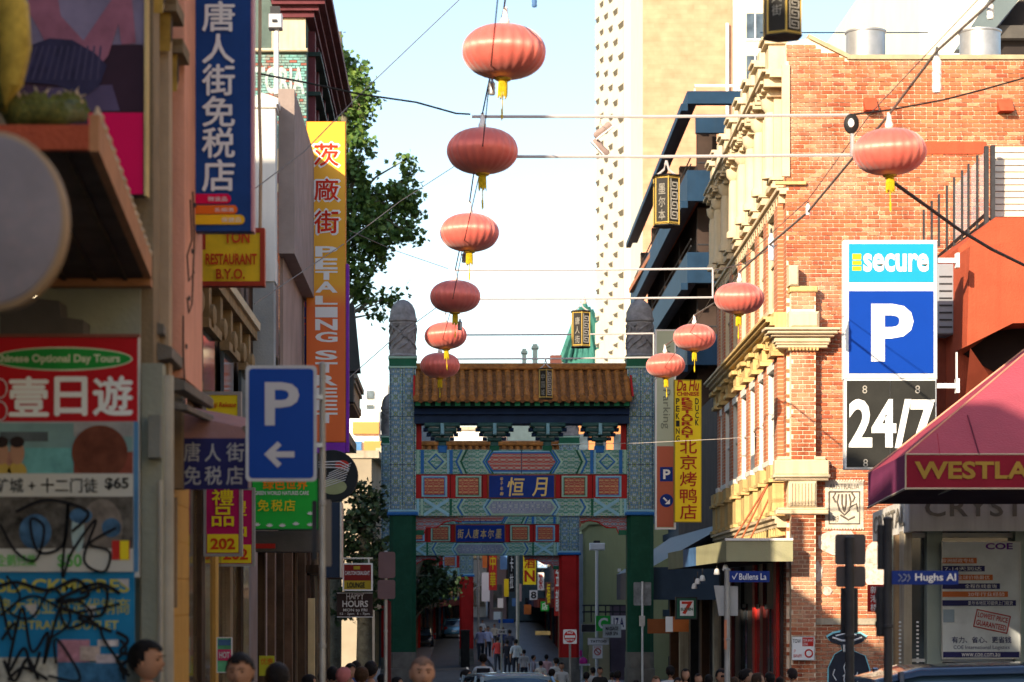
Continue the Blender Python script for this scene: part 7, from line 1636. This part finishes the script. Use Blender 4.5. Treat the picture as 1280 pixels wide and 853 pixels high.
for (x0, x1, y0) in ((653, 658, 436), (666, 672, 430)): MB().box((XX(x0, 240), 240, ZZ(470, 240)), (XX(x1, 240), 241, ZZ(y0, 240))).box((XX(x0-1.5, 240), 239.8, ZZ(y0+6, 240)), (XX(x1+1.5, 240), 241.2, ZZ(y0+3, 240))).build('pot', M('far slate', (.06, .09, .11), .7), ch)
MB().box((XX(636, 240), 241.5, 0), (XX(706, 240), 250, ZZ(456, 240))).build('roof_block', M('far slate', (.06, .09, .11), .7), ch)
MB().box((XX(688, 240), 240, ZZ(458, 240)), (XX(702, 240), 241.4, ZZ(444, 240))).build('brown_block', M('far dark red', (.13, .05, .045), .8), ch)
# far street signs
def fsign(nm, r, d, m_, lab, txt=None, tm=None, vertical=False, g=None):
    s_ = board(nm, lab, r, d, m_, None, .15, group=g)
    if txt and vertical: n = len(txt); h = (r[3]-r[1]-3)/n; column(s_, txt, r[0]+1.5, r[2]-1.5, [(r[1]+2+i*h, r[1]+2+(i+.85)*h) for i in range(n)], d-.02, tm, .04)
    elif txt: word(s_, txt, (r[0]+1.5, r[1]+1.5, r[2]-1.5, r[3]-1.5), d-.02, tm, .04)
    return s_
ysn = M('duck sign yellow', (.72, .56, .02), .4)
for (r, dd, mm, lab, tx, tm_, vv) in (((646, 730, 652, 752), 138, M('far mauve', (.36, .26, .26), .8), 'mauve upright sign beside the grey pole up the street', None, None, 0), ((672, 716, 680, 738), 126, cleanwhite, 'white upright sign below the pale blue one in the far street', '茶', red, 0),
    ((662, 738, 672, 750), 128, cleanwhite, 'small white box sign under the yellow N sign', '8', steel, 0), ((682, 728, 689, 756), 118, M('far dark red', (.13, .05, .045), .8), 'dark red upright sign left of the red banner with white characters', '福', ysn, 0),
    ((676, 752, 686, 764), 120, M('sign green', (.02, .42, .05), .45), 'green box sign above the maroon verandah', '店', cleanwhite, 0), ((630, 724, 636, 746), 150, ysn, 'small yellow upright sign between the blue sign and the black sign', None, None, 0),
    ((640, 748, 648, 758), 140, blu, 'small blue box sign at the foot of the black hanging sign', None, None, 0), ((655, 756, 664, 768), 132, M('shop orange', (.55, .16, .04), .5), 'orange box sign above the far shop verandahs', None, None, 0),
    ((622, 748, 629, 760), 160, cleanwhite, 'white box sign below the long red banner', None, None, 0)): fsign('hanging_shop_sign', r, dd, mm, lab, tx, tm_)
fsign('vertical_shop_sign', (654, 694, 670, 731), 118, ysn, 'yellow hanging sign with a large red N far down the street', '酒N', rl_, True)
fsign('vertical_shop_sign', (611, 692, 621, 738), 140, red, 'long red hanging banner with a yellow top character in the far street', '中華', ysn, True)
fsign('vertical_shop_sign', (602, 716, 612, 752), 150, cleanwhite, 'white hanging sign left of the long red banner')
fsign('vertical_shop_sign', (603, 692, 609, 710), 150, M('shop orange', (.55, .16, .04), .5), 'orange hanging sign above the white one in the far street')
fsign('vertical_shop_sign', (625, 692, 634, 712), 155, blu, 'blue hanging sign right of the long red banner')
fsign('vertical_shop_sign', (636, 694, 643, 740), 128, black, 'narrow black hanging sign between the blue sign and the grey pole', '卡拉', cleanwhite, True)
fsign('vertical_shop_sign', (693, 704, 702, 770), 104, red, 'red hanging banner with white characters beside the red gate pillar', '金龍', cleanwhite, True)
fsign('blue_lane_sign', (623, 774, 642, 779), 100, M('lane sign blue', (.01, .08, .38), .4), 'blue lane name sign far down the street')
fsign('pale_street_sign', (617, 765, 627, 775), 100, cleanwhite, 'small pale square sign left above the blue lane sign')
fsign('pale_street_sign', (622, 787, 633, 793), 92, cleanwhite, 'tiny white direction sign below the blue lane sign', 'ONE', steel)
fsign('blue_hanging_sign', (672, 700, 684, 710), 125, M('pale blue sign', (.25, .4, .6), .4), 'pale blue sign right of the yellow hanging sign', '大', cleanwhite)
fsign('mustard_lit_sign', (669, 789, 688, 794), 112, M('warm sign strip', (.55, .36, .14), .5), 'cream lettered strip on the maroon verandah near the gate')
def simple_pole(nm, lab, px, py, d, r, m_=greypole, arm=None):
    t = thing(nm, lab, 'pole', (XX(px, d), d, gz(d))); MB().tube([(XX(px, d), d, gz(d)), (XX(px, d), d, ZZ(py, d))], r, 8).build('shaft', m_, t); return t
simple_pole('street_pole', 'grey pole in the middle of the far right pavement', 647, 690, 105, .07)
simple_pole('street_pole', 'thin pole carrying the blue lane sign', 627, 765, 100, .04)
simple_pole('street_pole', 'pale pole far up the street left of the red banner', 598, 700, 170, .08)
sl_ = simple_pole('street_lamp', 'street lamp with a glowing upright tube beside the far red gate pillar', 589, 738, 130, .05); sl_['category'] = 'lamp'
MB().tube([P(589, 772, 129.9), P(589, 742, 129.9)], .07, 8).build('light_tube', EM('lamp tube glow', (1, .80, .45), 1.6), sl_)
MB().tube([P(589, 742, 130), P(593, 736, 130), P(602, 731, 130)], .05, 6).build('arm', greypole, sl_)
bl_ = thing('waste_bin', 'dark waste bin at the foot of the far red pillar', 'bin', (XX(581, 122), 121, gz(121)))
MB().bbox((XX(576, 121), 120.5, gz(121)), (XX(587, 121), 121, ZZ(789, 121)), .03).build('body', black, bl_); MB().box((XX(575.5, 121), 120.45, ZZ(789, 121)), (XX(587.5, 121), 121.05, ZZ(787.5, 121))).build('lid', steel, bl_)
# ================================================================ unseen blocks added on the left, sized and placed to cast the street's shade
def shade_block(label, x0, x1, y0, y1, h, m_):
    t = thing('unseen_light_block', label, 'building', (x1, y1, 0)); MB().box((x0, y0, 0), (x1, y1, h)).build('wall', m_, t)
    for f in range(3):
        for k in range(int((y1-y0)/3)): 
            y = y0+1+k*3; g = MB().box((x1-.05, y, 4+f*3), (x1+.04, y+1.3, 5.9+f*3)).build('window', darkglass, t) if 5.9+f*3 < h-.5 else None
    return t
SHADE = [(-12, -6, -30, -6, 14.0, buff, 'unseen buff shade block added behind the viewer on the left side'), (-12, -6, -6, 5, 13.3, pink, 'unseen salmon shade block added beside the viewer on the left side'), (-7.2, -6, 5, 8.9, 13.3, red_brick, 'unseen narrow brick shade block added beside the poster shop'), (-12, -6, 8.9, 11.1, 11.2, cream, 'unseen low cream shade block added beside the poster shop'), (-12, -6, 11.1, 17.2, 11.6, graygreen, 'unseen grey green shade block added beside the poster shop'),
 (-12, -5.6, 17.2, 19.2, 12.9, cream, 'unseen tall cream shade block added behind the poster shop'), (-12, -6, 19.2, 26.8, 8.6, ochrewall, 'unseen low ochre shade block added behind the brown terrace'), (-12, -6, 26.8, 38.8, 10.9, buff, 'unseen buff shade block added behind the white end wall'),
 (-6.8, -6, 30, 30.9, 11.6, red_brick, 'unseen small brick shade block added behind the white end wall'), (-14, -6, 38.8, 62, 22.5, cream, 'unseen tall cream shade block added behind the shaded terrace'), (-12, -3.3, -30, 9, 9.0, graygreen, 'unseen low grey green shade block added behind the viewer')]
for (a, b_, c_, e_, h, m_, lab) in SHADE: shade_block(lab, a, b_, c_, e_, h, m_)

# unseen fronts added across the street to bounce sunlight onto the left side
for (y0, y1, h, m_, lab) in ((-24, -6, 11.5, cream, 'unseen cream bounce front added across the street behind the viewer'), (-6, 10, 13.0, M('pale yellow render', (.66, .54, .34), .8, .1, 1, .2), 'unseen pale yellow bounce front added across the street beside the viewer'), (10, 27, 12.2, cream, 'unseen cream bounce front added across the street before the magenta awning')):
    t = thing('unseen_light_block', lab, 'building', (9.6, y0, 0)); MB().box((9.6, y0, -.4), (15, y1, h)).build('wall', m_, t); MB().box((9.35, y0, h), (15, y1, h+.3)).build('cornice', greycream, t)
    for f in range(3):
        for k in range(int((y1-y0)/3.4)):
            y = y0+1.2+k*3.4; g = MB().box((9.56, y, 4+f*2.7), (9.65, y+1.2, 5.7+f*2.7)).build('window', darkglass, t); MB().box((9.48, y-.1, 3.88+f*2.7), (9.6, y+1.3, 3.98+f*2.7)).build('sill', greycream, g)
# ================================================================ cars
carglass = glass_mat('car glass', (.03, .06, .10), .05)
def carpaint(name, col):
    if name in MC: return MC[name]
    m = M(name, col, .25, .05, 1.2, 0, metal=.3, spec=.6); m.node_tree.nodes['Principled BSDF'].inputs['Coat Weight'].default_value = .8; return m
chrome = M('chrome trim', (.5, .5, .5), .15, .05, 3, 0, metal=1); lightred = M('tail light', (.35, .01, .01), .3); tyre = M('tyre', (.02, .02, .02), .85, .2, 9, .2)
def car(label, x, y, rz, paint, hh=1.5, ln=4.4, wd=1.8, group=None, rails=False):
    base = gz(y)
    t = thing('parked_car', label, 'car', (x, y, base), group); t.rotation_euler = (0, 0, rz)
    k = hh/1.5; h = ln/2; w2 = wd/2
    def sect(st, n=9):
        mb = MB(); vs = []; fs = []
        for (xx, zb, zt, wb, wt) in st:
            ring = []
            for (fy, fz) in ((-1, 0), (-1.0, .35), (-.99, .7), (-.90, .95), (-.6, 1.0), (0, 1.02), (.6, 1.0), (.90, .95), (.99, .7), (1.0, .35), (1, 0)):
                w_ = wb+(wt-wb)*fz; ring.append((xx, fy*w_, zb+(zt-zb)*fz))
            vs += ring
        m = 11
        for i in range(len(st)-1):
            for j in range(m-1): a = i*m+j; fs.append((a, a+1, a+1+m, a+m))
            fs.append((i*m+m-1, i*m, (i+1)*m, (i+1)*m+m-1))
        fs.append(tuple(range(m))); fs.append(tuple(range(len(st)*m-1, (len(st)-1)*m-1, -1)))
        return mb.add(vs, fs)
    def obj(nm, mb, m_, par=t, sm=True):
        me = mb.mesh(nm); me.materials.append(m_); bm = bmesh.new(); bm.from_mesh(me); bmesh.ops.recalc_face_normals(bm, faces=bm.faces); bm.to_mesh(me); bm.free()
        if sm: me.polygons.foreach_set('use_smooth', [True]*len(me.polygons)); me.set_sharp_from_angle(angle=.7)
        o = bpy.data.objects.new(nm, me); C.objects.link(o); o.parent = par; return o
    obj('body', sect([(-h, .35*k, .72*k, w2*.82, w2*.78), (-h+.08, .28*k, .86*k, w2*.95, w2*.9), (-h+.5, .26*k, .94*k, w2, w2*.97), (-.2*h, .25*k, .95*k, w2, w2*.98), (.35*h, .25*k, .94*k, w2, w2*.97), (h-.6, .26*k, .88*k, w2*.98, w2*.92), (h-.1, .3*k, .74*k, w2*.9, w2*.84), (h, .38*k, .62*k, w2*.78, w2*.74)]), paint)
    cab = [(-h+.28, .90*k, .96*k, w2*.88, w2*.80), (-h+.55, .90*k, 1.36*k, w2*.93, w2*.74), (-h+.95, .90*k, 1.47*k, w2*.95, w2*.76), (-.05*h, .90*k, 1.5*k, w2*.95, w2*.77), (.18*h, .90*k, 1.46*k, w2*.95, w2*.75), (.52*h, .90*k, .97*k, w2*.92, w2*.82)]
    obj('cabin_glass', sect(cab), carglass)
    top_ = [(-h+.50, 1.34*k, 1.385*k, w2*.76, w2*.72), (-h+.95, 1.42*k, 1.49*k, w2*.79, w2*.74), (-.05*h, 1.45*k, 1.52*k, w2*.80, w2*.75), (.20*h, 1.40*k, 1.475*k, w2*.78, w2*.73)]
    obj('roof', sect(top_), paint)
    for s in (-1, 1):
        pl_ = MB()
        for (xa, za, xb_, zb_) in ((.52*h, .95, .2*h, 1.45), (-.02*h, .95, -.04*h, 1.46), (-h+.75, .95, -h+.75, 1.45), (-h+.25, .95, -h+.52, 1.37)): pl_.tube([(xa, s*w2*.94, za*k), (xb_, s*w2*.785, zb_*k)], .035, 5)
        obj('pillars', pl_, paint)
        if rails: obj('roof_rail', MB().tube([(-h+.8, s*w2*.72, 1.50*k), (-h+1.0, s*w2*.72, 1.56*k), (-.02*h, s*w2*.72, 1.585*k), (.1*h, s*w2*.72, 1.52*k)], .018, 6), chrome)
        mi = obj('mirror', MB().lathe((0, 0, 0), [(.03, -.06), (.075, -.04), (.085, .03), (.05, .07)], 10).xf(lambda x_, y_, z_, s=s: (x_*.7+.42*h, y_+s*(w2+.10), z_+1.0*k)), paint)
        obj('door_handle', MB().box((-.05, s*w2*.985, .80*k), (.10, s*w2*1.0+s*.015, .825*k)), chrome, sm=False)
        obj('headlight', MB().lathe((h-.1, s*w2*.68, .62*k), [(.04, -.06), (.12, -.02), (.12, .03), (.04, .07)], 12), cleanwhite)
        obj('tail_light', MB().bbox((-.06, -.13, -.1), (.06, .13, .12), .03).xf(lambda x_, y_, z_, s=s: (x_-h+.06, y_+s*w2*.76, z_+.74*k)), lightred)
        for xx in (-h*.62, h*.64):
            wm_ = obj('wheel', MB().lathe((0, 0, 0), [(.20, -.11), (.30, -.11), (.33, -.08), (.33, .08), (.30, .11), (.20, .11)], 22).xf(lambda x_, y_, z_, s=s, xx=xx: (x_+xx, z_+s*(w2-.1), y_+.33)), tyre)
            obj('rim', MB().lathe((0, 0, 0), [(.20, -.09), (.21, .10), (.17, .07), (.05, .09), (.03, .11)], 14).xf(lambda x_, y_, z_, s=s, xx=xx: (x_+xx, s*abs(z_)+s*(w2-.1), y_+.33)), alu, wm_)
    obj('bumper', MB().bbox((h-.12, -w2*.78, .30*k), (h+.04, w2*.78, .46*k), .03), steel); obj('number_plate', MB().box((-h-.02, -.2, .48*k), (-h+.02, .2, .58*k)), cleanwhite, sm=False)
    return t
car('dark blue estate car passing below the logistics poster', 6.2, 25, 0, carpaint('blue car paint', (.012, .03, .07)), 1.72, 4.8, 1.85)
car('silver blue hatchback coming through the gate road at the bottom centre', XX(640, 44), 44, -PI/2+.2, carpaint('silver blue paint', (.24, .34, .42)), 1.66, 3.9, 1.65)
car('pale blue car parked far up the road nearest the dark bin', XX(566, 205), 205, PI/2+.05, carpaint('light blue paint', (.10, .28, .42)), 1.6, 4.2, 1.8, 'cars parked up the road')
car('pale blue car parked behind another, just left of it up the road', XX(549, 235), 235, PI/2+.05, carpaint('light blue paint', (.10, .28, .42)), 1.6, 4.2, 1.8, 'cars parked up the road')
car('white blue van-like car farthest up the road near the green pillar', XX(532, 300), 300, PI/2, carpaint('ice paint', (.4, .55, .62)), 2.1, 4.6, 1.9, 'cars parked up the road')
car('dark car with lamps on at the left kerb just behind the green pillar', XX(526, 170), 170, -PI/2, carpaint('black car paint', (.02, .03, .05)), 1.5, 4.2, 1.8, 'cars parked up the road')

# ================================================================ people
def pose_mesh(walk):
    V = []; Ed = []; Rd = []
    def v(p, r, par=None, r2=None):
        V.append(p); Rd.append((r, r2 or r)); 
        if par is not None: Ed.append((par, len(V)-1))
        return len(V)-1
    pv = v((0, 0, .96), .135, None, .105); sp_ = v((0, 0, 1.12), .125, pv, .09); chs = v((0, .005, 1.30), .155, sp_, .10); nk = v((0, .01, 1.445), .06, chs); nk2 = v((0, -.005, 1.53), .052, nk)
    for s in (-1, 1):
        sw = s*walk
        sh_ = v((s*.165, .01, 1.405), .058, chs); el = v((s*.235, .03-sw*.14, 1.13), .042, sh_); wr = v((s*.25, -.06-sw*.22, .90), .028, el); pa_ = v((s*.252, -.085-sw*.24, .835), .030, wr, .018)
        for j, (dx, ln_2) in enumerate(((-.022, .075), (-.007, .085), (.008, .08), (.022, .062))):
            f1 = v((s*.255+dx*.3, -.09-sw*.24+dx, .79), .010, pa_); f2 = v((s*.250+dx*.3, -.095-sw*.24+dx, .79-ln_2*.5), .009, f1); v((s*.243+dx*.3, -.088-sw*.24+dx, .79-ln_2), .007, f2)
        t1 = v((s*.238, -.115-sw*.24, .845), .011, pa_); v((s*.232, -.125-sw*.24, .805), .009, t1)
        hp = v((s*.09, 0, .90), .088, pv); kn = v((s*.10, -.02+sw*.20, .50), .058, hp); an_ = v((s*.10, .03+sw*.38, .10+(.06 if sw > 0 else 0)), .038, kn); v((s*.11, -.12+sw*.36, .04+(.02 if sw > 0 else 0)), .036, an_, .03)
    me = bpy.data.meshes.new('p'); me.from_pydata(V, Ed, []); o = bpy.data.objects.new('p', me); C.objects.link(o)
    sm = o.modifiers.new('s', 'SKIN'); 
    for i, (a, b_) in enumerate(Rd): me.skin_vertices[0].data[i].radius = (a, b_)
    me.skin_vertices[0].data[0].use_root = True
    sb = o.modifiers.new('u', 'SUBSURF'); sb.levels = 2; sb.render_levels = 2
    dg = bpy.context.evaluated_depsgraph_get(); m2 = bpy.data.meshes.new_from_object(o.evaluated_get(dg))
    out = ([v_.co.copy() for v_ in m2.vertices], [v_.normal.copy() for v_ in m2.vertices], [tuple(p.vertices) for p in m2.polygons])
    bpy.data.objects.remove(o); bpy.data.meshes.remove(me); bpy.data.meshes.remove(m2); return out
POSES = {0: pose_mesh(0), 1: pose_mesh(1)}
def head_verts(scale=1.0, hair=False, style='short'):
    """head centred at (0,0,1.63), facing -Y"""
    nu, nv = 28, 20; vs = []; fs = []; keep = []
    for j in range(nv+1):
        th = PI*j/nv
        for i in range(nu):
            ph = 2*PI*i/nu; x, y, z = math.sin(th)*math.sin(ph), -math.sin(th)*math.cos(ph), math.cos(th)      # ph=0 is the face
            X_ = x*.080; Y_ = y*.098; Z_ = z*.114
            if z > 0: X_ *= 1+.10*z*(1-z)*4*.5; Y_ *= 1+.08*z
            if z < 0: X_ *= 1-.30*z*z; Y_ *= (1-.10*z*z) if y < 0 else (1-.45*z*z)
            if z > 0 and y > 0: Y_ *= 1.06
            if not hair and y < 0:
                ax = x
                Y_ -= .024*math.exp(-(ax/.16)**2-((z+.18)/.17)**2)           # nose
                Y_ -= .008*math.exp(-(ax/.30)**2-((z+.50)/.10)**2)           # lips
                Y_ -= .010*math.exp(-(ax/.35)**2-((z+.86)/.14)**2)           # chin
                for s in (-1, 1): Y_ += .012*math.exp(-((ax-s*.40)/.2)**2-((z-.06)/.13)**2)
                Y_ -= .006*math.exp(-(ax/.6)**2-((z-.24)/.10)**2)            # brow
            if hair:
                k = 1.13+.045*math.sin(i*3.1+j*1.7)*math.sin(i*1.3+j*4.1)+(.05 if z > .5 else 0); X_ *= k; Y_ *= k; Z_ *= 1.13
                fr = -y
                line = .42 if fr > .35 else (-.05 if fr > -.2 else -.62)
                if style == 'long': line = .52 if fr > .45 else -1.1
                line += .16*math.sin(i*2.3)*math.sin(i*5.1+1); keep.append(z > line)
                if style == 'long' and z < -.2: Z_ = -.118*1.1*(1+(-z-.2)*1.3); X_ = x*.085/max(.35, math.sin(th))*max(.5, math.sin(th)); 
            else: keep.append(True)
            vs.append((X_*scale, (Y_+.005)*scale, Z_*scale+1.63))
    for j in range(nv):
        for i in range(nu):
            a, b_ = j*nu+i, j*nu+(i+1) % nu; q = (a, b_, b_+nu, a+nu)
            if all(keep[k] for k in q): fs.append(q)
    return vs, fs
def person(label, px, d, py_top, face=0, hair=(.015, .012, .012), skin_c=(.42, .22, .14), shirt=(.5, .5, .5), pants=(.03, .035, .05), walk=0, style='short', bald=False, extra=None, near=False, group='people in the street'):
    top_z = ZZ(py_top, d); base = gz(d); hgt = top_z-base; s = hgt/1.755
    if s > 1.12 or s < .82: s = min(1.12, max(.82, s)); base = top_z-1.755*s
    t = thing('person', label, 'person', (XX(px, d), d, base), group); t.rotation_euler = (0, 0, face); t.scale = (s, s, s)
    sk = M('skin %02d' % int(skin_c[0]*100), skin_c, .55, .1, 9, .05); hm_ = M('hair %d' % int(hair[0]*1000), hair, .5, .3, 40, .4)
    vs, ns, fs = POSES[walk]
    def ob(nm, vs_, fs_, m_):
        me = bpy.data.meshes.new(nm); me.from_pydata([tuple(v) for v in vs_], [], fs_); me.materials.append(m_)
        used = MB(); me.validate(); bm = bmesh.new(); bm.from_mesh(me); bmesh.ops.delete(bm, geom=[v for v in bm.verts if not v.link_faces], context='VERTS'); bmesh.ops.recalc_face_normals(bm, faces=bm.faces); bm.to_mesh(me); bm.free()
        me.polygons.foreach_set('use_smooth', [True]*len(me.polygons)); o = bpy.data.objects.new(nm, me); C.objects.link(o); o.parent = t; return o
    hv, hf = head_verts()
    n0 = len(vs); ears = MB()
    for q in (-1, 1): ears.lathe((0, 0, 0), [(.006, -.03), (.014, -.02), (.016, .01), (.010, .03)], 8, sx=.6, sy=1.2).xf(lambda x, y, z: (x, y, z))
    ear_v = []; ear_f = []
    for q in (-1, 1):
        e = MB().lathe((q*.080, .012, 1.625), [(.006, -.032), (.014, -.02), (.018, .012), (.010, .032)], 8, sx=.55, sy=1.2); o0 = len(ear_v); ear_v += e.v; ear_f += [tuple(i+o0 for i in f) for f in e.f]
    allv = list(vs)+list(hv)+ear_v; allf = list(fs)+[tuple(i+n0 for i in f) for f in hf]+[tuple(i+n0+len(hv) for i in f) for f in ear_f]
    ob('body', allv, allf, sk)
    def clothe(nm, test, off, m_):
        ks = [all(test(vs[i]) for i in f) for f in fs]; ob(nm, [vs[i]+ns[i]*off for i in range(len(vs))], [f for f, k in zip(fs, ks) if k], m_)
    clothe('shirt', lambda v: v.z > .90 and v.z < 1.475 and (abs(v.x) < .2 or v.z > 1.10), .016, M('cloth %d %d %d' % tuple(int(c*100) for c in shirt), shirt, .85, .12, 8, .3))
    clothe('trousers', lambda v: v.z < .97 and v.z > .09 and abs(v.x) < .195, .013, M('cloth %d %d %d' % tuple(int(c*100) for c in pants), pants, .85, .12, 8, .3))
    if not bald: ob('hair', *head_verts(1.0, True, style), hm_)
    elif near:
        svs, sfs = head_verts(1.0, True); ob('stubble_hair', [(x*.905, y*.905, (z-1.63)*.895+1.6305) for x, y, z in svs], sfs, M('shaved hair', (.20, .12, .09), .8, .2, 60, .2))
    if near:
        for q in (-1, 1):
            e = MB().lathe((q*.031, -.078, 1.637), [(.003, -.006), (.008, -.003), (.008, .003), (.003, .006)], 10); ob('eye', e.v, e.f, M('eye dark', (.03, .02, .02), .2))
            e = MB().box((q*.031-.018, -.100, 1.656), (q*.031+.018, -.092, 1.662)); ob('brow', e.v, e.f, M('brow', (.05, .03, .02), .7))
        e = MB().box((-.022, -.101, 1.572), (.022, -.090, 1.577)); ob('mouth', e.v, e.f, M('lips', (.22, .07, .05), .5))
    if extra == 'cap':
        cvs, cfs = head_verts(1.0, True); cvs = [(x*1.06, y*1.06, (z-1.63)*1.06+1.635) for x, y, z in cvs]; ob('cap', cvs, cfs, M('pink cap cloth', (.50, .16, .15), .8))
    if extra == 'backpack': e = MB().bbox((-.15, .10, 1.02), (.15, .26, 1.42), .05); ob('backpack', e.v, e.f, M('backpack black', (.02, .02, .025), .8))
    if extra == 'glasses': e = MB().box((-.062, -.108, 1.622), (-.006, -.095, 1.652)).box((.006, -.108, 1.622), (.062, -.095, 1.652)).box((-.01, -.106, 1.64), (.01, -.1, 1.646)); ob('glasses', e.v, e.f, M('eye dark', (.03, .02, .02), .2))
    return t
rad = math.radians
person('person in profile with dark hair and a pale lilac shirt below the vitamin poster', 184, 15.1, 800, rad(75), shirt=(.55, .50, .62), near=True, hair=(.012, .01, .01))
person('person with short dark hair facing the viewer at the lower left', 300, 15.2, 816, rad(-8), shirt=(.12, .12, .14), near=True)
person('dark haired person seen from behind, left of the parking sign pole', 347, 17, 828, rad(170), shirt=(.05, .05, .06))
person('bald person facing the viewer under the left green gate pillar', 528, 16.5, 819, rad(8), bald=True, near=True, skin_c=(.50, .27, .18), shirt=(.10, .12, .16))
L_ = [('dark haired person at the left of the group beneath the lounge sign', 416, 34, 833, 180, {}), ('person in a pink cap in the group beneath the lounge sign', 430, 31, 835, 150, dict(extra='cap')), ('person facing the viewer behind the pink cap', 438, 38, 829, 0, dict(shirt=(.3, .1, .08))), ('brown haired person right of the pink cap', 452, 30, 833, 170, dict(hair=(.06, .03, .015))), ('dark haired person in black next to the sign back pole', 464, 33, 826, 160, dict(shirt=(.03, .03, .03))), ('dark haired person low at the foot of the left green pillar', 497, 40, 846, 90, {}), ('person low at the left of the parking sign pole', 387, 32, 843, 120, {}),
      ('person in profile with black hair left of the silver car', 583, 46, 837, 100, dict(shirt=(.03, .03, .035))), ('person with a black backpack and pale shirt walking away through the gate', 604, 60, 817, 180, dict(extra='backpack', shirt=(.55, .58, .62), walk=1)),
      ('person in a light blue shirt walking on the far pavement', 610, 140, 783, 0, dict(shirt=(.45, .5, .7), walk=1)), ('person in a dark shirt walking beside the light blue shirt', 601, 132, 783, 0, dict(shirt=(.3, .32, .5), walk=1)), ('person in pale clothes farther up the far pavement', 603, 190, 775, 0, dict(shirt=(.6, .6, .6))), ('person in dark clothes by the thin blue sign pole', 637, 120, 787, 180, dict(shirt=(.05, .06, .1))), ('person in black standing before the far right shops', 634, 104, 800, 170, dict(shirt=(.03, .03, .04))), ('person in a white top near the far right shops', 645, 102, 799, 180, dict(shirt=(.6, .62, .65))), ('person in grey walking by the maroon verandah', 667, 88, 819, 90, dict(shirt=(.35, .33, .4))), ('person in dark clothes near the grey pole', 655, 92, 812, 180, dict()), ('person in a hat of dark hair left of the red pillar', 695, 70, 822, 200, {}), ('dark haired person by the silver car roof', 690, 58, 836, 150, dict(shirt=(.3, .2, .05))),
      ('person with black hair in a black singlet facing the viewer before the cream shopfront', 750, 62, 834, 0, dict(shirt=(.03, .03, .03))), ('dark haired person left of the black singlet', 741, 66, 834, 200, {}), ('person in a lilac shirt seen from behind beside the right green pillar', 772, 55, 838, 180, dict(shirt=(.42, .26, .42))), ('dark haired person between the singlet and the lilac shirt', 765, 68, 840, 180, {}),
      ('pink faced person just right of the right green pillar', 820, 46, 845, 0, dict(skin_c=(.55, .28, .2), hair=(.1, .06, .03))), ('dark haired person right of the green pillar looking away', 838, 50, 832, 180, {}), ('long haired person under the convenience store sign', 857, 48, 836, 0, dict(style='long')), ('long haired person left of the sunglasses', 873, 46, 842, 0, dict(style='long')), ('person in dark sunglasses left of the slim street pole', 902, 38, 836, 20, dict(extra='glasses', near=True)),
      ('dark haired person in a pale shirt right of the slim pole', 934, 40, 836, 90, dict(shirt=(.5, .5, .55))), ('long haired person in profile right of the slim pole', 948, 39, 841, 90, dict(style='long', hair=(.05, .03, .02))), ('person with dark hair below the verandah front', 962, 42, 840, 200, {}), ('person with dark hair before the white parking notices', 990, 43, 835, 200, dict(hair=(.03, .02, .02))), ('person half hidden behind the verandah crowd', 975, 45, 846, 180, {}), ('dark haired person low right of the lilac shirt', 795, 50, 850, 180, {})]
for (lab, px, dd, pt_, fc, kw) in L_: person(lab, px, dd, pt_, rad(fc), **kw)

for (lab, px, dd, pt_, fc, kw) in (('dark haired person at the bin beyond the red gate pillar base', 676, 80, 826, 170, {}), ('person in a pale pink top by the far shops', 683, 84, 818, 180, dict(shirt=(.55, .35, .38))), ('person in dark clothes just left of the no entry post', 702, 66, 828, 10, {}),
   ('person in grey seen low right of the pink goods', 733, 58, 840, 180, dict(shirt=(.3, .3, .33))), ('person in white low between the green pillar and the store sign', 848, 44, 847, 20, dict(shirt=(.6, .6, .6))), ('person in black low under the orange shop sign', 886, 49, 843, 180, {}), ('person low right of the sunglasses wearer', 918, 45, 846, 190, dict(hair=(.05, .03, .02))),
   ('person low before the red shop pier', 928, 50, 838, 180, dict(shirt=(.2, .05, .05))), ('person with dark hair at the far left of the lounge sign group', 404, 40, 838, 170, {}), ('person in blue behind the lounge sign group', 445, 44, 826, 180, dict(shirt=(.08, .15, .35))), ('person low beside the sign back pole', 478, 37, 842, 200, {}),
   ('person in red walking beyond the black backpack', 622, 110, 796, 180, dict(shirt=(.4, .05, .05), walk=1)), ('person in navy walking up the far pavement', 628, 150, 784, 180, dict(shirt=(.05, .07, .2), walk=1)), ('person in cream up the far pavement', 618, 170, 780, 0, dict(shirt=(.55, .5, .4)))):
    person(lab, px, dd, pt_, rad(fc), **kw)
